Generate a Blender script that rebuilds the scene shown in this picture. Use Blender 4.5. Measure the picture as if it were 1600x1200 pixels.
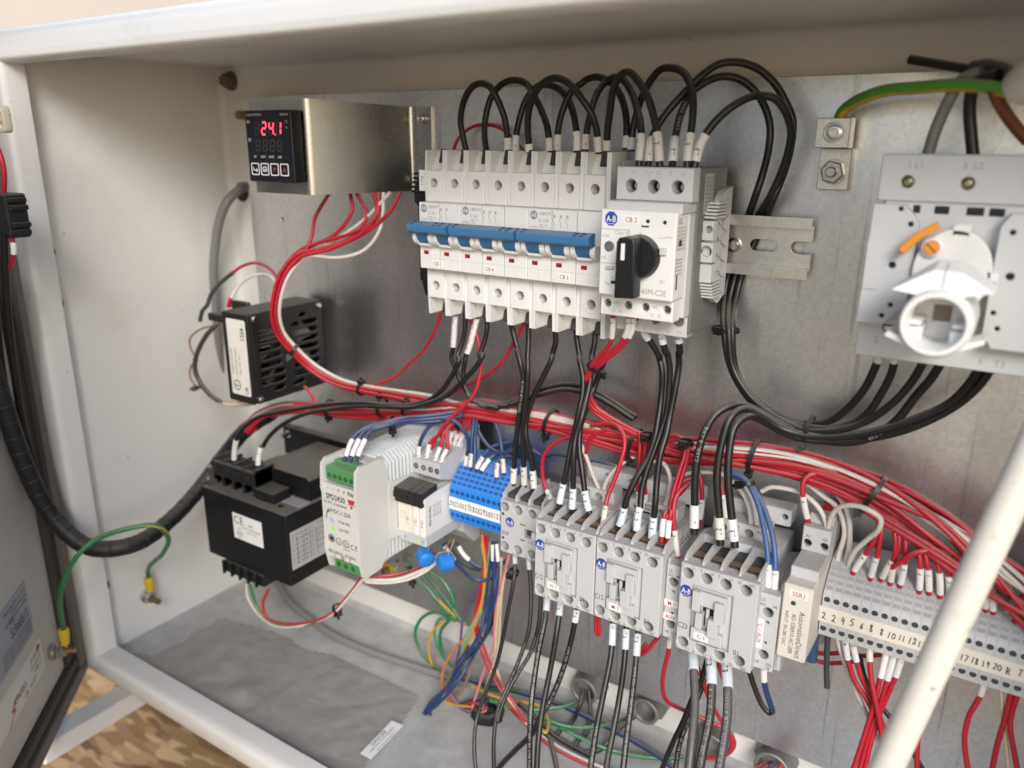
import bpy, bmesh, math, random
from mathutils import Vector, Matrix
random.seed(7)
for o in list(bpy.data.objects):
    bpy.data.objects.remove(o)
scene = bpy.context.scene
COL = scene.collection

# ------------------------------------------------------------------ camera
# place coordinates in millimetres: x right, z up, d = distance out of the mounting panel
AX = (0.83641733, 0.16351016, -0.52313523)      # x axis seen by the camera (right, down, forward)
AZ = (0.00580737, -0.95705447, -0.28984999)
AD = (-0.54806233, 0.23939751, -0.80144651)
CX, CZ, CD = 360.86, 62.2, 485.3
FPX = 1247.77


def V(x, z, d):
    return Vector((x, -d, z)) * 0.001


cam_data = bpy.data.cameras.new('camera')
cam = bpy.data.objects.new('camera', cam_data)
COL.objects.link(cam)
right = Vector((AX[0], -AD[0], AZ[0]))
down = Vector((AX[1], -AD[1], AZ[1]))
fwd = Vector((AX[2], -AD[2], AZ[2]))
m = Matrix((right, -down, -fwd)).transposed().to_4x4()
m.translation = V(CX, CZ, CD)
cam.matrix_world = m
cam_data.sensor_width = 36.0
cam_data.lens = FPX / 1600 * 36.0
cam_data.clip_start = 0.01
cam_data.clip_end = 200
cam_data.dof.use_dof = True
cam_data.dof.focus_distance = 0.50
cam_data.dof.aperture_fstop = 5.2
scene.camera = cam

# ------------------------------------------------------------------ daylight
SUN_EL, SUN_AZ = math.radians(38), math.radians(0)
sun_from = Vector((0.50, -0.70, 0.50)).normalized()      # towards the sun
world = bpy.data.worlds.new('World')
scene.world = world
world.use_nodes = True
nt = world.node_tree
bg = nt.nodes['Background']
sky = nt.nodes.new('ShaderNodeTexSky')
sky.sky_type = 'NISHITA'
sky.sun_disc = False
sky.sun_elevation = math.asin(sun_from.z)
sky.sun_rotation = math.atan2(sun_from.x, sun_from.y)
sky.dust_density = 1.0
sky.air_density = 1.0
nt.links.new(sky.outputs[0], bg.inputs[0])
bg.inputs[1].default_value = 0.11
sun_data = bpy.data.lights.new('sun', 'SUN')
sun_data.energy = 1.3
sun_data.angle = math.radians(24)
sun_data.color = (1.0, 0.98, 0.945)
sun = bpy.data.objects.new('sun', sun_data)
COL.objects.link(sun)
sun.rotation_euler = sun_from.to_track_quat('Z', 'Y').to_euler()
vs = scene.view_settings
vs.view_transform = 'Standard'
vs.look = 'None'
vs.exposure = 1.02
vs.gamma = 1.0
vs.use_curve_mapping = False
scene.cycles.max_bounces = 8
scene.cycles.use_denoising = True

# ------------------------------------------------------------------ picture point -> place point
CROPS = {'f': (0, 0, 1), 'c2': (330, 90, 4), 'c3': (620, 80, 4.615), 'c4': (900, 80, 4.2105), 'c5': (620, 300, 4.615),
         'c6': (900, 300, 4.2105), 'c7': (1250, 80, 4.5714), 'c8': (1250, 330, 4.5714), 'b1': (0, 350, 3.4286),
         'b2': (280, 400, 4.614), 'b3': (300, 640, 4), 'b4': (480, 640, 4.2844), 'b5': (740, 700, 4),
         'b6': (1000, 740, 3.528), 'b7': (1250, 840, 4), 'b8': (0, 860, 3.53), 'a1': (120, 900, 2.963),
         'a2': (600, 840, 3.3333), 'a3': (820, 940, 3.636), 'a4': (1180, 1000, 3.81), 'a5': (380, 540, 3.81),
         'a6': (740, 540, 3.81), 'a7': (1060, 540, 2.963), 'a8': (1200, 680, 4), 'a0': (0, 0, 3)}


def ray(px, py):
    r = ((px - 800) / FPX, (py - 600) / FPX, 1.0)
    return (sum(a * b for a, b in zip(r, AX)), sum(a * b for a, b in zip(r, AZ)), sum(a * b for a, b in zip(r, AD)))


def at(px, py, d, crop='f'):
    ox, oy, s = CROPS[crop]
    r = ray(ox + px / s, oy + py / s)
    t = (d - CD) / r[2]
    return (CX + r[0] * t, CZ + r[1] * t, d)


def at_x(px, py, x, crop='f'):
    ox, oy, s = CROPS[crop]
    r = ray(ox + px / s, oy + py / s)
    t = (x - CX) / r[0]
    return (x, CZ + r[1] * t, CD + r[2] * t)


def at_z(px, py, z, crop='f'):
    ox, oy, s = CROPS[crop]
    r = ray(ox + px / s, oy + py / s)
    t = (z - CZ) / r[1]
    return (CX + r[0] * t, z, CD + r[2] * t)


# ------------------------------------------------------------------ materials
MATS = {}


def mat(name, col, rough=0.5, metal=0.0, var=0.06, vscale=120, bump=0.0, bscale=900, dust=0.0, spec=0.5, rvar=0.1,
        trans=0.0, emit=None, coat=0.0, col2=None, c2scale=30, c2lo=0.5, c2hi=0.7, ior=1.45, alpha=1.0, specks=0.0):
    if name in MATS:
        return MATS[name]
    mt = bpy.data.materials.new(name)
    mt.use_nodes = True
    n, l = mt.node_tree.nodes, mt.node_tree.links
    b = n['Principled BSDF']
    b.inputs['Metallic'].default_value = metal
    b.inputs['Specular IOR Level'].default_value = spec
    b.inputs['Transmission Weight'].default_value = trans
    b.inputs['Coat Weight'].default_value = coat
    b.inputs['IOR'].default_value = ior
    b.inputs['Alpha'].default_value = alpha
    tc = n.new('ShaderNodeTexCoord')
    nz = n.new('ShaderNodeTexNoise')
    nz.inputs['Scale'].default_value = vscale
    nz.inputs['Detail'].default_value = 6
    nz.inputs['Roughness'].default_value = 0.65
    l.new(tc.outputs['Object'], nz.inputs['Vector'])
    mix = n.new('ShaderNodeMix')
    mix.data_type = 'RGBA'
    mix.blend_type = 'MIX'
    c = (*col, 1)
    lo = tuple(max(0, x * (1 - var * 2)) for x in col) + (1,)
    hi = tuple(min(1, x * (1 + var * 1.2)) for x in col) + (1,)
    mix.inputs[6].default_value = lo
    mix.inputs[7].default_value = hi
    l.new(nz.outputs['Fac'], mix.inputs[0])
    last = mix.outputs[2]
    if col2:
        n2 = n.new('ShaderNodeTexNoise')
        n2.inputs['Scale'].default_value = c2scale
        n2.inputs['Detail'].default_value = 8
        n2.inputs['Roughness'].default_value = 0.7
        l.new(tc.outputs['Object'], n2.inputs['Vector'])
        mr = n.new('ShaderNodeMapRange')
        mr.inputs[1].default_value = c2lo
        mr.inputs[2].default_value = c2hi
        l.new(n2.outputs['Fac'], mr.inputs[0])
        m2 = n.new('ShaderNodeMix')
        m2.data_type = 'RGBA'
        l.new(mr.outputs[0], m2.inputs[0])
        l.new(last, m2.inputs[6])
        m2.inputs[7].default_value = (*col2, 1)
        last = m2.outputs[2]
    if dust > 0:                       # settled dust on upward faces
        geo = n.new('ShaderNodeNewGeometry')
        sep = n.new('ShaderNodeSeparateXYZ')
        l.new(geo.outputs['Normal'], sep.inputs[0])
        mr = n.new('ShaderNodeMapRange')
        mr.inputs[1].default_value = 0.35
        mr.inputs[2].default_value = 0.95
        mr.inputs[3].default_value = 0.0
        mr.inputs[4].default_value = dust
        l.new(sep.outputs['Z'], mr.inputs[0])
        n3 = n.new('ShaderNodeTexNoise')
        n3.inputs['Scale'].default_value = 420
        n3.inputs['Detail'].default_value = 8
        n3.inputs['Roughness'].default_value = 0.75
        l.new(tc.outputs['Object'], n3.inputs['Vector'])
        mm = n.new('ShaderNodeMath')
        mm.operation = 'MULTIPLY'
        l.new(mr.outputs[0], mm.inputs[0])
        mr3 = n.new('ShaderNodeMapRange')
        mr3.inputs[1].default_value = 0.1
        mr3.inputs[2].default_value = 0.6
        l.new(n3.outputs['Fac'], mr3.inputs[0])
        l.new(mr3.outputs[0], mm.inputs[1])
        m3 = n.new('ShaderNodeMix')
        m3.data_type = 'RGBA'
        l.new(mm.outputs[0], m3.inputs[0])
        l.new(last, m3.inputs[6])
        m3.inputs[7].default_value = (0.34, 0.31, 0.27, 1)
        last = m3.outputs[2]
    if specks:                         # small chips and fly specks
        n5 = n.new('ShaderNodeTexNoise')
        n5.inputs['Scale'].default_value = 150
        n5.inputs['Detail'].default_value = 3
        l.new(tc.outputs['Object'], n5.inputs['Vector'])
        mr5 = n.new('ShaderNodeMapRange')
        mr5.inputs[1].default_value = 0.735
        mr5.inputs[2].default_value = 0.775
        mr5.inputs[4].default_value = specks
        l.new(n5.outputs['Fac'], mr5.inputs[0])
        m5 = n.new('ShaderNodeMix')
        m5.data_type = 'RGBA'
        l.new(mr5.outputs[0], m5.inputs[0])
        l.new(last, m5.inputs[6])
        m5.inputs[7].default_value = (0.16, 0.12, 0.09, 1)
        last = m5.outputs[2]
    l.new(last, b.inputs['Base Color'])
    mr = n.new('ShaderNodeMapRange')
    mr.inputs[3].default_value = max(0.02, rough - rvar)
    mr.inputs[4].default_value = min(1, rough + rvar)
    l.new(nz.outputs['Fac'], mr.inputs[0])
    l.new(mr.outputs[0], b.inputs['Roughness'])
    if bump > 0:
        nb = n.new('ShaderNodeTexNoise')
        nb.inputs['Scale'].default_value = bscale
        nb.inputs['Detail'].default_value = 4
        l.new(tc.outputs['Object'], nb.inputs['Vector'])
        bp = n.new('ShaderNodeBump')
        bp.inputs['Strength'].default_value = bump
        bp.inputs['Distance'].default_value = 0.0006
        l.new(nb.outputs['Fac'], bp.inputs['Height'])
        l.new(bp.outputs['Normal'], b.inputs['Normal'])
    if emit:
        b.inputs['Emission Color'].default_value = (*emit[0], 1)
        b.inputs['Emission Strength'].default_value = emit[1]
    MATS[name] = mt
    return mt


def galvanised(name, tint=(0.62, 0.60, 0.57), rough=0.34, scale=1.0, passivate=0.0, brushed=(1, 1, 1), con=1.0):
    """zinc-coated steel: fine crystals, smears, scratches"""
    mt = bpy.data.materials.new(name)
    mt.use_nodes = True
    n, l = mt.node_tree.nodes, mt.node_tree.links
    b = n['Principled BSDF']
    b.inputs['Metallic'].default_value = 1.0
    tc = n.new('ShaderNodeTexCoord')
    mp = n.new('ShaderNodeMapping')
    mp.inputs['Scale'].default_value = brushed
    l.new(tc.outputs['Object'], mp.inputs['Vector'])
    vo = n.new('ShaderNodeTexVoronoi')
    vo.inputs['Scale'].default_value = 420 * scale
    l.new(mp.outputs[0], vo.inputs['Vector'])
    nz = n.new('ShaderNodeTexNoise')
    nz.inputs['Scale'].default_value = 700 * scale
    nz.inputs['Detail'].default_value = 8
    nz.inputs['Roughness'].default_value = 0.8
    l.new(mp.outputs[0], nz.inputs['Vector'])
    sm = n.new('ShaderNodeTexNoise')
    sm.inputs['Scale'].default_value = 9 * scale
    sm.inputs['Detail'].default_value = 6
    sm.inputs['Distortion'].default_value = 0.6
    mps = n.new('ShaderNodeMapping')
    mps.inputs['Scale'].default_value = (1.6, 1, 0.35)
    l.new(tc.outputs['Object'], mps.inputs['Vector'])
    l.new(mps.outputs[0], sm.inputs['Vector'])
    cr = n.new('ShaderNodeMix')
    cr.data_type = 'RGBA'
    cr.inputs[6].default_value = tuple(c * (1 - 0.28 * con) for c in tint) + (1,)
    cr.inputs[7].default_value = tuple(min(1, c * (1 + 0.22 * con)) for c in tint) + (1,)
    add = n.new('ShaderNodeMath')
    add.operation = 'MULTIPLY_ADD'
    add.inputs[1].default_value = 0.45
    l.new(vo.outputs['Color'], add.inputs[0])
    mlt = n.new('ShaderNodeMath')
    mlt.operation = 'MULTIPLY'
    mlt.inputs[1].default_value = 0.6
    l.new(nz.outputs['Fac'], mlt.inputs[0])
    l.new(mlt.outputs[0], add.inputs[2])
    l.new(add.outputs[0], cr.inputs[0])
    sc = n.new('ShaderNodeTexNoise')          # long fine scratches
    sc.inputs['Scale'].default_value = 240
    sc.inputs['Detail'].default_value = 3
    mp2 = n.new('ShaderNodeMapping')
    mp2.inputs['Rotation'].default_value = (0, 0.5, 0)
    mp2.inputs['Scale'].default_value = (1, 1, 0.04)
    l.new(tc.outputs['Object'], mp2.inputs['Vector'])
    l.new(mp2.outputs[0], sc.inputs['Vector'])
    sr = n.new('ShaderNodeMapRange')
    sr.inputs[1].default_value = 0.62
    sr.inputs[2].default_value = 0.74
    sr.inputs[3].default_value = 1.0
    sr.inputs[4].default_value = 0.72
    l.new(sc.outputs['Fac'], sr.inputs[0])
    sr2 = n.new('ShaderNodeMapRange')         # smears
    sr2.inputs[1].default_value = 0.3
    sr2.inputs[2].default_value = 0.7
    sr2.inputs[3].default_value = 0.8
    sr2.inputs[4].default_value = 1.1
    l.new(sm.outputs['Fac'], sr2.inputs[0])
    mu = n.new('ShaderNodeMath')
    mu.operation = 'MULTIPLY'
    l.new(sr.outputs[0], mu.inputs[0])
    l.new(sr2.outputs[0], mu.inputs[1])
    mc = n.new('ShaderNodeMix')
    mc.data_type = 'RGBA'
    mc.blend_type = 'MULTIPLY'
    mc.inputs[0].default_value = 1.0
    l.new(cr.outputs[2], mc.inputs[6])
    l.new(mu.outputs[0], mc.inputs[7])
    last = mc.outputs[2]
    if passivate > 0:
        m2 = n.new('ShaderNodeMix')
        m2.data_type = 'RGBA'
        mr = n.new('ShaderNodeMapRange')
        mr.inputs[1].default_value = 0.45
        mr.inputs[2].default_value = 0.72
        mr.inputs[4].default_value = passivate
        l.new(sm.outputs['Fac'], mr.inputs[0])
        l.new(mr.outputs[0], m2.inputs[0])
        l.new(last, m2.inputs[6])
        m2.inputs[7].default_value = (0.62, 0.53, 0.30, 1)
        last = m2.outputs[2]
    l.new(last, b.inputs['Base Color'])
    mr = n.new('ShaderNodeMapRange')
    mr.inputs[3].default_value = rough - 0.1
    mr.inputs[4].default_value = rough + 0.16
    l.new(sm.outputs['Fac'], mr.inputs[0])
    ra = n.new('ShaderNodeMath')
    ra.operation = 'MULTIPLY_ADD'
    ra.inputs[1].default_value = 0.12
    l.new(nz.outputs['Fac'], ra.inputs[0])
    l.new(mr.outputs[0], ra.inputs[2])
    l.new(ra.outputs[0], b.inputs['Roughness'])
    bp = n.new('ShaderNodeBump')
    bp.inputs['Strength'].default_value = 0.12
    bp.inputs['Distance'].default_value = 0.0003
    l.new(nz.outputs['Fac'], bp.inputs['Height'])
    l.new(bp.outputs['Normal'], b.inputs['Normal'])
    MATS[name] = mt
    return mt


# ------------------------------------------------------------------ mesh builder (x, z, d in mm)
def _clean(me, angle=35):
    bm = bmesh.new()
    bm.from_mesh(me)
    bmesh.ops.recalc_face_normals(bm, faces=bm.faces)
    bm.to_mesh(me)
    bm.free()
    if angle:
        me.shade_smooth()
        me.set_sharp_from_angle(angle=math.radians(angle))


FONT_CACHE = {}


def glyphs(s, bold=0.0):
    k = (s, bold)
    if k in FONT_CACHE:
        return FONT_CACHE[k]
    cu = bpy.data.curves.new('t', 'FONT')
    cu.body = s
    cu.size = 1 / 0.69
    cu.resolution_u = 2
    cu.offset = bold
    ob = bpy.data.objects.new('t', cu)
    me = bpy.data.meshes.new_from_object(ob)
    vs_ = [(v.co.x, v.co.y) for v in me.vertices]
    fs_ = [tuple(p.vertices) for p in me.polygons]
    bpy.data.objects.remove(ob)
    bpy.data.curves.remove(cu)
    bpy.data.meshes.remove(me)
    if vs_:
        x0 = min(v[0] for v in vs_)
        vs_ = [(v[0] - x0, v[1]) for v in vs_]
        w = max(v[0] for v in vs_)
    else:
        w = 0
    FONT_CACHE[k] = (vs_, fs_, w)
    return FONT_CACHE[k]


class MB:
    def __init__(s):
        s.v, s.f = [], []

    def add(s, vs_, fs_):
        o = len(s.v)
        s.v += vs_
        s.f += [tuple(i + o for i in f) for f in fs_]
        return s

    def box(s, x0, x1, z0, z1, d0, d1, c=0.3):
        x0, x1 = min(x0, x1), max(x0, x1)
        z0, z1 = min(z0, z1), max(z0, z1)
        d0, d1 = min(d0, d1), max(d0, d1)
        c = min(c, (x1 - x0) * .45, (z1 - z0) * .45, (d1 - d0) * .45)
        if c <= 0:
            vs_ = [(x, z, d) for x in (x0, x1) for z in (z0, z1) for d in (d0, d1)]
            return s.add(vs_, [(0, 1, 3, 2), (4, 6, 7, 5), (0, 4, 5, 1), (2, 3, 7, 6), (0, 2, 6, 4), (1, 5, 7, 3)])
        vs_, ix = [], {}
        lo, hi = (x0, z0, d0), (x1, z1, d1)
        for i in (0, 1):
            for j in (0, 1):
                for k in (0, 1):
                    cor = (i, j, k)
                    for a in range(3):
                        p = []
                        for b in range(3):
                            e = hi[b] if cor[b] else lo[b]
                            if b != a:
                                e += -c if cor[b] else c
                            p.append(e)
                        ix[(cor, a)] = len(vs_)
                        vs_.append(tuple(p))
        fs_ = []
        for a in range(3):
            b1, b2 = (a + 1) % 3, (a + 2) % 3
            for sgn in (0, 1):
                q = []
                for (u, w) in ((0, 0), (1, 0), (1, 1), (0, 1)):
                    cor = [0, 0, 0]
                    cor[a], cor[b1], cor[b2] = sgn, u, w
                    q.append(ix[(tuple(cor), a)])
                fs_.append(tuple(q))
        for a in range(3):                      # edge along axis a
            b1, b2 = (a + 1) % 3, (a + 2) % 3
            for u in (0, 1):
                for w in (0, 1):
                    c0, c1 = [0] * 3, [0] * 3
                    c0[a], c1[a] = 0, 1
                    c0[b1] = c1[b1] = u
                    c0[b2] = c1[b2] = w
                    fs_.append((ix[(tuple(c0), b1)], ix[(tuple(c1), b1)], ix[(tuple(c1), b2)], ix[(tuple(c0), b2)]))
        for i in (0, 1):
            for j in (0, 1):
                for k in (0, 1):
                    fs_.append(tuple(ix[((i, j, k), a)] for a in range(3)))
        return s.add(vs_, fs_)

    def prism(s, poly, axis, a0, a1):
        """extrude a 2D polygon: axis 'x' poly=(d,z), 'd' poly=(x,z), 'z' poly=(x,d)"""
        n = len(poly)

        def mk(p, a):
            return {'x': (a, p[1], p[0]), 'd': (p[0], p[1], a), 'z': (p[0], a, p[1])}[axis]
        vs_ = [mk(p, a0) for p in poly] + [mk(p, a1) for p in poly]
        fs_ = [tuple(range(n - 1, -1, -1)), tuple(range(n, 2 * n))]
        fs_ += [(i, (i + 1) % n, n + (i + 1) % n, n + i) for i in range(n)]
        return s.add(vs_, fs_)

    def hexa(s, a, b):
        """two quads of (x,z,d) corners joined to a solid"""
        vs_ = list(a) + list(b)
        return s.add(vs_, [(3, 2, 1, 0), (4, 5, 6, 7), (0, 1, 5, 4), (1, 2, 6, 5), (2, 3, 7, 6), (3, 0, 4, 7)])

    def cyl(s, p0, p1, r0, r1=None, seg=20, caps=True, ph=0.0):
        return s.lathe(p0, p1, [(0, r0), (1, r0 if r1 is None else r1)], seg, caps, ph)

    def lathe(s, p0, p1, prof, seg=20, caps=True, ph=0.0, absolute=False):
        """prof: (t along p0->p1, radius)"""
        p0, p1 = Vector(p0), Vector(p1)
        ax = p1 - p0
        L = ax.length
        ax.normalize()
        u = ax.orthogonal().normalized()
        if abs(ax.y) < 0.9:
            u = Vector((0, 1, 0)) - ax * ax.y
            u.normalize()
        w = ax.cross(u)
        vs_, fs_ = [], []
        for (t, r) in prof:
            c = p0 + ax * (t if absolute else t * L)
            for i in range(seg):
                a = 2 * math.pi * i / seg + ph
                vs_.append(tuple(c + u * (math.cos(a) * r) + w * (math.sin(a) * r)))
        for k in range(len(prof) - 1):
            for i in range(seg):
                j = (i + 1) % seg
                fs_.append((k * seg + i, k * seg + j, (k + 1) * seg + j, (k + 1) * seg + i))
        if caps:
            fs_.append(tuple(range(seg - 1, -1, -1)))
            fs_.append(tuple((len(prof) - 1) * seg + i for i in range(seg)))
        return s.add(vs_, fs_)

    def plate(s, outer, holes, d0, d1, bev=0.25, axis='d', res=0):
        """solid sheet with through holes. holes: (cx,cz,r) round, (cx,cz,hw,hh) rectangular or a list of points"""
        cu = bpy.data.curves.new('p', 'CURVE')
        cu.dimensions = '2D'
        cu.fill_mode = 'BOTH'
        bev = min(bev, abs(d1 - d0) * .45)
        cu.extrude = abs(d1 - d0) / 2 - bev
        cu.bevel_depth = bev
        cu.bevel_resolution = res
        cu.offset = -bev
        loops = [outer]
        for h in holes:
            if isinstance(h, list):
                loops.append(h)
            elif len(h) == 3:
                k = 20
                loops.append([(h[0] + h[2] * math.cos(2 * math.pi * i / k), h[1] + h[2] * math.sin(2 * math.pi * i / k)) for i in range(k)])
            else:
                loops.append([(h[0] - h[2], h[1] - h[3]), (h[0] + h[2], h[1] - h[3]), (h[0] + h[2], h[1] + h[3]), (h[0] - h[2], h[1] + h[3])])
        for lp in loops:
            sp = cu.splines.new('POLY')
            sp.points.add(len(lp) - 1)
            for q, p in zip(sp.points, lp):
                q.co = (p[0], p[1], 0, 1)
            sp.use_cyclic_u = True
        ob = bpy.data.objects.new('p', cu)
        me = bpy.data.meshes.new_from_object(ob)
        mid = (d0 + d1) / 2
        if axis == 'd':
            vs_ = [(v.co.x, v.co.y, mid + v.co.z) for v in me.vertices]
        elif axis == 'x':                       # outer given as (d, z)
            vs_ = [(mid + v.co.z, v.co.y, v.co.x) for v in me.vertices]
        else:                                   # 'z': outer given as (x, d)
            vs_ = [(v.co.x, mid + v.co.z, v.co.y) for v in me.vertices]
        fs_ = [tuple(p.vertices) for p in me.polygons]
        bpy.data.objects.remove(ob)
        bpy.data.curves.remove(cu)
        bpy.data.meshes.remove(me)
        return s.add(vs_, fs_)

    def text(s, body, h, org, face='d', align='C', stretch=1.0, rot=0.0, bold=0.0, lift=0.06):
        """flat lettering; org=(x,z,d) of the baseline anchor"""
        vs_, fs_, w = glyphs(body, bold)
        if not vs_:
            return s
        off = {'L': 0, 'C': -w / 2, 'R': -w}[align]
        ca, sa = math.cos(rot), math.sin(rot)
        out = []
        for (a, b) in vs_:
            a, b = (a + off) * h * stretch, (b - (0.5 if align == 'C' else 0)) * h
            a, b = a * ca - b * sa, a * sa + b * ca
            if face == 'd':
                out.append((org[0] + a, org[1] + b, org[2] + lift))
            elif face == 'x':
                out.append((org[0] + lift, org[1] + b, org[2] - a))
            elif face == '-x':
                out.append((org[0] - lift, org[1] + b, org[2] + a))
            elif face == 'z':
                out.append((org[0] + a, org[1] + lift, org[2] - b))
            else:                              # custom axes
                u, v_, nn = face
                out.append(tuple(org[i] + u[i] * a + v_[i] * b + nn[i] * lift for i in range(3)))
        return s.add(out, fs_)

    def strokes(s, lines, w, org, sx=1, sz=1, lift=0.06):
        """flat pen strokes on a front face; lines in unit box"""
        for ln in lines:
            for (a, b) in zip(ln[:-1], ln[1:]):
                ax, az, bx, bz = a[0] * sx, a[1] * sz, b[0] * sx, b[1] * sz
                L = math.hypot(bx - ax, bz - az) or 1
                ex, ez = (bx - ax) / L * w * .4, (bz - az) / L * w * .4
                nx, nz_ = -(bz - az) / L * w / 2, (bx - ax) / L * w / 2
                q = [(ax - ex + nx, az - ez + nz_), (ax - ex - nx, az - ez - nz_), (bx + ex - nx, bz + ez - nz_), (bx + ex + nx, bz + ez + nz_)]
                lift += 0.0015
                s.add([(org[0] + p[0], org[1] + p[1], org[2] + lift) for p in q], [(0, 1, 2, 3)])
        return s

    def islands(s):
        par = list(range(len(s.v)))

        def find(i):
            while par[i] != i:
                par[i] = par[par[i]]
                i = par[i]
            return i
        for f in s.f:
            for i in f[1:]:
                par[find(i)] = find(f[0])
        groups = {}
        for f in s.f:
            groups.setdefault(find(f[0]), []).append(f)
        out = []
        for fs_ in groups.values():
            ids = sorted({i for f in fs_ for i in f})
            mp = {i: k for k, i in enumerate(ids)}
            m_ = MB()
            m_.v = [s.v[i] for i in ids]
            m_.f = [tuple(mp[i] for i in f) for f in fs_]
            out.append(m_)
        return out

    def mesh(s, name, origin=(0, 0, 0), angle=35):
        me = bpy.data.meshes.new(name)
        ox, oz, od = origin
        me.from_pydata([V(a - ox, b - oz, c - od) for (a, b, c) in s.v], [], s.f)
        _clean(me, angle)
        return me


def circle(cx, cz, r, k=24, a0=0.0):
    return [(cx + r * math.cos(a0 + 2 * math.pi * i / k), cz + r * math.sin(a0 + 2 * math.pi * i / k)) for i in range(k)]


def rrect(x0, x1, z0, z1, r, k=4):
    out = []
    for (cx, cz, a) in ((x1 - r, z1 - r, 0), (x0 + r, z1 - r, 90), (x0 + r, z0 + r, 180), (x1 - r, z0 + r, 270)):
        for i in range(k + 1):
            t = math.radians(a + 90 * i / k)
            out.append((cx + r * math.cos(t), cz + r * math.sin(t)))
    return out


def rect(x0, x1, z0, z1):
    return [(x0, z0), (x1, z0), (x1, z1), (x0, z1)]


class Thing:
    """an Empty at the thing's base that parents its parts"""
    def __init__(s, name, label, cat, base, group=None):
        s.o = bpy.data.objects.new(name, None)
        s.o.empty_display_size = 0.01
        COL.objects.link(s.o)
        s.o.location = V(*base)
        s.base = base
        s.o['label'] = label
        s.o['category'] = cat
        if group:
            s.o['group'] = group

    SPLIT = {'terminal_opening', 'gripping_ribs', 'terminal_screw', 'tie_bar_slot', 'sight_hole', 'heat_fins', 'fan_blades', 'toggle_cheek', 'terminal_well',
             'connector_screw', 'lead', 'lattice_rib', 'grip_ridge', 'lower_wing', 'lips', 'lower_screw', 'screw_block', 'terminal_strip'}
    ONE = {'gripping_ribs': 'gripping_rib', 'heat_fins': 'heat_fin', 'fan_blades': 'fan_blade', 'lips': 'lip'}

    def part(s, name, mb, material, parent=None, label=None, angle=35):
        if name in s.SPLIT:
            got = None
            for m_ in mb.islands():
                o_ = s._part(s.ONE.get(name, name), m_, material, parent, label, angle)
                got = got or o_
            return got
        return s._part(name, mb, material, parent, label, angle)

    def _part(s, name, mb, material, parent=None, label=None, angle=35):
        me = mb.mesh(name, s.base, angle)
        me.materials.append(material)
        ob = bpy.data.objects.new(name, me)
        COL.objects.link(ob)
        ob.parent = parent or s.o
        if label:
            ob['label'] = label
        return ob


def single(name, mb, material, label=None, cat=None, base=(0, 0, 0), group=None, kind=None, angle=35):
    me = mb.mesh(name, base, angle)
    me.materials.append(material)
    ob = bpy.data.objects.new(name, me)
    COL.objects.link(ob)
    ob.location = V(*base)
    if label:
        ob['label'] = label
    if cat:
        ob['category'] = cat
    if group:
        ob['group'] = group
    if kind:
        ob['kind'] = kind
    return ob


def copy_thing(root, dx, dz, dd, label=None):
    r = root.copy()
    COL.objects.link(r)
    r.location = root.location + V(dx, dz, dd)
    if label:
        r['label'] = label
    for ch in list(root.children):
        c = ch.copy()
        COL.objects.link(c)
        c.parent = r
        for g in list(ch.children):
            e = g.copy()
            COL.objects.link(e)
            e.parent = c
    return r

# ------------------------------------------------------------------ shared materials
PAINT = mat('enclosure_paint', (0.71, 0.69, 0.66), 0.36, var=0.03, vscale=25, bump=0.38, bscale=520, rvar=0.06, col2=(0.58, 0.52, 0.44), c2scale=14, c2lo=0.55, c2hi=0.95, specks=0.5)
PAINT_FLOOR = mat('enclosure_floor_paint', (0.47, 0.46, 0.455), 0.45, var=0.08, vscale=60, bump=0.25, bscale=500, col2=(0.33, 0.32, 0.31), c2scale=38, c2lo=0.42, c2hi=0.7, specks=0.7)
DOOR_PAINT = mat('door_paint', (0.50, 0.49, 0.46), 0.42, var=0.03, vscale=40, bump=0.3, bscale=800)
PANEL = galvanised('galvanised_panel', (0.76, 0.762, 0.765), 0.26, 1.0, 0.0, (1, 1, 1), 0.8)
ZINC = galvanised('zinc_rail', (0.74, 0.725, 0.69), 0.24, 0.8, 0.22, (1, 1, 1), 0.6)
STEEL = mat('bright_steel', (0.62, 0.60, 0.57), 0.25, 1.0, var=0.12, vscale=400, bump=0.05)
BRACKET = galvanised('bracket_steel', (0.50, 0.495, 0.49), 0.19, 0.7, 0.15, (1, 1, 1), 0.25)
BRASS = mat('dull_brass', (0.34, 0.22, 0.11), 0.45, 0.9, var=0.2, vscale=500)
RUST = mat('rusty_bolt', (0.24, 0.18, 0.14), 0.5, 0.8, var=0.2, vscale=500)
WHITE_P = mat('white_plastic', (0.74, 0.73, 0.71), 0.42, dust=0.45, var=0.025, vscale=200)
CREAM_P = mat('cream_plastic', (0.70, 0.66, 0.58), 0.45, dust=0.5, var=0.03, vscale=200)
GREY_P = mat('light_grey_plastic', (0.53, 0.53, 0.53), 0.48, dust=0.8, var=0.03, vscale=200)
MID_P = mat('mid_grey_plastic', (0.33, 0.345, 0.365), 0.5, dust=0.7, var=0.05, vscale=200)
BLACK_P = mat('black_plastic', (0.011, 0.011, 0.012), 0.42, dust=0.28, var=0.2, vscale=200)
DARK = mat('dark_hollow', (0.012, 0.012, 0.012), 0.7)
BLUE_H = mat('blue_handle', (0.045, 0.165, 0.33), 0.42, dust=0.35, var=0.05)
BLUE_T = mat('blue_terminal_plastic', (0.02, 0.22, 0.68), 0.4, dust=0.3, var=0.05)
RED_W = mat('red_window', (0.34, 0.02, 0.025), 0.35)
INK = mat('black_ink', (0.018, 0.018, 0.02), 0.6)
GREY_INK = mat('grey_ink', (0.28, 0.29, 0.30), 0.6)
PALE_INK = mat('pale_ink', (0.40, 0.41, 0.43), 0.6)
RED_INK = mat('red_ink', (0.42, 0.045, 0.035), 0.6)
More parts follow.
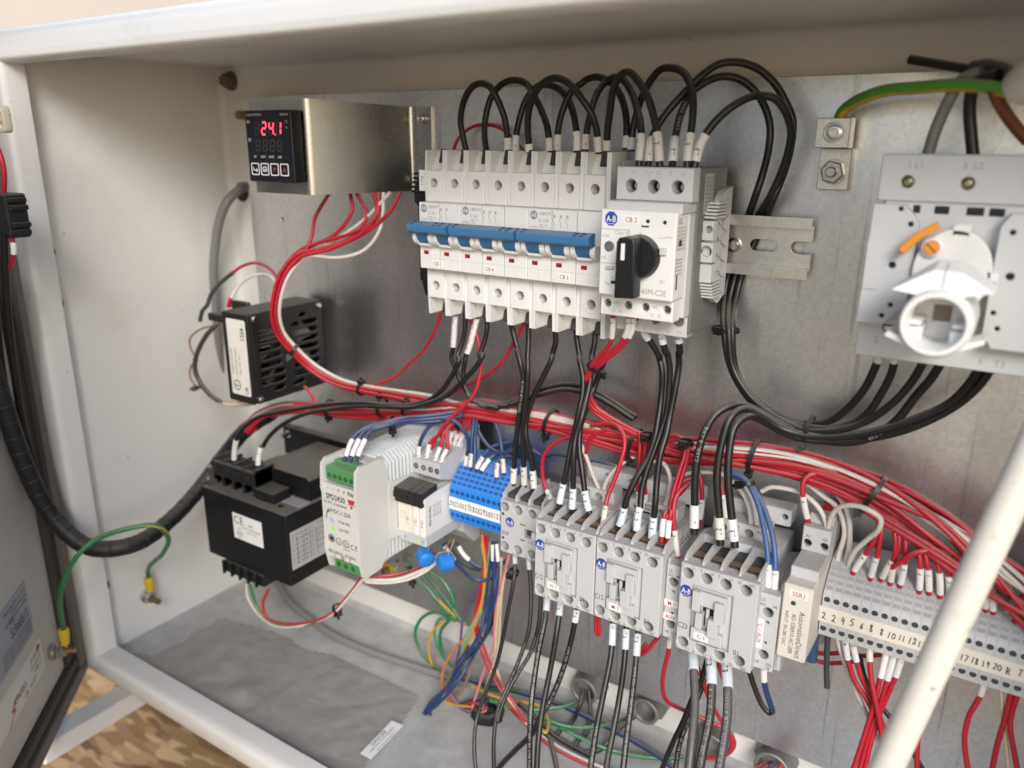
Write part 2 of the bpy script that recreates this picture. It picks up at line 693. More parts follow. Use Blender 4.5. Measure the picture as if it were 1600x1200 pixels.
WHITE_INK = mat('white_ink', (0.75, 0.75, 0.75), 0.6)
LOGO = mat('logo_blue', (0.025, 0.06, 0.35), 0.5)
TAPE = mat('label_tape', (0.82, 0.81, 0.79), 0.45, var=0.03)
COPPER = mat('copper_contact', (0.55, 0.33, 0.16), 0.35, 1.0)

# ------------------------------------------------------------------ setting
def osb(name):
    mt = bpy.data.materials.new(name)
    mt.use_nodes = True
    n, l = mt.node_tree.nodes, mt.node_tree.links
    b = n['Principled BSDF']
    b.inputs['Roughness'].default_value = 0.75
    tc = n.new('ShaderNodeTexCoord')
    cols = []
    prev = None
    for k, (ang, sc) in enumerate(((0.35, 21), (1.25, 18), (2.3, 25))):
        mp = n.new('ShaderNodeMapping')
        mp.inputs['Rotation'].default_value = (0, 0, ang)
        mp.inputs['Scale'].default_value = (1, 4.2, 1)
        l.new(tc.outputs['Object'], mp.inputs['Vector'])
        ds = n.new('ShaderNodeTexNoise')
        ds.inputs['Scale'].default_value = 9
        l.new(mp.outputs[0], ds.inputs['Vector'])
        mx = n.new('ShaderNodeMix')
        mx.data_type = 'RGBA'
        mx.inputs[0].default_value = 0.06
        l.new(mp.outputs[0], mx.inputs[6])
        l.new(ds.outputs['Color'], mx.inputs[7])
        vo = n.new('ShaderNodeTexVoronoi')
        vo.inputs['Scale'].default_value = sc
        l.new(mx.outputs[2], vo.inputs['Vector'])
        cr = n.new('ShaderNodeValToRGB')
        e = cr.color_ramp.elements
        e[0].color = (0.15, 0.08, 0.03, 1)
        e[1].color = (0.56, 0.38, 0.19, 1)
        x = cr.color_ramp.elements.new(0.5)
        x.color = (0.36, 0.22, 0.095, 1)
        ve = n.new('ShaderNodeTexVoronoi')
        ve.feature = 'DISTANCE_TO_EDGE'
        ve.inputs['Scale'].default_value = sc
        l.new(mx.outputs[2], ve.inputs['Vector'])
        sp = n.new('ShaderNodeSeparateColor')
        l.new(vo.outputs['Color'], sp.inputs[0])
        l.new(sp.outputs[0], cr.inputs[0])
        if prev is None:
            prev = cr.outputs[0]
        else:
            mm = n.new('ShaderNodeMix')
            mm.data_type = 'RGBA'
            st = n.new('ShaderNodeMath')
            st.operation = 'GREATER_THAN'
            st.inputs[1].default_value = 0.5
            l.new(sp.outputs[1], st.inputs[0])
            l.new(st.outputs[0], mm.inputs[0])
            l.new(prev, mm.inputs[6])
            l.new(cr.outputs[0], mm.inputs[7])
            prev = mm.outputs[2]
    fg = n.new('ShaderNodeTexNoise')
    fg.inputs['Scale'].default_value = 160
    fg.inputs['Detail'].default_value = 6
    l.new(tc.outputs['Object'], fg.inputs['Vector'])
    ml = n.new('ShaderNodeMix')
    ml.data_type = 'RGBA'
    ml.blend_type = 'MULTIPLY'
    ml.inputs[0].default_value = 0.25
    l.new(prev, ml.inputs[6])
    l.new(fg.outputs['Color'], ml.inputs[7])
    er = n.new('ShaderNodeMapRange')
    er.inputs[2].default_value = 0.03
    er.inputs[3].default_value = 0.78
    l.new(ve.outputs['Distance'], er.inputs[0])
    m9 = n.new('ShaderNodeMix')
    m9.data_type = 'RGBA'
    m9.blend_type = 'MULTIPLY'
    m9.inputs[0].default_value = 1.0
    l.new(ml.outputs[2], m9.inputs[6])
    l.new(er.outputs[0], m9.inputs[7])
    l.new(m9.outputs[2], b.inputs['Base Color'])
    return mt


GZ = -620
g = MB()
g.add([(-6000, GZ, -60), (6000, GZ, -60), (6000, GZ, 9000), (-6000, GZ, 9000)], [(0, 1, 2, 3)])
single('ground', g, mat('packed_earth', (0.42, 0.335, 0.235), 0.8, var=0.12, vscale=12, bump=0.3, bscale=80), kind='structure')
single('floor_board', MB().box(-900, 900, GZ + 1, GZ + 12, -58, 1160, 1), osb('strand_board'), label='brown strand board lying on the ground below the enclosure', cat='board', base=(-280, GZ, 550))
w = MB()
w.box(-4000, 4000, GZ, 700, -140, -60, 0)
single('wall', w, mat('peach_wall_paint', (0.62, 0.535, 0.46), 0.7, var=0.04, vscale=8, bump=0.2, bscale=200), kind='structure')

# ------------------------------------------------------------------ enclosure
XL, XR, ZT, ZB, DB, DF = -289.0, 473.0, 125.0, -386.0, -20.0, 165.0
T = Thing('electrical_enclosure', 'beige painted steel enclosure box with its door swung open on the left', 'enclosure', (90, ZB, 0))


def sheet(a, b, *c):
    return MB().box(a, b, *c)


ow = 2.0
T.part('back_wall', MB().box(XL - ow, XR + ow, ZB - ow, ZT + ow, DB - ow, DB, 0), PAINT)
# folded left, right, top and bottom walls with a rounded inside corner to the back
def wall_prof(n=6, r=6):
    return [(DB + r - r * math.sin(math.pi / 2 * (1 - i / n)), r - r * math.cos(math.pi / 2 * (1 - i / n))) for i in range(n + 1)]


pf = [(DB, 6.0)] + [(DB + 6 - 6 * math.cos(a), 6 - 6 * math.sin(a)) for a in [math.pi / 2 * i / 6 for i in range(1, 7)]] + [(DF, 0.0), (DF, -ow), (DB - 0.5, -ow)]
lw = MB()
lw.v, lw.f = [], []
n_ = len(pf)
lw.add([(XL + o, ZB - 1, d_) for (d_, o) in pf] + [(XL + o, ZT + 1, d_) for (d_, o) in pf], [tuple(range(n_)), tuple(range(2 * n_ - 1, n_ - 1, -1))] + [(i, (i + 1) % n_, n_ + (i + 1) % n_, n_ + i) for i in range(n_)])
T.part('left_wall', lw, PAINT)
rw_ = MB().add([(XR - o, ZB - 1, d_) for (d_, o) in pf] + [(XR - o, ZT + 1, d_) for (d_, o) in pf], [tuple(range(n_)), tuple(range(2 * n_ - 1, n_ - 1, -1))] + [(i, (i + 1) % n_, n_ + (i + 1) % n_, n_ + i) for i in range(n_)])
T.part('right_wall', rw_, PAINT)
tw = MB().add([(XL - 1.5, ZT - o, d_) for (d_, o) in pf] + [(XR + 1.5, ZT - o, d_) for (d_, o) in pf], [tuple(range(n_)), tuple(range(2 * n_ - 1, n_ - 1, -1))] + [(i, (i + 1) % n_, n_ + (i + 1) % n_, n_ + i) for i in range(n_)])
T.part('top_wall', tw, PAINT)
bw = MB().add([(XL - 1.5, ZB + o, d_) for (d_, o) in pf] + [(XR + 1.5, ZB + o, d_) for (d_, o) in pf], [tuple(range(n_)), tuple(range(2 * n_ - 1, n_ - 1, -1))] + [(i, (i + 1) % n_, n_ + (i + 1) % n_, n_ + i) for i in range(n_)])
T.part('bottom_wall', bw, PAINT_FLOOR)
# rolled front rim swept round the opening
ix0, ix1, iz0, iz1 = -279.0, 463.0, -377.0, 115.0
prof = [(0, 158), (-0.2, 171), (0.6, 174.5), (2.6, 177), (6, 178.5), (14, 178.5), (18, 177.3), (20.5, 175), (21, 170), (21, 158)]
vs_, fs_ = [], []
for (o, dd) in prof:
    vs_ += [(ix0 - o, iz0 - o, dd), (ix1 + o, iz0 - o, dd), (ix1 + o, iz1 + o, dd), (ix0 - o, iz1 + o, dd)]
N = len(prof)
for k in range(N):
    k2 = (k + 1) % N
    for i in range(4):
        j = (i + 1) % 4
        fs_.append((k * 4 + i, k * 4 + j, k2 * 4 + j, k2 * 4 + i))
T.part('front_rim', MB().add(vs_, fs_), PAINT, angle=50)
# small hinge bolts inside the left rim
for (zz, dd) in ((-22, 158), (-63, 158), (-318, 157)):
    hb = MB().lathe((XL - 0.5, zz, dd), (XL + 6, zz, dd), [(0, 4.2), (0.75, 4.2), (1, 3.4)], 12)
    T.part('hinge_bolt', hb, RUST)
b = MB()
p = at_x(353, 126, 0)
q = at(353, 126, -14)
b.lathe((q[0], q[1], -20), (q[0], q[1], -10), [(0, 7.2), (0.25, 7.2), (0.3, 6.2), (0.85, 6.2), (1, 5.2)], 6)
b.lathe((q[0], q[1], -20), (q[0], q[1], -17.5), [(0, 8.6), (1, 8.2)], 20)
T.part('mounting_bolt', b, RUST)
# grommet hole in the back wall where the grey cable enters
q = at(377, 300, -19)
T.part('cable_hole', MB().lathe((q[0], q[1], -19.9), (q[0], q[1], -18.6), [(0, 9), (1, 8.4)], 24), BLACK_P)

# ------------------------------------------------------------------ door, hinged at the left and half open
DHX, DHD, ang = -308.0, 190.0, math.radians(45)
DUX, DUD = math.cos(ang), math.sin(ang)          # along the door from the hinge
DNX, DND = math.sin(ang), -math.cos(ang)         # inner face normal


def dp(s_, z_, t_=0.0):                        # door coordinates: along, height, off the inner face
    return (DHX + DUX * s_ + DNX * t_, z_, DHD + DUD * s_ + DND * t_)


def dbox(s0, s1, z0, z1, t0, t1):
    a = [dp(s0, z0, t0), dp(s1, z0, t0), dp(s1, z1, t0), dp(s0, z1, t0)]
    c = [dp(s0, z0, t1), dp(s1, z0, t1), dp(s1, z1, t1), dp(s0, z1, t1)]
    return MB().hexa(a, c)


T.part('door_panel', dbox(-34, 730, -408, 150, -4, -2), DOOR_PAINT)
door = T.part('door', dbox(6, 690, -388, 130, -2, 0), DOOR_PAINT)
gk = MB()
for (s0, s1, z0, z1) in ((-22, 6, -400, 142), (6, 700, -402, -388)):
    gk.v += []
RUB = mat('brown_rubber', (0.055, 0.043, 0.036), 0.55, var=0.2, vscale=200)
gasket_b = MB()
for s0, s1, z0, z1, t1 in ((-14, 4, -396, 140, 3), (-14, 700, -398, -390, 5)):
    x_ = dbox(s0, s1, z0, z1, -2, t1)
    gasket_b.add(x_.v, x_.f)
T.part('gasket', gasket_b, RUB, door)
rb = dbox(-34, -15, -408, 150, -2, 7)
x_ = dbox(-34, 720, -414, -403, -4, 7)
rb.add(x_.v, x_.f)
T.part('door_flange', rb, mat('door_flange_grey', (0.13, 0.115, 0.105), 0.5, var=0.1), door)
# maker's plate and sticker
T.part('nameplate', dbox(51, 150, -321, -274, 0.0, 0.5), mat('nameplate_grey', (0.34, 0.37, 0.43), 0.4, 0.3, var=0.06), door)
T.part('sticker', dbox(43, 140, -361, -333, 0.0, 0.3), mat('sticker_white', (0.66, 0.65, 0.63), 0.5, var=0.04), door)
DF_AX = ((-DUX, 0, -DUD), (0, 1, 0), (DNX, 0, DND))
pt_ = MB()
pt_.text('Schaefer\'s', 9.5, dp(56, -303, 0.5), DF_AX, 'R', 0.62, bold=0.012)
T.part('nameplate_name', pt_, mat('nameplate_blue', (0.03, 0.05, 0.16), 0.5), door)
pl_ = MB()
for i, (tx, h) in enumerate((('ENCLOSURE TYPE 12  13  3R  4', 2.6), ('THE ENCLOSURE MUST BE', 2.2), ('MOUNTED WITH SEALING WASHERS', 2.2))):
    pl_.text(tx, h, dp(54, -281 - i * 4.4, 0.5), DF_AX, 'R', 0.8)
for i in range(4):
    pl_.text('USE ONLY CONDUIT FITTINGS RATED FOR THIS TYPE', 2.0, dp(54, -308 - i * 3.4, 0.5), DF_AX, 'R', 0.8)
pl_.text('UL', 6, dp(84, -289, 0.5), DF_AX, 'C', 0.8)
ring = [(9, 0)]
T.part('nameplate_print', pl_, INK, door)
st = MB()
st.text('SCHAEFER\'S', 5.0, dp(80, -351, 0.3), DF_AX, 'R', 0.7, bold=0.01)
for i, tx in enumerate(('GE 020252', '20 x 20 x 8', 'TYPE 12')):
    st.text(tx, 4.0, dp(48, -341 - i * 6, 0.3), DF_AX, 'R', 0.8)
st.text('Q#  141719', 4.6, dp(62, -358.5, 0.3), DF_AX, 'R', 0.75)
T.part('sticker_print', st, INK, door)
fl = dbox(46, 53, -338.5, -335, 0.3, 0.4)
T.part('sticker_flag', fl, mat('flag_print', (0.30, 0.05, 0.07), 0.5, var=0.5, vscale=900), door)
sr = MB()
for (a_, b_) in (((98, -346), (112, -352)), ((112, -352), (104, -353.5)), ((104, -353.5), (120, -361))):
    c0, c1 = dp(a_[0], a_[1] + 1, 0.36), dp(b_[0], b_[1] + 0.6, 0.36)
    e0, e1 = dp(a_[0], a_[1] - 1, 0.36), dp(b_[0], b_[1] - 0.6, 0.36)
    sr.add([c0, c1, e1, e0], [(0, 1, 2, 3)])
T.part('sticker_bolt_mark', sr, mat('sticker_red', (0.45, 0.03, 0.05), 0.5), door)
# grounding stud on the door
sb = MB()
c0, c1 = dp(27, -358, 0), dp(27, -358, 20)
sb.lathe(c0, c1, [(0, 2.6)] + [(0.1 + 0.9 * i / 16, 2.6 if i % 2 else 2.2) for i in range(17)], 14)
T.part('grounding_stud', sb, BRASS, door)
# the opposite side of the strut under the box
beam = Thing('support_beam', 'white painted steel support beam under the enclosure', 'beam', (-270, -430, 100))
beam.part('web', MB().box(-288, -264, -441, -423, -50, 240, 1.5), mat('beam_white', (0.68, 0.66, 0.63), 0.5, var=0.05, vscale=30))
beam.part('rear_foot', MB().box(-286, -266, GZ + 12.5, -441.2, -50, -30, 1.5), MATS['beam_white'])

# ------------------------------------------------------------------ mounting panel
PL, PR, PT, PB = -243.5, 440.0, 98.8, -345.0
P = Thing('equipment_backplate', 'galvanised steel backplate screwed inside the enclosure', 'panel', (100, PB, -3))
holes = []
for (px, py, r) in ((441, 343, 1.6), (503, 402, 1.4), (464, 668, 1.5), (510, 380, 1.0)):
    a = at(px, py, -4.5)
    holes.append((a[0], a[1], r))
P.part('sheet', MB().plate(rrect(PL, PR, PB, PT, 3), holes, -7.5, -4.5, 0.4), PANEL)
q = at(380, 180, 3)
st_ = MB().lathe((-231, q[1], -20), (-231, q[1], 8), [(0, 4), (1, 4)], 16)
st2 = MB().lathe((q[0], q[1], -19), (q[0], q[1], 9), [(0, 3.9)] + [(0.3 + 0.7 * i / 14, 3.9 if i % 2 else 3.4) for i in range(15)], 16)
P.part('mounting_stud', st2, BRASS)
# bushings for conduits through the back wall below the panel
for i, (px, py, r, nm) in enumerate(((912, 1080, 11.5, 'leftmost'), (1008, 1112, 10.5, 'second'), (1110, 1168, 11, 'third'), (1205, 1200, 12, 'rightmost'))):
    a = at(px, py, -4)
    c_ = (a[0], a[1], 0)
    B = Thing('conduit_bushing', '%s of the grey conduit bushings in the wall below the panel' % nm, 'bushing', (a[0], a[1], -20), 'conduit bushings below the panel')
    n = MB()
    n.lathe((a[0], a[1], -20), (a[0], a[1], -13), [(0, r + 3.5), (0.8, r + 3.5), (1, r + 2.6)], 8)
    BM = MATS.get('bushing_zinc') or mat('bushing_zinc', (0.30, 0.29, 0.28), 0.5, 0.6, var=0.15, vscale=300, dust=0.5)
    B.part('locknut', n, BM)
    n = MB()
    n.lathe((a[0], a[1], -13), (a[0], a[1], -3), [(0, r), (0.2, r + 0.6), (0.4, r), (0.6, r + 0.6), (0.8, r), (0.95, r + 0.4), (1.0, r - 0.5), (0.98, r - 2), (0.9, r - 2.6), (-0.4, r - 2.6)], 24, caps=False)
    B.part('throat', n, BM)
    B.part('opening', MB().lathe((a[0], a[1], -19.8), (a[0], a[1], -16), [(0, r - 2.7), (1, r - 2.7)], 20), DARK)

# ================================================================== components
def screw(mb, x, z, d, r=2.4, cross=True):
    mb.lathe((x, z, d - 1.5), (x, z, d), [(0, r), (0.7, r), (1, r * .8)], 16)


def rail(name, label, x0, x1, zc, slots):
    R = Thing(name, label, 'rail', ((x0 + x1) / 2, zc, 0))
    zt, zb = zc + 17.5, zc - 17.5
    prof = [(0.2, zb + 4.8), (0.2, zt - 4.8), (6.3, zt - 4.8), (6.3, zt), (7.5, zt), (7.5, zt - 6), (1.4, zt - 6), (1.4, zb + 6), (7.5, zb + 6), (7.5, zb), (6.3, zb), (6.3, zb + 4.8)]
    lips = MB()
    lips.prism([(0.2, zt - 6), (0.2, zt - 4.8), (6.3, zt - 4.8), (6.3, zt), (7.5, zt), (7.5, zt - 6)], 'x', x0, x1)
    lips.prism([(0.2, zb + 6), (0.2, zb + 4.8), (6.3, zb + 4.8), (6.3, zb), (7.5, zb), (7.5, zb + 6)], 'x', x0, x1)
    web = MB().plate(slots['outer'] if 'outer' in slots else rect(x0, x1, zb + 6, zt - 6), slots.get('holes', []), 0.2, 1.5, 0.15)
    R.part('web', web, ZINC)
    for k_ in range(4):
        xk = x0 + 20 + k_ * (x1 - x0 - 40) / 3 * (0.84 if x1 < 300 else 1)
        R.part('spacer', MB().cyl((xk, zc, -4.5), (xk, zc, 0.2), 4.5, seg=16), ZINC)
    R.part('lips', lips, ZINC)
    return R


def oblong(x0, x1, z, r, k=8):
    return [(x1 - r + r * math.cos(a), z + r * math.sin(a)) for a in [math.pi * (i / k - .5) for i in range(k + 1)]] + \
           [(x0 + r + r * math.cos(a), z + r * math.sin(a)) for a in [math.pi * (i / k + .5) for i in range(k + 1)]]


RZ = 4.2
zt, zb = RZ + 11.5, RZ - 11.5
k = 8
notch = [(251.5, zb), (251.5, RZ - 3.6)] + [(243 + 3.6 * math.cos(a), RZ + 3.6 * math.sin(a)) for a in [math.pi * (1.5 - i / k) for i in range(k + 1)]] + [(251.5, RZ + 3.6), (251.5, zt)]
UR = rail('mounting_rail', 'slotted zinc rail end sticking out right of the round-knob motor switch', -22, 251.5, RZ,
          {'outer': [(-22, zt), (-22, zb)] + notch, 'holes': [oblong(215.5, 231.5, RZ, 3.4), oblong(190, 206, RZ, 3.4)]})
q = at(995, 348, 2, 'c6')
sc_ = MB()
sc_.lathe((206, RZ - 1, 1.6), (206, RZ - 1, 4.5), [(0, 4.6), (0.5, 4.4), (1, 2.6)], 18)
UR.part('rail_screw', sc_, STEEL)
LZ = -203.0
rail('mounting_rail', 'zinc rail carrying the contactors and terminals in the lower row', -50, 438, LZ, {})

# ---------------------------------------------------------------- miniature breakers
def logo_octagon(T, x, z, d, r, parent=None, ink=LOGO, txt='A-B', face='d'):
    m = MB()
    oc = circle(0, 0, r, 8, math.pi / 8)
    if face == 'd':
        m.add([(x + a, z + b * 1.05, d + 0.05) for a, b in oc], [tuple(range(8))])
    o = T.part('emblem', m, ink, parent)
    t = MB().text(txt, r * 0.82, (x, z, d + 0.06), 'd', 'C', 0.78, bold=0.03)
    t.text('_', r * 0.9, (x, z - r * 0.10, d + 0.06), 'd', 'C', 1.6)
    T.part('emblem_letters', t, WHITE_INK if ink is LOGO else TAPE, parent)


PW = 17.7


def breaker(x0, n, label, tag, rating, tagx):
    B = Thing('circuit_breaker', label, 'circuit breaker', (x0 + n * PW / 2, 0, 7.5), 'white breakers on the upper rail')
    for i in range(n):
        a = x0 + i * PW + 0.12
        b = a + PW - 0.24
        body = MB()
        body.box(a, b, -52, 52, 8, 26, 0.4)
        body.box(a, b, -22.6, 22.6, 26, 51.2, 0.45)
        for sg in (1, -1):
            # terminal face with the screw hole
            zz = (22.7, 43.6) if sg > 0 else (-44.2, -22.7)
            body.plate(rect(a, b - 3.2, *zz), [(a + 7.6, 35.3 * sg, 3.05)], 33, 44, 0.35)
            body.box(a, b - 3.2, zz[0], zz[1], 24, 33, 0)
            # ribs beside the wire entry
            body.prism([(26, 43 * sg), (43.6, 43.2 * sg), (42.5, 56.5 * sg), (24, 56.8 * sg)], 'x', a, a + 1.3)
            body.prism([(24, 22.8 * sg), (41.5, 22.8 * sg), (42, 44 * sg), (41.5, 56.8 * sg), (22, 57 * sg)], 'x', b - 3.6, b - 0.5)
            # floor of the entry funnel
            body.prism([(24, 43 * sg), (37, 43.4 * sg), (31, 56 * sg), (24, 56 * sg)], 'x', a + 1.2, b - 3.5)
        B.part('pole_housing', body, CREAM_P if False else WHITE_P, angle=30)
        hol = MB()
        for sg in (1, -1):
            hol.lathe((a + 7.6, 35.3 * sg, 33.1), (a + 7.6, 35.3 * sg, 33.6), [(0, 3), (1, 3)], 16)
            for t_ in range(2):
                hol.lathe((a + 9.4, (48 if sg > 0 else -56.2), 34.2), (a + 9.4, (56.2 if sg > 0 else -48), 31.2), [(0, 3.6), (1, 4.0)], 16)
                break
        B.part('terminal_opening', hol, DARK if False else mat('terminal_shadow', (0.045, 0.043, 0.04), 0.6))
        sw = MB()
        for sg in (1, -1):
            sw.lathe((a + 7.9, 35.0 * sg, 33.5), (a + 7.9, 35.0 * sg, 35), [(0, 2.4), (0.8, 2.4), (1, 2.0)], 14)
        B.part('terminal_screw', sw, STEEL)
        # toggle cheeks
        ch = MB()
        arc = [(51, 2.5)] + [(51 + 8.0 * math.cos(t), -0.3 + 6.3 * math.sin(t)) for t in [math.radians(q_) for q_ in (25, 5, -15, -35, -55, -75, -90)]] + [(51, -6.6)]
        ch.prism(arc, 'x', a - 0.05, a + 3.1)
        ch.prism(arc, 'x', a + 13.2, a + 16.6)
        ch.prism([(51, -4.4), (56, -4.6), (55.5, -6.2), (51, -6.6)], 'x', a + 3.1, a + 13.2)
        B.part('toggle_cheek', ch, WHITE_P, angle=40)
        tg = MB().prism([(51.2, 3), (60, 3), (57.5, -2.2), (55.2, -4.4), (51.2, -4.4)], 'x', a + 3.2, a + 13.1)
        B.part('toggle', tg, BLUE_H)
        B.part('indicator_window', MB().box(a + 3.6, a + 7.8, -12.6, -10.0, 51, 51.35, 0.05), RED_W)
        wm = MB().box(a + 5.6, a + 7.4, -12.3, -11.1, 51.2, 51.45, 0)
        B.part('window_mark', wm, mat('window_dark', (0.12, 0.01, 0.012), 0.4))
    # tie bar
    bar = MB().prism([(56.5, 10.4), (59, 10.8), (64.6, 8.6), (65, 7.4), (64.2, 4.0), (60, 2.0), (57, 3.0)], 'x', x0 + 0.1, x0 + n * PW - 2.2)
    tb_ = B.part('tie_bar', bar, BLUE_H)
    nt_ = MB()
    for u in (x0 + 2.2, x0 + n * PW - 14, x0 + n * PW - 9):
        nt_.hexa([(u, 9.9, 61.2), (u + 3, 9.9, 61.2), (u + 3, 10.3, 60.0), (u, 10.3, 60.0)], [(u, 10.1, 61.4), (u + 3, 10.1, 61.4), (u + 3, 10.6, 60.2), (u, 10.6, 60.2)])
        nt_.hexa([(u, 8.8, 64.0), (u + 2.4, 8.8, 64.0), (u + 2.4, 9.2, 63.0), (u, 9.2, 63.0)], [(u, 9.0, 64.2), (u + 2.4, 9.0, 64.2), (u + 2.4, 9.45, 63.2), (u, 9.45, 63.2)])
    B.part('tie_bar_slot', nt_, mat('blue_slot', (0.012, 0.05, 0.11), 0.5), tb_)
    # seams
    sm_ = MB()
    for i in range(n):
        a = x0 + i * PW
        if i:
            sm_.box(a - 0.08, a + 0.08, -22.4, -5, 51.18, 51.24, 0)
            sm_.box(a - 0.08, a + 0.08, 9, 22.4, 51.18, 51.24, 0)
        sm_.box(a + PW / 2 - .06, a + PW / 2 + .06, -22.4, -15.2, 51.18, 51.24, 0)
    sm_.box(x0 + .3, x0 + n * PW - .3, -15.3, -15.15, 51.18, 51.24, 0)
    B.part('seam', sm_, PALE_INK)
    pr = MB()
    pr.text('1489-M', 2.3, (x0 + 8.4, 18.6, 51.2), 'd', 'L', 0.9)
    pr.text(rating, 2.1, (x0 + 8.4, 14.6, 51.2), 'd', 'L', 0.9)
    pr.text('240V AC', 1.3, (x0 + 8.4, 12.2, 51.2), 'd', 'L', 0.9)
    pr.text('50/60Hz  10kA', 1.3, (x0 + 2.0, 10.8, 51.2), 'd', 'L', 0.9)
    for i in range(min(n, 3)):
        u = x0 + 19.5 + i * 4.6
        for (p0, p1) in (((u, 12), (u, 14)), ((u, 14), (u - 1.2, 17)), ((u, 17.2), (u, 19.6)), ((u - .8, 17.8), (u + .8, 19)), ((u - .8, 19), (u + .8, 17.8))):
            pr.strokes([[p0, p1]], 0.3, (0, 0, 51.2))
    pr.text('- - - - - - -', 1.2, (x0 + 3, -13.9, 51.2), 'd', 'L', 1.0)
    B.part('printing', pr, GREY_INK)
    lg = MB().add([(x0 + 4.6 + a, 18.6 + b * 1.05, 51.25) for a, b in circle(0, 0, 2.7, 16)], [tuple(range(16))])
    B.part('emblem', lg, GREY_INK)
    B.part('emblem_letters', MB().text('A-B', 2.2, (x0 + 4.6, 18.7, 51.26), 'd', 'C', 0.75, bold=0.02), TAPE)
    tgx = tagx
    tp = MB().box(tgx - 4.0, tgx + 4.0, -20.7, -16.3, 51.1, 51.4, 0.05)
    tl = B.part('tag', tp, TAPE)
    B.part('tag_text', MB().text(tag, 2.5, (tgx, -18.5, 51.4), 'd', 'C', 0.9, bold=0.012), RED_INK, tl)
    return B


breaker(0, 2, 'two-pole white breaker tagged CB 3 at the left of the row', 'CB 3', 'D 2A', 15.6)
breaker(2 * PW, 3, 'three-pole white breaker tagged CB 4 in the middle of the row', 'CB 4', 'D 2A', 59.5)
breaker(5 * PW, 3, 'three-pole white breaker tagged CB 5 next to the round-knob motor switch', 'CB 5', 'D 15A', 116)

# ---------------------------------------------------------------- fuse holder behind the first breaker
F = Thing('fuse_holder', 'slim black fuse holder tagged FU-1 at the left end of the breakers', 'fuse holder', (-9, 0, 7.5))
fb = MB()
fb.prism([(7.5, 40), (34, 42), (40, 30), (40, 22), (36, 18), (36, -34), (30, -38), (7.5, -38)], 'x', -13, -0.6)
F.part('body', fb, BLACK_P)
gr = MB()
for i in range(5):
    gr.box(-14.2, -0.6, 28 + i * 3, 29.6 + i * 3, 30, 41.5 - i * .6, 0.2)
F.part('grip_ridge', gr, BLACK_P)
F.part('foot_clip', MB().prism([(20, -36), (34, -36), (30, -47), (22, -47), (22, -45.6), (29, -45.6), (31, -38), (20, -38)], 'x', -13, -3), BLACK_P)
F.part('tag', MB().box(-6.2, -1.2, 29.5, 43.5, 42, 42.4, 0.05), TAPE)
F.part('tag_text', MB().text('FU-1', 2.5, (-3.7, 36.5, 42.4), 'd', 'C', 0.9, rot=-math.pi / 2), INK)

# ---------------------------------------------------------------- motor protection switch CB 2
M = Thing('motor_switch', 'grey motor protection switch with black rotary knob tagged CB 2', 'motor switch', (175, 0, 7.5))
x0, x1 = 153.2, 198.2
b = MB()
b.plate(rect(x0 + 2.6, x1 + 2.6, 31.5, 49.5), [(x0 + 11.5, 39.2, 3.6), (x0 + 25, 39.2, 3.6), (x0 + 39, 39.2, 3.6)], 54, 64.5, 0.5)
M.part('upper_terminal_block', b, GREY_P)
b = MB()
b.box(x0 + 1.2, x1 + 1.0, 25.4, 31.4, 46, 73, 0.6)
M.part('shoulder', b, GREY_P)
b = MB()
b.box(x0, x1, -21.2, 27.0, 44, 77, 0.7)
M.part('front_cover', b, WHITE_P)
b = MB()
b.plate(rect(x0 - 1.2, x1 - 1.5, -34.0, -21.4), [(x0 + 3.2, -27, 2.4), (x0 + 16.3, -27, 2.4), (x0 + 27.0, -27, 2.4), (x0 + 40, -27, 2.4)], 60, 71, 0.5)
M.part('contact_block', b, WHITE_P)
b = MB()
b.plate(rect(x0 + 1, x1 + 0.4, -46, -33.6), [(x0 + 12.5, -36.5, 3.4), (x0 + 26, -36.5, 3.4), (x0 + 40, -36.5, 3.4)], 42, 53, 0.5)
M.part('lower_terminal_block', b, GREY_P)
b = MB()
b.box(x0 + 2, x1 + 2.2, -44, 49, 8, 52, 0.5)
M.part('rear_housing', b, mat('dark_grey_housing', (0.15, 0.145, 0.14), 0.5, dust=0.5))
b = MB().box(x0 + 1, x1 + 0.8, -33, 25.2, 40, 60, 0.4)
M.part('middle_housing', b, GREY_P)
dk = MB()
for u in (11.5, 25, 39):
    dk.lathe((x0 + u, 39.2, 53), (x0 + u, 39.2, 55.2), [(0, 3.5), (1, 3.5)], 16)
for u in (12.5, 26, 40):
    dk.lathe((x0 + u, -36.5, 41), (x0 + u, -36.5, 43), [(0, 3.3), (1, 3.3)], 16)
M.part('terminal_opening', dk, DARK)
for u in (12.6, 26.2, 40.2):
    s_ = MB()
    s_.lathe((x0 + u, 39.2, 54), (x0 + u, 39.2, 57.5), [(0, 2.5), (.8, 2.5), (1, 2)], 14)
    M.part('terminal_screw', s_, STEEL)
for u in (3.2, 16.3, 27.0, 40):
    s_ = MB()
    s_.lathe((x0 + u + .3, -27, 62), (x0 + u + .3, -27, 69.5), [(0, 2.2), (.9, 2.2), (1, 1.7)], 14)
    so = M.part('contact_screw', s_, STEEL)
    c_ = MB()
    for rr in (0.6, 0.6 + math.pi / 2):
        c_.strokes([[(-1.7 * math.cos(rr), -1.7 * math.sin(rr)), (1.7 * math.cos(rr), 1.7 * math.sin(rr))]], 0.6, (x0 + u + .3, -27, 69.5), lift=0.08 + rr * .01)
    M.part('screw_slot', c_, DARK, so)
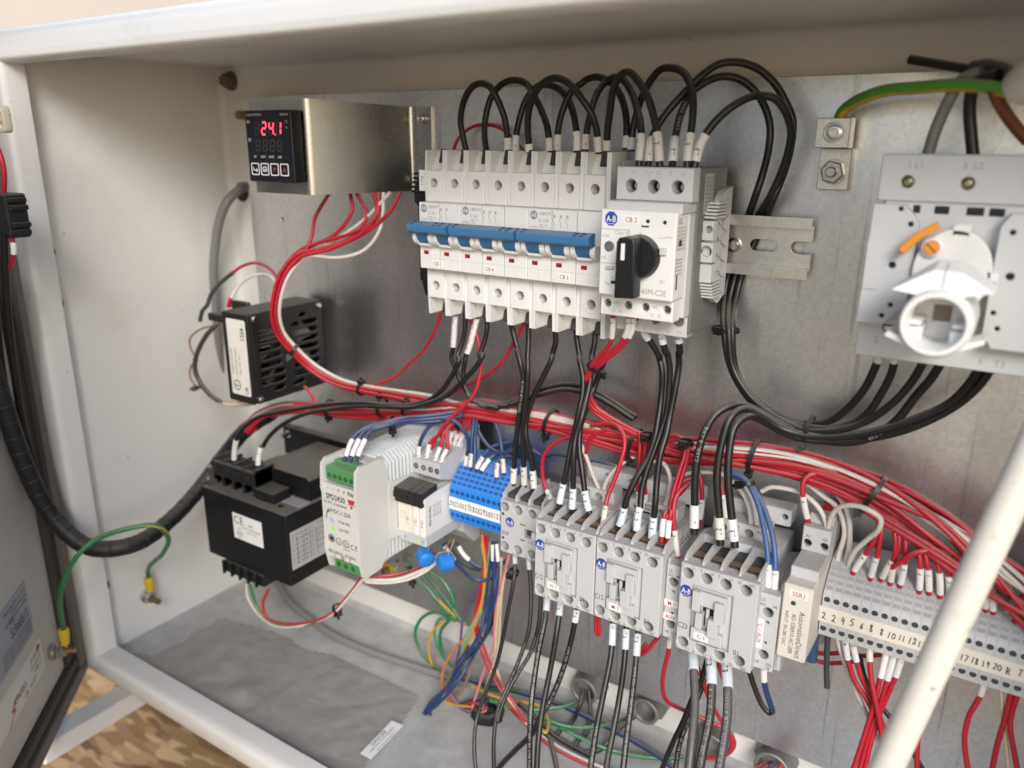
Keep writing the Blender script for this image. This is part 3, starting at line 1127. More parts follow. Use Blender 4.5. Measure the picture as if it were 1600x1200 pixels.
# rotary knob
kx, kz = x0 + 24.8, 2.2
kn = MB()
kn.lathe((kx, kz, 77), (kx, kz, 82), [(0, 12.2), (0.7, 11.8), (1, 11.2)], 36)
knob = M.part('knob', kn, BLACK_P)
gp = MB()
gp.plate([(kx - 7.4, kz + 9), (kx - 6, kz + 11.2), (kx - 2, kz + 12), (kx + 2, kz + 11.2), (kx + 3.4, kz + 9), (kx + 3.6, kz - 21), (kx - 7.6, kz - 21.6)], [], 81.5, 92, 0.9, res=2)
M.part('knob_grip', gp, BLACK_P, knob)
M.part('knob_pointer', MB().box(kx - 4.4, kx - 2.2, kz - .5, kz + 8.4, 92, 92.2, 0.02), WHITE_INK, knob)
M.part('test_button', MB().box(x0 + 4.2, x0 + 9.6, -6.3, -4.4, 77, 78.2, 0.4), GREY_P)
M.part('push_button', MB().box(x0 + 36.6, x0 + 40.6, 4, 8, 77, 78.6, 0.4), GREY_P)
dl = MB()
dl.lathe((x0 + 6, 6.6, 76.9), (x0 + 6, 6.6, 77.6), [(0, 3.2), (1, 2.9)], 20)
M.part('current_dial', dl, STEEL)
ho = MB()
for (u, w_, r) in ((28.5, 21.6, 1.1), (38.4, 21.5, 1.1)):
    ho.lathe((x0 + u, w_, 76.9), (x0 + u, w_, 77.15), [(0, r), (1, r)], 14)
ho.box(x0 + 24.8, x0 + 29.2, 18.3, 19.2, 76.9, 77.15, 0)
ho.box(x0 + 7.8, x0 + 11.4, -14.4, -12.6, 76.9, 77.15, 0)
M.part('sight_hole', ho, DARK)
logo_octagon(M, x0 + 6.4, 21.8, 77, 4.0)
tp = M.part('tag', MB().box(x0 + 14.2, x0 + 23.2, 19.6, 24.2, 76.9, 77.25, 0.05), TAPE)
M.part('tag_text', MB().text('CB 2', 2.6, (x0 + 18.7, 21.9, 77.25), 'd', 'C', 0.95, bold=0.012), RED_INK, tp)
pr = MB()
for (t_, h, u, w_) in (('Class 10', 2.1, 13.4, 14.6), ('T', 3.0, 13.2, 10.4), ('6.3A', 1.8, 3.6, 12.4), ('4.0', 1.8, 2.6, 0.2), ('Test', 2.0, 6.0, -14.4), ('02 A', 1.6, 9.6, -11.0), ('140M-C2E', 3.2, 33.5, -16.8), ('D+', 2, 39, -10.6)):
    pr.text(t_, h, (x0 + u, w_, 77), 'd', 'C', 0.85)
fr = [(0.6, 16.0), (18, 16.2), (17, 12.5), (13, 9), (11.6, 5), (11.3, -1), (9.6, -3), (0.6, -3)]
pr.strokes([fr], 0.3, (x0, 0, 77))
pr.strokes([[(24.4, 15.5), (24.4, 12.6)], [(35, 13.2), (38.5, 13), (40, 13.8), (43, 13.6)]], 0.3, (x0, 0, 77))
for i, t_ in enumerate(('1', 'L1', '3', 'L2', '5', 'L3')):
    pr.text(t_, 2.2, (x0 + 2.6 + (4.4, 10.6, 17.8, 25.4, 32.4, 39.4)[i], 46.8, 64.5), 'd', 'C', 0.85)
pr.strokes([[(22.6, 43.6), (22.6, 47), (25, 47)]], 0.25, (x0, 0, 64.5))
for (t_, u, w_) in (('NO', 9.4, -26), ('13', 7.2, -31), ('14', 11.6, -31), ('NC', 33.2, -26.0), ('21', 31.4, -31), ('22', 35.8, -31)):
    pr.text(t_, 1.9, (x0 + u, w_, 71), 'd', 'C', 0.9)
for (t_, u) in (('2', 4), ('4', 19.6), ('T2', 27), ('6', 34.6), ('T3', 41)):
    pr.text(t_, 2.0, (x0 + u, -43.2, 53), 'd', 'C', 0.9)
M.part('printing', pr, GREY_INK)
sd_ = MB()
for i in range(7):
    sd_.text('LISTED IND CONT EQ', 1.0, (x1, 18 - i * 1.9, 75), 'x', 'L', 0.85)
for i in range(5):
    sd_.text('600V 60Hz 65kA', 1.1, (x1, 1 - i * 2.0, 75), 'x', 'L', 0.85)
sd_.text('UL', 3.4, (x1, 20.5, 74), 'x', 'L', 0.9)
sd_.box(x1, x1 + .05, 8.5, 12, 68, 72, 0)
sd_.box(x1, x1 + .05, -15, -7, 71, 73, 0)
M.part('side_printing', sd_, INK)
lb = MB().box(x1 + 2.2, x1 + 2.3, 24, 46, 30, 44, 0)
lbo = M.part('rating_label', lb, mat('rating_label_grey', (0.45, 0.45, 0.45), 0.5))
lt = MB()
for i in range(9):
    lt.text('AWG 14-8 lb-in 22', 1.4, (x1 + 2.3, 43 - i * 2.2, 43), 'x', 'L', 0.85)
M.part('rating_print', lt, INK, lbo)

# ---------------------------------------------------------------- end clamp
E_ = Thing('rail_end_clamp', 'ribbed light grey end clamp right of the round-knob motor switch', 'end clamp', (205, 0, 7.5))
b = MB()
b.prism([(8, 38), (22, 36), (34, 26), (38, 18), (40, 2), (40, -14), (34, -24), (20, -30), (8, -26)], 'x', 199.6, 204.4)
E_.part('web_plate', b, GREY_P)
b = MB()
for i in range(5):
    b.box(197.6, 207.2, 21.5 + i * 1.9, 22.8 + i * 1.9, 24, 41.5 - i * 1.2, 0.15)
for i in range(5):
    b.box(197.6, 207.2, -24.4 + i * 1.9, -23.1 + i * 1.9, 22, 37.0 + i * 1.1, 0.15)
E_.part('gripping_ribs', b, GREY_P)
b = MB()
b.plate(rect(197.4, 206.6, 9.5, 20.4), [(204.0, 15.8, 2.0), (199.6, 15.4, .8, .9)], 36, 43, 0.3)
b.plate(rect(198, 207, -3, 8.4), [(203.3, 3.4, 3.1)], 36, 43, 0.3)
b.box(196.8, 207, -14.8, -4, 34, 42.6, 0.4)
b.box(197.4, 206, 8.0, 10, 36, 40, 0.2)
E_.part('screw_block', b, GREY_P)
E_.part('screw_well', MB().box(198, 206, -2, 20, 34, 36.4, 0), MID_P)
b = MB()
for i in range(6):
    z0_ = -24 + i * 9.0
    for sg in (1, -1):
        y0, y1 = (16, 36) if sg > 0 else (36, 16)
        b.hexa([(204.4, z0_, y0), (204.4, z0_ + 1.2, y0), (204.4, z0_ + 10.2, y1), (204.4, z0_ + 9, y1)], [(205.9, z0_, y0), (205.9, z0_ + 1.2, y0), (205.9, z0_ + 10.2, y1), (205.9, z0_ + 9, y1)])
E_.part('lattice_rib', b, GREY_P)

# ---------------------------------------------------------------- temperature controller on its bracket
S = Thing('angle_bracket', 'bent bare steel bracket holding the temperature display', 'bracket', (-60, 56, 0))
zt, zb = 90.5, 25.0
th = 1.4
path = [(-139, 73), (-86, 73), (-83.6, 72.4), (-81.6, 71), (-80.4, 69.2), (-50.8, 0.4), (-50, -1.6), (-48.6, -2.6), (-47.0, -2.8), (-30.5, -2.8)]
b = MB()
inn = []
for i, p_ in enumerate(path):
    pa, pb = path[max(0, i - 1)], path[min(len(path) - 1, i + 1)]
    tx, td = pb[0] - pa[0], pb[1] - pa[1]
    L = math.hypot(tx, td)
    inn.append((p_[0] + td / L * th, p_[1] - tx / L * th))
poly = path + inn[::-1]
n = len(path)
vs_ = [(x, zb + (0.6 if i > 4 else 0), d) for i, (x, d) in enumerate(path)] + [(x, zt + (-3.4 if i > 4 else 0), d) for i, (x, d) in enumerate(path)]
vs_ += [(x, zb + (0.6 if i > 4 else 0), d) for i, (x, d) in enumerate(inn)] + [(x, zt + (-3.4 if i > 4 else 0), d) for i, (x, d) in enumerate(inn)]
fs_ = []
for i in range(n - 1):
    fs_ += [(i, i + 1, n + i + 1, n + i), (2 * n + i, 3 * n + i, 3 * n + i + 1, 2 * n + i + 1), (i, 2 * n + i, 2 * n + i + 1, i + 1), (n + i, n + i + 1, 3 * n + i + 1, 3 * n + i)]
fs_ += [(0, n, 3 * n, 2 * n), (n - 1, 3 * n - 1, 4 * n - 1, 2 * n - 1)]
b.add(vs_, fs_)
S.part('bent_plate', b, BRACKET, angle=40)
for (x_, z_) in ((-38.2, 78.6), (-38.2, 34)):
    s_ = MB()
    s_.lathe((x_, z_, -2.8), (x_, z_, 1.2), [(0, 3.9), (0.35, 4.1), (0.36, 3.4), (0.8, 3.0), (1, 1.8)], 18)
    S.part('bracket_screw', s_, STEEL)
D_ = Thing('temperature_controller', 'black square temperature controller reading 24.1 in red digits', 'controller', (-110, 58, 75))
cx0, cx1, cz0, cz1 = -131.5, -83.5, 33.5, 82.8
D_.part('bezel', MB().plate(rrect(cx0, cx1, cz0, cz1, 1.5), [], 75, 85, 1.1, res=2), BLACK_P)
D_.part('rear_case', MB().box(cx0 + 3, cx1 - 3, cz0 + 3, cz1 - 3, 8, 71, 0.5), BLACK_P)
D_.part('face_sheet', MB().box(cx0 + 1.4, cx1 - 1.4, cz0 + 1.4, cz1 - 1.4, 85, 85.12, 0), mat('controller_face', (0.012, 0.013, 0.02), 0.25))
SEG = {'a': ((0, 1), (1, 1)), 'b': ((1, 1), (1, .5)), 'c': ((1, .5), (1, 0)), 'd': ((0, 0), (1, 0)), 'e': ((0, 0), (0, .5)), 'f': ((0, .5), (0, 1)), 'g': ((0, .5), (1, .5))}


def seg_digit(mb, segs, x, z, w, h, t, d):
    for s_ in segs:
        (a, b_), (c, e) = SEG[s_]
        ax, az, bx, bz = x + a * w + b_ * h * .12, z + b_ * h, x + c * w + e * h * .12, z + e * h
        L = math.hypot(bx - ax, bz - az)
        ux_, uz_ = (bx - ax) / L, (bz - az) / L
        g_ = t * .42
        ax, az, bx, bz = ax + ux_ * g_, az + uz_ * g_, bx - ux_ * g_, bz - uz_ * g_
        nx_, nz_ = -uz_ * t / 2, ux_ * t / 2
        mb.add([(ax + nx_, az + nz_, d), (ax - nx_, az - nz_, d), (bx - nx_, bz - nz_, d), (bx + nx_, bz + nz_, d)], [(0, 1, 2, 3)])


lit, off = MB(), MB()
xs = [cx0 + 10 + i * 7.6 for i in range(4)]
dig = ['', 'abged', 'fgbc', 'bc']
for i in range(4):
    seg_digit(lit, dig[i], xs[i], 66.4, 4.2, 8.2, 1.15, 85.3)
    seg_digit(off, [c for c in 'abcdefg' if c not in dig[i]], xs[i], 66.4, 4.2, 8.2, 1.0, 85.25)
    seg_digit(off, 'abcdefg', xs[i], 55.2, 4.2, 7.2, 1.0, 85.25)
lit.box(xs[2] + 5.6, xs[2] + 6.6, 66.0, 67.0, 85.2, 85.3, 0)
D_.part('lit_digits', lit, mat('red_led', (0.5, 0.02, 0.03), 0.4, emit=((1.0, 0.03, 0.06), 2.6)))
D_.part('dark_digits', off, mat('unlit_led', (0.055, 0.05, 0.055), 0.4))
pr = MB()
pr.text('LOVE CONTROLS', 1.6, (cx0 + 2.6, 79.0, 85.12), 'd', 'L', 0.85)
pr.text('SERIES 16B', 1.4, (cx1 - 2.6, 79.0, 85.12), 'd', 'R', 0.85)
pr.text('PV', 2.2, (cx0 + 2.6, 73.6, 85.12), 'd', 'L', 0.9, bold=0.02)
pr.text('SV', 2.2, (cx0 + 2.6, 61.6, 85.12), 'd', 'L', 0.9, bold=0.02)
pr.text('°C', 1.6, (cx1 - 5.6, 74, 85.12), 'd', 'L', 0.9)
pr.text('°F', 1.6, (cx1 - 5.6, 70, 85.12), 'd', 'L', 0.9)
for i, t_ in enumerate(('AT', 'OUT1', 'OUT2', 'ALM')):
    pr.text(t_, 1.6, (cx0 + 8.5 + i * 8.6, 51.2, 85.12), 'd', 'C', 0.9, bold=0.015)
D_.part('printing', pr, WHITE_INK)
for i in range(4):
    bx0 = cx0 + 3.4 + i * 10.2
    fr_ = MB().plate(rrect(bx0, bx0 + 8.6, 38.2, 46.8, 1.2), [rrect(bx0 + .8, bx0 + 7.8, 39, 46, .9)], 85.1, 85.4, 0.05)
    bt = D_.part('button', fr_, WHITE_INK)
    ic = MB()
    cx_, cz_ = bx0 + 4.3, 42.5
    if i == 0:
        ic.strokes([[(-2, 1.2), (-2, -.8), (2, -.8)], [(1, -1.8), (2, -.8), (1, .2)]], 0.7, (cx_, cz_, 85.14))
    elif i == 1:
        ic.strokes([[(-2, 1), (0, 1.8), (2, 1), (2, -1), (0, -1.6), (-2, -1), (-2, 1)], [(-1, -.2), (1, -.2)]], 0.7, (cx_, cz_, 85.14))
    elif i == 2:
        ic.add([(cx_ - 1.6, cz_ + 1.2, 85.2), (cx_ + 1.6, cz_ + 1.2, 85.2), (cx_, cz_ - 1.6, 85.2)], [(0, 2, 1)])
    else:
        ic.add([(cx_ - 1.6, cz_ - 1.2, 85.2), (cx_ + 1.6, cz_ - 1.2, 85.2), (cx_, cz_ + 1.6, 85.2)], [(0, 1, 2)])
    D_.part('button_symbol', ic, WHITE_INK if i < 2 else RED_INK, bt)

# ---------------------------------------------------------------- cabinet fan heater
H = Thing('fan_heater', 'black slotted fan heater box with a white side sticker below the display', 'heater', (-165, -107, 0))
hx0, hx1, hz0, hz1, hd0, hd1 = -183.0, -151.5, -144.5, -69.5, 4.0, 83.0
front = MB().plate(rrect(hx0, hx1, hz0, hz1, 2.0), [], hd1 - 3, hd1, 0.8, res=2)
H.part('front_plate', front, BLACK_P)
slots = []
for r_ in range(9):
    z_ = hz0 + 9 + r_ * 7.1
    if r_ in (0, 8):
        slots += [oblong(hd0 + 24, hd0 + 38, z_, 2.3), oblong(hd0 + 46, hd0 + 58, z_, 2.3)] if r_ == 0 else [oblong(hd0 + 18, hd0 + 26, z_, 1.9)]
        continue
    a0, a1 = hd0 + 6, hd1 - 9
    mid = (hd0 + hd1) / 2
    if r_ in (3, 4, 5):
        slots += [oblong(a0, mid - 10, z_, 2.3), oblong(mid + 8, a1, z_, 2.3)]
    else:
        slots += [oblong(a0, mid - 5, z_, 2.3), oblong(mid + 5, a1, z_, 2.3)]
gril = MB().plate(rrect(hd0, hd1 - 3.2, hz0, hz1, 2.0), slots, hx1 - 2.0, hx1, 0.3, axis='x')
H.part('grille', gril, BLACK_P)
b = MB()
b.box(hx0, hx1 - 2.1, hz1 - 2, hz1 - 0.2, hd0, hd1 - 3.2, 0.3)
b.box(hx0, hx1 - 2.1, hz0 + 0.2, hz0 + 2, hd0, hd1 - 3.2, 0.3)
b.box(hx0, hx0 + 2, hz0 + 2, hz1 - 2, hd0, hd1 - 3.2, 0.2)
b.box(hx0 + 2, hx1 - 2.1, hz0 + 2, hz1 - 2, hd0, hd0 + 2, 0.2)
H.part('case', b, BLACK_P)
fn = MB()
fc = (hx1 - 14, (hz0 + hz1) / 2, (hd0 + hd1) / 2)
for i in range(11):                              # aluminium heat fins seen through the slots
    z_ = hz0 + 8 + i * 6
    fn.box(hx1 - 20, hx1 - 6, z_, z_ + .8, hd0 + 8, hd1 - 10, 0.1)
H.part('heat_fins', fn, STEEL)
hb = MB().lathe((hx1 - 12, fc[1], fc[2]), (hx1 - 4, fc[1], fc[2]), [(0, 16), (.8, 16), (1, 13)], 24)
H.part('fan_hub', hb, BLACK_P)
bl = MB()
for i in range(7):
    a = 2 * math.pi * i / 7
    pts = []
    for (rr, da, xx) in ((14, -.18, -11), (32, -.30, -11), (32, .16, -5), (14, .16, -5)):
        pts.append((hx1 + xx, fc[1] + rr * math.sin(a + da), fc[2] + rr * math.cos(a + da)))
    bl.hexa(pts, [(p_[0] + .8, p_[1], p_[2]) for p_ in pts])
H.part('fan_blades', bl, mat('fan_grey', (0.16, 0.15, 0.14), 0.45))
for (z_, d_, xx) in ((hz1 - 4, hd1 - 6, 0), (hz0 + 4, hd1 - 6, 0), (hz1 - 4, hd0 + 4, 0), (hz0 + 4, hd0 + 4, 0)):
    s_ = MB().lathe((hx1 - .5, z_, d_), (hx1 + 2.6, z_, d_), [(0, 3.0), (.5, 3.0), (1, 1.9)], 16)
    H.part('corner_screw', s_, STEEL)
# rear flange plate standing proud on the left with its spacer
b = MB().plate(rrect(hx0 - 22, hx0 - 1, hz0 + 6, hz1 + 2, 2), [(hx0 - 14, hz0 + 12, 2)], 52, 56, 0.6)
H.part('fan_flange', b, BLACK_P)
b = MB().lathe((hx0 - 16, hz1 - 8, 54), (hx0 - 16, hz1 - 8, 78), [(0, 2.6), (1, 2.6)], 14)
H.part('spacer', b, STEEL)
H.part('spacer_arm', MB().box(hx0 - 22, hx0 + 3, hz1 - 11, hz1 - 5, 76, 80, 0.5), BLACK_P)
stk = H.part('sticker', MB().plate(rrect(hx0 + 5.2, hx1 - 3.4, hz0 + 6.5, hz1 - 5, 1.5), [], hd1, hd1 + 0.2, 0.05), mat('sticker_cream', (0.76, 0.72, 0.66), 0.45))
t_ = MB()
for i, (s_, h) in enumerate((('FANDIS CUSTOM', 2.4), ('HEATER 120V 50/60Hz', 2.0), ('200W 120V  0217', 2.0))):
    t_.text(s_, h, (hx0 + 9.6 + i * 4.6, -121, hd1 + .2), 'd', 'L', 0.8, rot=math.pi / 2)
t_.text('UR', 4, (hx1 - 8, -133, hd1 + .2), 'd', 'C', 0.8, rot=math.pi / 2, bold=0.02)
ring = MB()
t_.plate(circle(hx0 + 12, -130, 4.4), [(hx0 + 12, -130, 3.6)], hd1 + .2, hd1 + .3, 0)
t_.text('F', 4.4, (hx0 + 12, -130, hd1 + .2), 'd', 'C', 0.9, rot=math.pi / 2, bold=0.02)
t_.text('1224', 4.2, (hx1 - 8, -86, hd1 + .2), 'd', 'C', 0.9, rot=math.pi / 2, bold=0.03)
H.part('sticker_print', t_, INK, stk)

# ---------------------------------------------------------------- control transformer
X = Thing('control_transformer', 'large black control transformer with a white CE sticker on its front', 'transformer', (-157, -288, 0))
BLK = mat('black_enamel', (0.009, 0.009, 0.010), 0.42, dust=0.5, var=0.2, vscale=150, bump=0.05, bscale=500, spec=0.35)
X.part('core', MB().box(-210.5, -105.5, -288, -223.5, 14, 100, 0.8), BLK)
X.part('mounting_flange', MB().plate(rect(-219, -96, -228, -200), [(-212, -207, 2.4)], -4.4, 0, 0.3), BLK)
X.part('coil_cover', MB().plate([(-172, -223.6), (-172, -208), (-169, -204.5), (-166, -203.5), (-112, -203.5), (-109, -206), (-109, -223.6)], [], 4, 70, 1.2, res=1), BLK)
X.part('nameplate_strip', MB().box(-137, -106.5, -223.4, -223.0, 72, 84, 0.05), mat('foil_grey', (0.30, 0.30, 0.31), 0.5))
q = at(590, 170, 6, 'b3')
nb = MB().lathe((-212, -207, -4), (-212, -207, 9), [(0, 4.2), (.35, 4.2), (.36, 2.4), (1, 2.4)], 6)
X.part('flange_nut', nb, STEEL)
tbk = MB()
tbk.box(-206, -151, -214, -201, 72, 92, 0.6)
for i in range(5):
    u = -206 + i * 13.2
    tbk.box(u, u + 2.2, -223.4, -199.6, 70, 90, 0.3)
    tbk.box(u, u + 2.2, -222, -214, 84, 92, 0.3)
tbo = X.part('terminal_strip', tbk, BLACK_P)
sc_ = MB()
for i in range(4):
    u = -198.4 + i * 13.2
    sc_.lathe((u, -207.4, 91.6), (u, -207.4, 92.6), [(0, 3.2), (1, 2.8)], 14)
X.part('terminal_screw', sc_, DARK, tbo)
cl = MB()
for i in range(4):
    u = -203.5 + i * 13.2
    cl.box(u, u + 10, -201.1, -200.2, 76, 88, 0.2)
X.part('terminal_well', cl, DARK, tbo)
fl_ = MB()
fl_.box(-150, -128, -223.4, -214, 74, 92, 0.5)
X.part('strip_foot', fl_, BLACK_P)
lo = MB()
lo.box(-190, -140, -300, -289, 80, 100, 0.5)
for i in range(5):
    lo.box(-190 + i * 10.5, -188.6 + i * 10.5, -301, -288, 100, 103, 0.2)
lob = X.part('lower_terminal_strip', lo, BLACK_P)
sc_ = MB()
for i in range(4):
    sc_.lathe((-183.4 + i * 10.5, -295, 99.6), (-183.4 + i * 10.5, -295, 100.8), [(0, 3), (1, 2.6)], 12)
X.part('lower_screw', sc_, DARK, lob)
bolt = MB()
bolt.lathe((-206, -223, 92), (-206, -207, 92), [(0, 5), (.3, 5), (.31, 2.8), (1, 2.8)], 6)
X.part('core_bolt', bolt, STEEL)
bh = MB().lathe((-122, -223.6, 90), (-122, -223.2, 90), [(0, 2.6), (1, 2.6)], 14)
X.part('core_hole', bh, DARK)
ce = X.part('approval_sticker', MB().box(-172, -135.5, -261.5, -238, 100, 100.25, 0.05), TAPE)
t_ = MB()
t_.text('C', 7, (-167.4, -243.6, 100.25), 'd', 'C', 1.0)
t_.text('E', 7, (-160.6, -243.6, 100.25), 'd', 'C', 1.0)
t_.text('SEC.', 2.6, (-149, -245.5, 100.25), 'd', 'C', 1)
t_.text('CONTROL TRANSFORMER', 1.7, (-150, -249.4, 100.25), 'd', 'C', .8)
t_.text('50/60 Hz  IP 00', 1.7, (-149, -252.6, 100.25), 'd', 'C', .8)
t_.strokes([[(-167.5, -256.5), (-164, -250), (-160.5, -256.5), (-167.5, -256.5)]], 0.4, (0, 0, 100.25))
t_.plate(circle(-164, -257.2, 2.4), [(-164, -257.2, 2.0)], 100.25, 100.3, 0)
X.part('sticker_print', t_, INK, ce)
sl = X.part('rating_sticker', MB().box(-105.5, -105.25, -274, -240, 52, 97, 0.05), mat('grey_sticker', (0.42, 0.42, 0.42), 0.5))
t_ = MB()
for i in range(7):
    t_.text('0  120  240  480  V  A', 1.9, (-105.25, -245 - i * 4.2, 95), 'x', 'L', 0.9)
for i in range(5):
    t_.text('INPUT 50/60Hz   VA  CLASS B', 1.3, (-105.25, -243.5 - i * 5.4, 68), 'x', 'L', 0.7)
for i in range(4):
    u = 90 - i * 7
    t_.box(-105.2, -105.15, -270, -246, u, u + .4, 0)
X.part('rating_print', t_, INK, sl)

# ---------------------------------------------------------------- power supply
Q_ = Thing('power_supply', 'grey finned power supply printed SPD2430 between transformer and relays', 'power supply', (-27, -200, 7.5))
PSU = mat('power_supply_plastic', (0.62, 0.61, 0.58), 0.45, dust=0.4, var=0.03)
sx0, sx1, sz0, sz1 = -45.0, -9.0, -243.0, -155.5
side = [(91, sz1 + 0.2), (111, sz1), (115, sz1 - 3), (116.5, sz1 - 22), (115.5, sz1 - 26), (115.5, sz0 + 26), (116.5, sz0 + 18), (113, sz0 + 1.5), (110, sz0), (95, sz0 + 1), (88, sz0 + 9), (82, sz0 + 22), (79, -200), (82, sz1 - 22), (86, sz1 - 8)]
b = MB()
b.prism(side, 'x', sx1 - 3.0, sx1)
Q_.part('right_cheek', b, PSU)
b = MB().prism(side, 'x', sx0, sx0 + 2.6)
Q_.part('left_cheek', b, PSU)
b = MB()
b.box(sx0 + 2.6, sx1 - 3, sz0 + 11, sz1 - 17.5, 80, 115.3, 0.3)
b.box(sx0 + 2.6, sx1 - 3, sz0 + 2, sz1 - 2, 84, 98, 0.3)
Q_.part('front_cover', b, PSU)
GRN = mat('green_connector', (0.08, 0.27, 0.10), 0.45, dust=0.3)
gc = MB()
gc.box(sx0 + 3.4, sx1 - 3.4, sz1 - 15.5, sz1 - 5.0, 97, 113.4, 0.4)
gc.box(sx0 + 4, sx1 - 4, sz1 - 5.0, sz1 - 3.2, 97, 105, 0.3)
go = Q_.part('upper_connector', gc, GRN)
gs = MB()
for i in range(5):
    u = sx0 + 7 + i * 5.4
    gs.lathe((u, sz1 - 11.5, 113.3), (u, sz1 - 11.5, 113.8), [(0, 2.0), (1, 1.8)], 12)
Q_.part('connector_screw', gs, mat('green_dark', (0.05, 0.16, 0.06), 0.4, metal=0.3), go)
gc = MB().box(sx0 + 6, sx1 - 4, sz0 + 1.0, sz0 + 8.5, 97, 112.6, 0.4)
go2 = Q_.part('lower_connector', gc, GRN)
gs = MB()
for i in range(3):
    u = sx0 + 10.5 + i * 7
    gs.lathe((u, sz0 + 5, 112.5), (u, sz0 + 5, 113), [(0, 2.2), (1, 2)], 12)
Q_.part('connector_screw', gs, MATS['green_dark'], go2)
core = MB().box(sx0 + 5, sx1 - 5, sz0 + 6, sz1 - 6, 9, 86, 0.3)
Q_.part('heat_sink_core', core, mat('white_heat_sink', (0.66, 0.69, 0.69), 0.5, dust=0.15))
for i in range(20):
    d_ = 11 + i * 4.0
    k_ = 1.0 if d_ < 68 else max(0.5, 1 - (d_ - 68) * 0.02)
    fin = MB().plate([(sx0, sz0 + 6), (sx0 + 5, sz0 + 1), (sx1 - 5, sz0 + 1), (sx1 - .4, sz0 + 6), (sx1 - .4, sz1 - 7), (sx1 - 8, sz1 - .5), (sx0 + 4, sz1 - .5), (sx0, sz1 - 5)], [], d_, d_ + 1.5, 0.2)
    Q_.part('cooling_fin', fin, MATS['white_heat_sink'])
tng = MB().prism([(84, -181), (82, -177), (52, -179), (50, -182), (50, -218), (52, -222), (82, -224), (84, -220)], 'x', sx1 - .6, sx1 + 0.5)
Q_.part('side_plate', tng, PSU)
lab = Q_.part('side_label', MB().box(sx1 + .5, sx1 + .65, -216, -184, 56, 76, 0.02), mat('silver_label', (0.42, 0.42, 0.44), 0.4))
t_ = MB()
for i in range(14):
    t_.box(sx1 + .66, sx1 + .7, -190, -185.5, 57.5 + i * 1.25, 58.1 + i * 1.25, 0)
for i in range(4):
    t_.text('INPUT: 100-240', 1.6, (sx1 + .65, -206 - i * 2.8, 75), 'x', 'L', 0.9)
t_.add([(sx1 + .72, -191.5, 74), (sx1 + .72, -191.5, 63), (sx1 + .72, -199, 68.5)], [(0, 1, 2)])
Q_.part('label_print', t_, INK, lab)
fd = 115.5
t_ = MB()
for i, c_ in enumerate(('-', '-', '+', '+', 'Rdy')):
    t_.text(c_, 3.0, (sx0 + 6 + i * 5.6 + (1 if i == 4 else 0), sz1 - 20.5, fd), 'd', 'C', 0.85, bold=0.02)
t_.text('SPD2430', 4.3, (sx0 + 13.8, sz1 - 27.2, fd), 'd', 'C', 0.82, bold=0.015)
t_.text('AC/DC Converter', 2.3, (sx0 + 13.4, sz1 - 32.0, fd), 'd', 'C', 0.9)
t_.text('24VDC-1.25A', 3.2, (sx0 + 16.5, sz1 - 38.0, fd), 'd', 'C', 0.86)
t_.text('Vout Adj', 2.3, (sx0 + 15.5, sz1 - 46.2, fd), 'd', 'L', 0.9)
t_.text('out ON', 2.3, (sx0 + 15.5, sz1 - 52.4, fd), 'd', 'L', 0.9)
t_.plate(circle(sx0 + 7.4, sz1 - 61, 3.2), [(sx0 + 7.4, sz1 - 61, 2.5)], fd, fd + .05, 0)
t_.plate(circle(sx0 + 7.4, sz1 - 61, 1.9), [], fd, fd + .05, 0)
t_.plate(circle(sx0 + 14.6, sz1 - 61.6, 2.8), [(sx0 + 14.6, sz1 - 61.6, 2.4)], fd, fd + .05, 0)
t_.text('cc', 2.4, (sx0 + 14.6, sz1 - 61.6, fd), 'd', 'C', 0.9)
t_.plate(circle(sx0 + 21.6, sz1 - 61.8, 3.0), [(sx0 + 21.6, sz1 - 61.8, 2.5)], fd, fd + .05, 0)
t_.text('UL', 2.4, (sx0 + 21.6, sz1 - 61.8, fd), 'd', 'C', 0.8)
t_.text('LISTED IND', 1.0, (sx0 + 22, sz1 - 66.4, fd), 'd', 'C', 0.9)
t_.text('C E', 4.0, (sx0 + 29.6, sz1 - 62.4, fd), 'd', 'C', 0.8)
t_.text('100-240VAC 47-63Hz', 2.7, (sx0 + 17, sz1 - 71.6, fd), 'd', 'C', 0.8)
for (c_, u) in (('N', 17.5), ('L', 25.5)):
    t_.text(c_, 3.4, (sx0 + u, sz0 + 13, fd), 'd', 'C', 0.9, bold=0.015)
t_.text('=', 2.8, (sx0 + 9.5, sz0 + 13, fd), 'd', 'C', 0.9)
t_.strokes([[(3.4, -45.5), (4.4, -41), (6.2, -38.4)], [(6.2, -38.4), (4.6, -39.4)], [(6.2, -38.4), (6.0, -40.4)]], 0.6, (sx0, sz1, fd))
Q_.part('front_printing', t_, INK)
t_ = MB()
rx = sx0 + 29.2
t_.add([(rx - 3.4, sz1 - 25, fd + .06), (rx + 3.6, sz1 - 25, fd + .06), (rx + 2.4, sz1 - 28.6, fd + .06), (rx - 2.2, sz1 - 28.6, fd + .06)], [(0, 3, 2, 1)])
t_.add([(rx - 1.2, sz1 - 29.6, fd + .06), (rx + 1.6, sz1 - 29.6, fd + .06), (rx + .2, sz1 - 33, fd + .06)], [(0, 2, 1)])
t_.box(rx - 4, rx + 4.4, sz1 - 29.2, sz1 - 28.9, fd, fd + .07, 0)
Q_.part('red_mark', t_, mat('logo_red', (0.5, 0.03, 0.04), 0.5))
Q_.part('adjust_knob', MB().lathe((sx0 + 9.4, sz1 - 45.8, fd - 1), (sx0 + 9.4, sz1 - 45.8, fd + .5), [(0, 2.4), (1, 2.2)], 18), mat('pale_blue_knob', (0.42, 0.5, 0.55), 0.4))
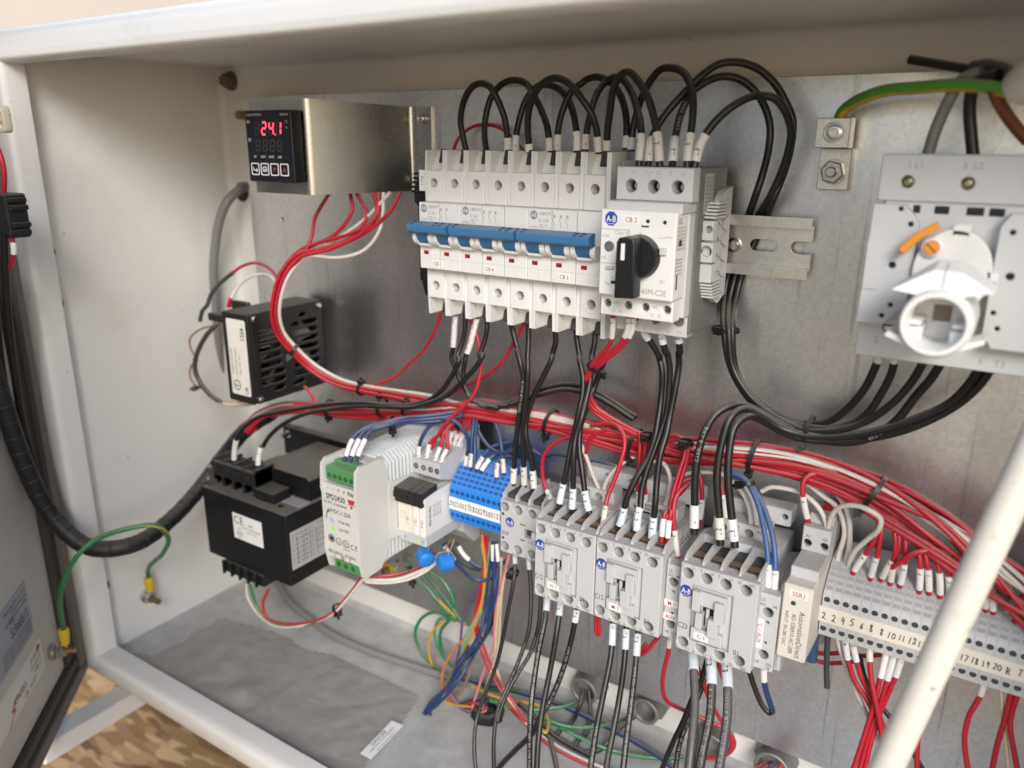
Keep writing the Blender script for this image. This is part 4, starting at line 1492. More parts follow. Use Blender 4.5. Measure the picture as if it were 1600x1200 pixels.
Q_.part('indicator_light', MB().lathe((sx0 + 10.4, sz1 - 52.2, fd - 1), (sx0 + 10.4, sz1 - 52.2, fd + .5), [(0, 1.7), (.7, 1.7), (1, 1.1)], 16), mat('green_led', (0.12, 0.38, 0.03), 0.3, emit=((0.25, 0.75, 0.05), 0.35)))

# ================================================================== lower row
HOLLOW_SHADE = mat('hollow_shade', (0.05, 0.05, 0.052), 0.6)  # near-black colour stands in for the shade deep inside screw and wire openings


def contactor(name, label, x0, w, d, zt, zb, code, tag, coil, group):
    C = Thing(name, label, 'contactor', (x0 + w / 2, LZ, 7.5), group)
    x1 = x0 + w
    hx = [x0 + w * f for f in (0.10, 0.345, 0.59, 0.845)]
    r = 3.35
    face = MB().plate(rect(x0 + .2, x1 - .2, zb, zt), [(u, zt - 5.9, r) for u in hx] + [(u, zb + 5.6, r) for u in hx] + [rect(x0 + 8.4, x0 + 32, zb + 8.5, zt - 12.4)], d - 9, d, 0.5)
    C.part('face_cover', face, GREY_P)
    body = MB()
    body.box(x0 + .4, x1 - .4, zb - 1, zt - 0.5, 30, d - 9.2, 0.4)
    body.box(x0 + .2, x1 - .2, zb - 6, zt + 2, 8, 44, 0.4)
    C.part('housing', body, GREY_P)
    for u in hx:
        for z_ in (zt - 5.9, zb + 5.6):
            C.part('screw_well', MB().lathe((u, z_, d - 8.9), (u, z_, d - 8.4), [(0, r), (1, r)], 16), HOLLOW_SHADE)
            C.part('terminal_screw', MB().lathe((u + .4, z_, d - 8.5), (u + .4, z_, d - 7.4), [(0, 2.5), (.8, 2.4), (1, 1.9)], 12), MATS['bright_steel'])
    # deck with upright fins between the wire entries
    for i in range(5):
        u = x0 + 0.6 + i * (w - 2.8) / 4
        fin = MB().prism([(44, zt - 2), (d - 3.5, zt - 2), (d - 4, zt + 1.2), (d - 7, zt + 3.8), (52, zt + 6.5), (44, zt + 6.5)], 'x', u, u + 1.6)
        C.part('barrier_fin', fin, GREY_P)
    for i in range(4):
        u = x0 + 0.6 + (i + .5) * (w - 2.8) / 4 + .8
        C.part('wire_entry', MB().box(u - 3.6, u + 3.6, zt - .6, zt + .3, 50, d - 10.5, 0.1), HOLLOW_SHADE)
        C.part('clamp', MB().box(u - 3.0, u + 3.2, zt + .2, zt + .9, d - 17, d - 12, 0.2), COPPER)
    C.part('rear_ledge', MB().box(x0 + .4, x1 - .4, zt - 2, zt + 5.5, 40, 50, 0.4), GREY_P)
    # armature carrier
    cz = zt
    C.part('carrier_recess', MB().box(x0 + 8.6, x0 + 31.8, zb + 8.7, zt - 12.6, d - 8, d - 1.2, 0), GREY_P)
    for nm, a in (('carrier_bridge', (9.6, 29, -23.5, -14.2, -1.2, 1.6)), ('carrier_arm', (9.4, 14.2, -27, -14, -1.2, 3.6)), ('carrier_arm', (23, 28.6, -31, -17, -1.2, 4.2)),
                  ('latch_arm', (12, 16.2, -38, -27.5, -1.2, 3.4)), ('latch_arm', (20, 26, -40.5, -29, -1.2, 4.6)), ('pin', (17.2, 19.2, -37, -25, -1.2, .4)),
                  ('marker_carrier', (9.4, 28.4, -47, -39, -1.2, 1.8))):
        C.part(nm, MB().box(x0 + a[0], x0 + a[1], cz + a[2], cz + a[3], d + a[4], d + a[5], 0.4), GREY_P)
    C.part('carrier_slot', MB().box(x0 + 15, x0 + 23.5, zt - 37, zt - 24, d - 1.1, d - 0.95, 0), DARK)
    outline = MB()
    for (a, b_, c_, e) in ((8.2, 32.2, -12.3, -12.0), (8.2, 32.2, -47.6, -47.3), (8.1, 8.4, -47.6, -12), (32, 32.3, -47.6, -12)):
        outline.box(x0 + a, x0 + b_, zt + c_, zt + e, d - .2, d + .03, 0)
    C.part('window_line', outline, GREY_INK)
    tg = C.part('tag', MB().box(x0 + 11.6, x0 + 20.4, zt - 46, zt - 41.2, d + 1.8, d + 2.1, 0.05), TAPE)
    C.part('tag_text', MB().text(tag, 2.5, (x0 + 16, zt - 43.6, d + 2.1), 'd', 'C', 0.95, bold=0.015), RED_INK, tg)
    logo_octagon(C, x0 + 4.4, zt - 17.5, d, 3.9)
    pr = MB()
    pr.text(code, 3.6, (x0 + 3.8, zt - 41.0, d), 'd', 'C', 0.72)
    pr.text('01', 3.4, (x0 + 36.6, zt - 47.2, d), 'd', 'C', 0.8)
    for (t_, u) in (('1', 1.6), ('L1', 7.6), ('3', 12.2), ('L2', 18.6), ('5', 22.6), ('L3', 29.4), ('21', 34.2), ('NC', 41.4)):
        pr.text(t_, 1.9, (x0 + u * w / 45, zt - 1.8, d), 'd', 'C', 0.85)
    for (t_, u) in (('2', 1.4), ('T1', 7.4), ('4', 11.4), ('T2', 18), ('6', 22), ('T3', 28.6), ('22', 33.4), ('NC', 41)):
        pr.text(t_, 1.9, (x0 + u * w / 45, zb + 1.6, d), 'd', 'C', 0.85)
    C.part('printing', pr, INK)
    if coil:
        cb = MB().plate(rect(x0 + 3, x0 + 37, zt + 2.4, zt + 12.6), [(x0 + 9, zt + 6.8, 2.8), (x0 + 25.6, zt + 6.8, 2.8)], 24, 38, 0.5)
        co = C.part('coil_terminal_block', cb, GREY_P)
        for u in (9, 25.6):
            C.part('coil_screw', MB().lathe((x0 + u, zt + 6.8, 27), (x0 + u, zt + 6.8, 34), [(0, 2.4), (.9, 2.4), (1, 1.9)], 12), STEEL, co)
        C.part('coil_slot', MB().box(x0 + 13, x0 + 18.5, zt + 3.6, zt + 5.6, 37.9, 38.1, 0), DARK, co)
        t_ = MB()
        t_.text('60Hz', 1.9, (x0 + 17, zt + 10.4, 38), 'd', 'C', .9, bold=0.02)
        t_.text('50Hz', 1.9, (x0 + 17, zt + 7.8, 38), 'd', 'C', .9, bold=0.02)
        t_.text('A2', 2.0, (x0 + 32, zt + 9.6, 38), 'd', 'C', .9)
        C.part('coil_print', t_, INK, co)
        ear = MB().plate(rrect(x0 + 8, x0 + 46, zt + 10, zt + 21, 1.5), [(x0 + 42, zt + 16, 1.9), (x0 + 24, zt + 17, 1.6, .7)], 9, 22, 0.5)
        C.part('mounting_foot', ear, GREY_P)
    return C


contactor('contactor', 'light grey contactor tagged H 1, left of the two C12 contactors', 113.6, 45, 78, -174.5, -230.6, 'C12', 'H 1', True, 'contactors in the lower row')
contactor('contactor', 'light grey contactor tagged M 1, right of the two C12 contactors', 158.8, 45, 78, -174.5, -230.8, 'C12', 'M 1', True, 'contactors in the lower row')
contactor('contactor', 'larger light grey contactor tagged C-1 with three thick black wires', 216.2, 46, 81.5, -172.4, -230.2, 'C23', 'C-1', True, 'contactors in the lower row')

# small contactor K09
K = Thing('mini_contactor', 'small grey contactor marked K09 beside the blue terminals', 'contactor', (90, LZ, 7.5), 'contactors in the lower row')
x0, x1, zt, zb, d = 67.2, 112.6, -183.2, -224.6, 50.0
hx = [x0 + f for f in (3.9, 15.2, 27, 38.2)]
K.part('face_cover', MB().plate(rect(x0, x1, zb, zt), [(u, zt - 5.0, 3.3) for u in hx] + [(u, zb + 5.2, 3.3) for u in hx] + [rect(x0 + 20.5, x0 + 34.5, zt - 24.5, zt - 18)], 42, d, 0.5), GREY_P)
K.part('housing', MB().box(x0 + .3, x1 - .3, zb - 3, zt + 3, 8, 41.8, 0.4), GREY_P)
for u in hx:
    for z_ in (zt - 5.0, zb + 5.2):
        K.part('screw_well', MB().lathe((u, z_, 42), (u, z_, 42.6), [(0, 3.3), (1, 3.3)], 16), HOLLOW_SHADE)
for i in range(5):
    u = x0 + 0.4 + i * 10.9
    K.part('barrier_fin', MB().prism([(20, zt - 1), (d - 2, zt - 1), (d - 3, zt + 4), (36, zt + 10.5), (20, zt + 10.5)], 'x', u, u + 1.5), GREY_P)
for i in range(4):
    K.part('wire_entry', MB().box(x0 + 2.4 + i * 10.9, x0 + 10.6 + i * 10.9, zt - .4, zt + 3.2, 22, 44, 0.2), HOLLOW_SHADE)
K.part('slider_bed', MB().box(x0 + 20.3, x0 + 34.7, zt - 24.7, zt - 17.8, 43, 46, 0), HOLLOW_SHADE)
K.part('slider', MB().box(x0 + 27, x0 + 33, zt - 24, zt - 18.6, 46, 51, 0.5), WHITE_P)
logo_octagon(K, x0 + 8.4, zt - 16, d, 3.8)
pr = MB()
pr.text('K09', 3.3, (x0 + 4.6, zt - 25.6, d), 'd', 'C', .78)
for (t_, u) in (('1', 1.6), ('L1', 5.4), ('3', 11.4), ('L2', 15.4), ('5', 22.6), ('L3', 27.4), ('21', 34), ('NC', 40)):
    pr.text(t_, 1.8, (x0 + u, zt - 1.5, d), 'd', 'C', .85)
for (t_, u) in (('2', 1.6), ('T1', 5.4), ('4', 11.4), ('T2', 15.4), ('6', 22.6), ('T3', 27.4), ('22', 34)):
    pr.text(t_, 1.8, (x0 + u, zb + 1.5, d), 'd', 'C', .85)
pr.text('1  0', 2.2, (x0 + 26, zt - 27.5, d), 'd', 'C', .9)
for (a, b_) in ((17, -15.4), (17, -27.5)):
    pr.box(x0 + a, x0 + a + 4.4, zt + b_, zt + b_ + .8, d, d + .05, 0)
K.part('printing', pr, INK)
for z_ in (zt - 10.8, zb + 11.6):
    K.part('peg_hole', MB().lathe((x0 + 2.6, z_, d - .1), (x0 + 2.6, z_, d + .05), [(0, 1.1), (1, 1.1)], 12), DARK)


def aux(label, x0, w, d, zt, zb, tags, vertical):
    A = Thing('auxiliary_contact', label, 'contact block', (x0 + w / 2, LZ, 7.5), 'slim contact blocks beside the contactors')
    cx = x0 + w * .5
    A.part('face_cover', MB().plate(rect(x0, x0 + w, zb, zt), [(cx, zt - 11.6, 3.0), (cx, zb + 10, 2.9)], d - 8, d, 0.4), GREY_P)
    A.part('housing', MB().box(x0 + .2, x0 + w - .2, zb - 3, zt - .5, 16, d - 8, 0.3), GREY_P)
    A.part('rear_tab', MB().box(x0 + 1, x0 + w + 1.6, zb - 6, zb + 16, 30, d - 12, 0.4), GREY_P)
    A.part('left_ear', MB().box(x0 + .2, x0 + 1.4, zt - 1, zt + 3.5, 40, d - 1, 0.2), GREY_P)
    A.part('right_ear', MB().box(x0 + w - 1.4, x0 + w - .2, zt - 1, zt + 5.5, 30, d - 6, 0.2), GREY_P)
    for z_ in (zt - 11.6, zb + 10):
        A.part('screw_well', MB().lathe((cx, z_, d - 8), (cx, z_, d - 6.6), [(0, 3.0), (1, 3.0)], 16), HOLLOW_SHADE)
    pr = MB()
    pr.text('13', 2.3, (x0 + 2.6, zt - 4.2, d), 'd', 'C', .8)
    pr.text('NO', 1.7, (x0 + 2.8, zt - 7.2, d), 'd', 'C', .8)
    pr.text('44', 1.9, (x0 + w - 2.2, zt - 7, d), 'd', 'C', .8)
    pr.text('14', 2.3, (x0 + 2.6, zb + 4.4, d), 'd', 'C', .8)
    pr.text('NO', 1.8, (x0 + w - 2.4, zb + 4.4, d), 'd', 'C', .8, rot=math.pi)
    pr.text('43', 1.8, (x0 + w - 2.4, zb + 2.0, d), 'd', 'C', .8, rot=math.pi)
    for z_ in (zt - 18.0, zb + 18):
        pr.add([(cx - .9, z_ + 1, d + .06), (cx + 1.2, z_ + 1.0, d + .06), (cx + 1.2, z_ - 1, d + .06)], [(0, 2, 1)])
    A.part('printing', pr, INK)
    for (t_, z_, rot_) in tags:
        if rot_:
            tg = A.part('tag', MB().box(x0 + .4, x0 + 4.4, z_ - 9.5, z_ + 9.5, d, d + .3, 0.05), TAPE)
            A.part('tag_text', MB().text(t_, 2.5, (x0 + 2.4, z_, d + .3), 'd', 'C', .88, rot=-math.pi / 2, bold=0.015), RED_INK, tg)
        else:
            tg = A.part('tag', MB().box(x0 - .2, x0 + w - .8, z_ - 2.3, z_ + 2.3, d, d + .3, 0.05), TAPE)
            A.part('tag_text', MB().text(t_, 2.6, (x0 + w / 2 - .4, z_, d + .3), 'd', 'C', .85, bold=0.015), RED_INK, tg)
    return A


aux('slim grey contact block tagged M 1 AUX between two contactors', 204.2, 9.6, 72, -181.4, -232.2, (('M 1', -207.6, False), ('AUX', -217.0, False)), False)
aux('slim grey contact block with upright red C-1-AUX tag beside the largest contactor', 260.8, 11.6, 74, -180.6, -230.0, (('C-1-AUX', -207, True),), True)

# ---------------------------------------------------------------- solid state relay
R = Thing('solid_state_relay', 'cream solid state relay tagged SSR1 with sideways print', 'relay', (281, LZ, 7.5))
x0, x1, d = 273.2, 289.0, 73.0
R.part('body', MB().box(x0, x1, -218.2, -171.2, 20, d, 0.8), CREAM_P)
R.part('shoulder', MB().box(x0 + .4, x1 - .2, -172.6, -165.2, 16, 62.5, 0.6), GREY_P)
R.part('rear_case', MB().prism([(8, -240), (14, -240), (30, -226), (32, -150), (28, -146), (8, -146)], 'x', x0 + 1, x1 - 1), GREY_P)
R.part('screw_block', MB().plate(rect(x0, x1 - .3, -165.4, -150.2), [(x0 + 3.2, -160.4, 2.3), (x0 + 12.6, -160.4, 2.3)], 20, 40, 0.5), GREY_P)
for u in (3.2, 12.6):
    R.part('terminal_screw', MB().lathe((x0 + u, -160.4, 30), (x0 + u, -160.4, 37.6), [(0, 2.0), (.95, 2.0), (1, 1.6)], 12), MATS['dark_hollow'])
tg = R.part('tag', MB().box(x0 + 3.4, x0 + 13.6, -178.4, -174, d, d + .3, .05), TAPE)
R.part('tag_text', MB().text('SSR1', 2.9, (x0 + 8.5, -176.2, d + .3), 'd', 'C', .88, bold=0.012), RED_INK, tg)
R.part('indicator_light', MB().lathe((x0 + 6.2, -182.2, d - .2), (x0 + 6.2, -182.2, d + .4), [(0, 1.6), (1, 1.2)], 16), mat('unlit_green', (0.03, 0.08, 0.045), 0.3))
pr = MB()
pr.text('AutomationDirect', 3.0, (x0 + 11.6, -201.0, d), 'd', 'C', .92, rot=-math.pi / 2)
pr.text('AD-SSR810-AC-28R', 2.3, (x0 + 7.4, -201.5, d), 'd', 'C', .92, rot=-math.pi / 2)
pr.text('INPUT: 90-280 VAC', 2.0, (x0 + 3.4, -199.0, d), 'd', 'C', .92, rot=-math.pi / 2)
pr.text('A1', 1.9, (x0 + 3.2, -155.8, 40), 'd', 'C', .9)
pr.text('A2', 1.9, (x0 + 12.6, -155.8, 40), 'd', 'C', .9)
R.part('printing', pr, INK)
R.part('blue_clip', MB().prism([(30, -224), (48, -217.5), (50, -222), (40, -238), (30, -244), (26, -244)], 'x', x0 + 9, x0 + 15), mat('clip_blue', (0.02, 0.13, 0.32), 0.4))
R.part('red_jumper', MB().prism([(14, -147), (20, -149.6), (23, -142), (16, -140)], 'x', x0 + 6, x1 + 1), mat('red_clip', (0.33, 0.02, 0.03), 0.4))

# ---------------------------------------------------------------- grey terminal blocks
TP = 5.12
prof = [(8, -222), (22, -222), (38, -215), (45, -213.4), (46, -205), (46, -194), (45.4, -187), (44, -184.6), (33, -172.6), (28, -171), (24, -168), (8, -168)]


def terminal(name, label, x0, width, mt, base, holes_mt, cat='terminal', group=None, shift=0.0, inset=None):
    B = Thing(name, label, cat, (x0 + width / 2, LZ, 7.5), group)
    B.part('housing', MB().prism([(p_[0] + shift, p_[1]) for p_ in prof], 'x', x0 + .05, x0 + width - .05), mt)
    xm = x0 + width / 2
    for (z_, dd) in ((-189.6, 45.75), (-208.4, 45.75)):
        B.part('screw_hole', MB().lathe((xm, z_, 44 + shift), (xm, z_, dd + shift), [(0, 1.75), (1, 1.75)], 14), holes_mt)
    for i in range(4):                       # stepped grip slots on the sloping shoulder
        f = (i + .5) / 4
        dd, z_ = 44 - 11 * f + shift, -184.6 + 12 * f
        B.part('grip_slot', MB().hexa([(x0 + .8, z_ - .8, dd + .9), (x0 + width - .8, z_ - .8, dd + .9), (x0 + width - .8, z_ + .7, dd - .5), (x0 + .8, z_ + .7, dd - .5)],
                                      [(x0 + .8, z_ - .6, dd + 1.1), (x0 + width - .8, z_ - .6, dd + 1.1), (x0 + width - .8, z_ + .9, dd - .3), (x0 + .8, z_ + .9, dd - .3)]), inset or MID_P)
    return B


TB = terminal('terminal_block', 'grey screw terminal in the long row, alike to its neighbours', 289.6, TP, GREY_P, 0, mat('hole_dark', (0.05, 0.05, 0.055), 0.6), group='grey terminals in the long row')
for i in range(1, 22):
    copy_thing(TB.o, i * TP, 0, 0)
PEN = mat('marker_pen', (0.02, 0.02, 0.03), 0.6)
DIG = {'0': [[(.5, 1), (.1, .7), (.1, .25), (.5, 0), (.9, .3), (.9, .75), (.5, 1)]], '1': [[(.5, 1), (.45, 0)]],
       '2': [[(.1, .75), (.4, 1), (.8, .8), (.6, .4), (.1, .05), (.5, .12), (1, 0)]], '3': [[(.1, .9), (.6, 1), (.8, .75), (.4, .55), (.9, .3), (.5, 0), (.05, .15)]],
       '4': [[(.3, 1), (.1, .45), (.95, .45)], [(.75, .9), (.65, 0)]], '5': [[(.9, 1), (.3, 1), (.2, .6), (.75, .55), (.8, .2), (.4, 0), (.05, .15)]],
       '6': [[(.75, 1), (.3, .6), (.15, .2), (.5, 0), (.8, .25), (.5, .5), (.2, .3)]], '7': [[(.1, .95), (.9, 1), (.45, 0)]],
       '8': [[(.8, .9), (.4, 1), (.25, .75), (.7, .4), (.75, .1), (.35, 0), (.2, .25), (.8, .9)]], '9': [[(.85, .8), (.5, 1), (.2, .75), (.5, .55), (.85, .8), (.6, 0)]],
       'R': [[(.15, 0), (.2, 1), (.75, .85), (.7, .55), (.2, .5), (.9, 0)]], 'T': [[(.05, 1), (.95, .95)], [(.5, .98), (.45, 0)]]}


def hand(mb, word, x, z, h, d, w=.55):
    n = len(word)
    for i, c_ in enumerate(word):
        sh, rt = random.uniform(-.05, .3), random.uniform(-.12, .12)
        ln = [[(a + b * sh + random.uniform(-.05, .05), b + a * rt + random.uniform(-.04, .04)) for (a, b) in l_] for l_ in DIG[c_]]
        mb.strokes(ln, w, (x + (i - n / 2) * h * .6 + .2, z - h / 2 + random.uniform(-.25, .25), d), sx=h * .46, sz=h)


MS = Thing('marker_strip', 'long cream marker strip with handwritten numbers along the grey terminals', 'marker strip', (345, -199, 46))
MS.part('strip', MB().box(288.8, 402, -204.0, -194.0, 46, 46.6, 0.15), mat('strip_cream', (0.78, 0.73, 0.63), 0.5, var=0.04))
hw = MB()
for i, t_ in enumerate(('2', '2', '4', '5', '6', '8', '8', '10', '11', '12', '13', '14', '15', '16', '17', '18', '19', '20', 'R', 'T')):
    hand(hw, t_, 291.9 + i * TP + random.uniform(-.3, .3), -199.2 + random.uniform(-.5, .5), random.uniform(3.6, 4.4) * (.9 if len(t_) > 1 else 1.05), 46.6, .5)
MS.part('handwriting', hw, PEN)

# ---------------------------------------------------------------- blue terminals
BP = 4.76
BT = terminal('blue_terminal', 'bright blue screw terminal in the short row beside the relays', 19.4, BP, BLUE_T, 0, mat('blue_hole', (0.006, 0.07, 0.27), 0.5), group='bright blue terminals', shift=1.6, inset=mat('blue_inset', (0.01, 0.10, 0.36), 0.5))
for i in range(1, 10):
    copy_thing(BT.o, i * BP, 0, 0)
MS = Thing('marker_strip', 'short white marker strip with handwriting on the blue terminals', 'marker strip', (43, -199, 48))
MS.part('strip', MB().box(19.2, 67.0, -204.0, -194.0, 47.6, 48.2, 0.15), mat('strip_white', (0.80, 0.79, 0.77), 0.5, var=0.03))
hw = MB()
for i, t_ in enumerate(('24', '25', '26', '27', '28', '28', '29', '30', '31', '37')):
    hand(hw, t_, 21.8 + i * BP, -199, 4.0, 48.2, .5)
MS.part('handwriting', hw, PEN)

# ---------------------------------------------------------------- interface relays in their sockets
SOCK = mat('socket_grey', (0.50, 0.51, 0.53), 0.48, dust=0.6)


def relay(label, x0, w, tag, dd, wide):
    r_ = Thing('plug_in_relay', label, 'relay', (x0 + w / 2, LZ, 7.5), 'plug-in relays right of the power supply')
    x1 = x0 + w
    r_.part('relay_body', MB().box(x0 + .4, x1 - .4, -218.5, -186, 30, dd, 0.5), CREAM_P if wide else WHITE_P)
    r_.part('socket_foot', MB().box(x0 + .1, x1 - .1, -226.4, -218.6, 20, dd - .6, 0.5), SOCK)
    so = r_.part('socket', MB().prism([(8, -242), (20, -242), (26, -226), (30, -186), (40, -184), (56, -178), (56, -166), (44, -162), (30, -160), (28, -150), (8, -150)], 'x', x0 + .1, x1 - .1), SOCK)
    n_ = 2 if wide else 1
    for i in range(n_):
        u = x0 + w * (i + .5) / n_
        r_.part('screw_well', MB().lathe((u, -172.2, 55.6), (u, -172.2, 56.2), [(0, 2.3), (1, 2.3)], 14), HOLLOW_SHADE, so)
        r_.part('upper_screw_well', MB().lathe((u, -155.4, 27.8), (u, -155.4, 28.2), [(0, 2.0), (1, 2.0)], 14), HOLLOW_SHADE, so)
        r_.part('screw', MB().lathe((u + .3, -172.2, 56), (u + .3, -172.2, 56.7), [(0, 1.7), (1, 1.3)], 12), STEEL, so)
    cl = MB().prism([(60, -180), (dd + 3, -182), (dd + 4.5, -186), (dd + 4.5, -189.4), (dd + 1.6, -189.4), (dd + 1, -187), (60, -185)], 'x', x0 + .2, x1 - .2)
    r_.part('retaining_clip', cl, BLACK_P)
    r_.part('clip_lip', MB().box(x0 + .5, x1 - .5, -193.4, -190.2, dd - .4, dd + 3.0, 0.4), BLACK_P)
    pr = MB()
    for i in range(3 if wide else 0):
        pr.text('24VDC 10A', 1.0, (x0 + 4 + i * 2.2, -204, dd), 'd', 'C', .9, rot=-math.pi / 2)
    pr.text('13-24', .9, (x0 + w / 2, -221, dd - .5), 'd', 'C', .9)
    r_.part('printing', pr, GREY_INK)
    r_.part('tag_text', MB().text(tag, 2.4, (x0 + w * (.66 if wide else .5), -207.5, dd), 'd', 'C', .85, rot=-math.pi / 2, bold=0.01), RED_INK)
    r_.part('indicator', MB().lathe((x0 + w * .45, -222.6, dd - .8), (x0 + w * .45, -222.6, dd - .1), [(0, 1.3), (1, .9)], 12), MATS['green_led'] if tag == 'CR-3' else MATS['mid_grey_plastic'])
    return r_


relay('wide cream plug-in relay tagged CR-1 under a black clip', -9.0, 14.4, 'CR-1', 75, True)
relay('slim plug-in relay tagged CR-3 with a lit green indicator', 5.4, 6.3, 'CR-3', 75, False)
rr = relay('slim plug-in relay tagged CR-4 at the right end of the relays', 11.7, 6.0, 'CR-4', 75, False)
xs_ = 17.7
t_ = MB()
t_.text('Allen-Bradley', 3.6, (xs_ - .1, -200, 37), 'x', 'C', .8, rot=math.pi / 2, bold=0.02)
t_.text('Allen-Bradley', 2.6, (xs_ - .4, -203, 69), 'x', 'C', .8, rot=math.pi / 2, bold=0.015)
for i in range(4):
    t_.text('700-HLT 24V', 1.5, (xs_ - .4, -200, 64 - i * 2.6), 'x', 'C', .9, rot=math.pi / 2)
t_.strokes([], 1, (0, 0, 0))
rr.part('side_printing', t_, INK)
rr.part('side_label', MB().box(xs_ - .44, xs_ - .42, -214, -190, 52, 73, 0), TAPE)
# grey socket carriers behind them with the upper screws
SB = Thing('relay_carrier', 'grey stepped carrier with screw terminals behind the relays', 'relay base', (12, LZ, 7.5))
SB.part('housing', MB().prism([(8, -246), (16, -246), (30, -232), (32, -186), (30, -172), (26, -166), (25, -150), (8, -148)], 'x', -4, 19.0), SOCK)
for i in range(4):
    SB.part('terminal_step', MB().box(-3.6 + i * 5.7, 1.6 + i * 5.7, -162, -149, 18, 30, 0.4), SOCK)
    SB.part('screw_well', MB().lathe((-1 + i * 5.7, -156, 29.8), (-1 + i * 5.7, -156, 30.3), [(0, 1.9), (1, 1.9)], 12), HOLLOW_SHADE)
# blue varistor discs under the relays
for (px, py, lab) in ((790, 985, 'blue dipped varistor disc hanging under the relays, left of two'), (925, 1020, 'blue dipped varistor disc hanging under the relays, right of two')):
    a = at(px, py, 70, 'b4')
    vd = Thing('varistor', lab, 'varistor', a, 'blue varistors under the relays')
    m_ = MB()
    ax = Vector((0.8, -0.25, 0.5)).normalized() if 'left' in lab else Vector((-0.5, .1, .85)).normalized()
    c0 = Vector(a)
    m_.lathe(c0 - ax * 6, c0 + ax * 6, [(0, 3), (.04, 5.2), (.15, 6.6), (.85, 6.6), (.96, 5.2), (1, 3)], 24)
    vd.part('disc', m_, mat('varistor_blue', (0.02, 0.20, 0.60), 0.35))
    m_ = MB()
    for o_ in (-2.5, 2.5):
        m_.cyl((a[0] + o_, a[1] + 5, a[2]), (a[0] + o_ * .6 + 1, a[1] + 16, a[2] - 8), 0.5, seg=8)
    vd.part('lead', m_, BRASS)

# ---------------------------------------------------------------- main disconnect switch
W_ = Thing('disconnect_switch', 'large grey disconnect switch with white shaft coupling at the right edge', 'disconnect', (335, 5, 0))
DG = mat('disconnect_grey', (0.53, 0.535, 0.535), 0.5, var=0.03, dust=0.3)
dx0, dx1 = 292.2, 372.0
W_.part('upper_terminal_cover', MB().plate(rect(dx0, dx1, 36.5, 58), [(304.3, 45.4, 2.9), (329.3, 45.4, 2.9), (354.3, 45.4, 2.9)], 46, 60, 0.5), DG)
for u in (304.3, 329.3, 354.3):
    W_.part('terminal_screw', MB().lathe((u + .3, 45.4, 46), (u + .3, 45.4, 54), [(0, 2.8), (.95, 2.8), (1, 2.2)], 14), mat('pale_brass', (0.55, 0.48, 0.30), 0.3, 1.0))
W_.part('rear_body', MB().box(dx0 + 1, dx1, -39, 57, -4.4, 47, 0.6), DG)
W_.part('middle_body', MB().box(dx0 + 4, dx1, -22, 36.4, 46, 63, 0.5), DG)
left = [(291.6, -21.5), (304, -21.5), (306.5, -18), (313, -11), (313, 27), (310.5, 31), (306, 35.4), (292.6, 35.4)]
W_.part('left_cover', MB().plate(left, [(309.6, 26.8, 1.2), (304.2, 7.4, 1.6), (306, -11.5, 1.1), (302.8, -17, 1.1), (304.6, 33.6, 1.1)], 58, 70, 0.5), DG)
for (u, z_, r) in ((309.6, 26.8, 1.2), (304.2, 7.4, 1.6), (306, -11.5, 1.1), (302.8, -17, 1.1), (304.6, 33.6, 1.1)):
    W_.part('rivet_hole', MB().lathe((u, z_, 60), (u, z_, 68.5), [(0, r), (1, r)], 12), DARK)
right = [(373, -27), (350, -27), (345.5, -20), (345.5, 28), (349, 33.6), (373, 34.4)]
W_.part('right_cover', MB().plate(right, [(350.5, 25.6, 1.2), (352.5, 6.4, 1.7), (348.6, -10.4, 1.1), (351.2, -17.4, 1.1)], 58, 70, 0.5), DG)
for (u, z_, r) in ((350.5, 25.6, 1.2), (352.5, 6.4, 1.7), (348.6, -10.4, 1.1), (351.2, -17.4, 1.1)):
    W_.part('rivet_hole', MB().lathe((u, z_, 60), (u, z_, 68.5), [(0, r), (1, r)], 12), DARK)
W_.part('side_clip', MB().box(292.4, 299.0, -4.8, 18.4, 70, 70.5, 0.2), DG)
for (a, b_) in ((309, 312), (318, 324), (331, 338), (340, 346)):
    W_.part('vent_slot', MB().box(a, b_, 31.6, 35.2, 62.9, 63.2, 0), DARK)
W_.part('lower_terminal_cover', MB().plate(rect(dx0 - .6, dx1, -40, -22.2), [(305.4, -24.5, 2.6), (329, -24.5, 2.6), (353.5, -24.5, 2.6)], 46, 61, 0.5), DG)
for u in (305.4, 329, 353.5):
    W_.part('lower_screw', MB().lathe((u, -24.5, 52), (u, -24.5, 60), [(0, 2.4), (.95, 2.4), (1, 1.9)], 14), STEEL)
cc = (329.5, 6.5)
W_.part('turntable', MB().plate([(cc[0] + 16.2 * math.cos(a), cc[1] + 19.5 * math.sin(a)) for a in [2 * math.pi * i / 40 for i in range(40)]], [(cc[0] + 1.5, cc[1] + 1.8, 3.2), (cc[0] + 1.5, 25.4, 2.6, 1.8), (346, 6, 1.8, 1.4)], 64, 73, 0.6), mat('turntable_white', (0.70, 0.69, 0.67), 0.5))
W_.part('turntable_shaft', MB().lathe((cc[0] + 1.5, cc[1] + 1.8, 64), (cc[0] + 1.5, cc[1] + 1.8, 66), [(0, 3.4), (1, 3.4)], 18), DARK)
ORG = mat('orange_plastic', (0.72, 0.27, 0.025), 0.4)
arc_o = [(330.5 - 24 + 0, 0)]
oa = at(720, 290, 78, 'c8')
ob_ = at(985, 105, 78, 'c8')
am = at(830, 185, 78, 'c8')
ol = MB()
pts = []
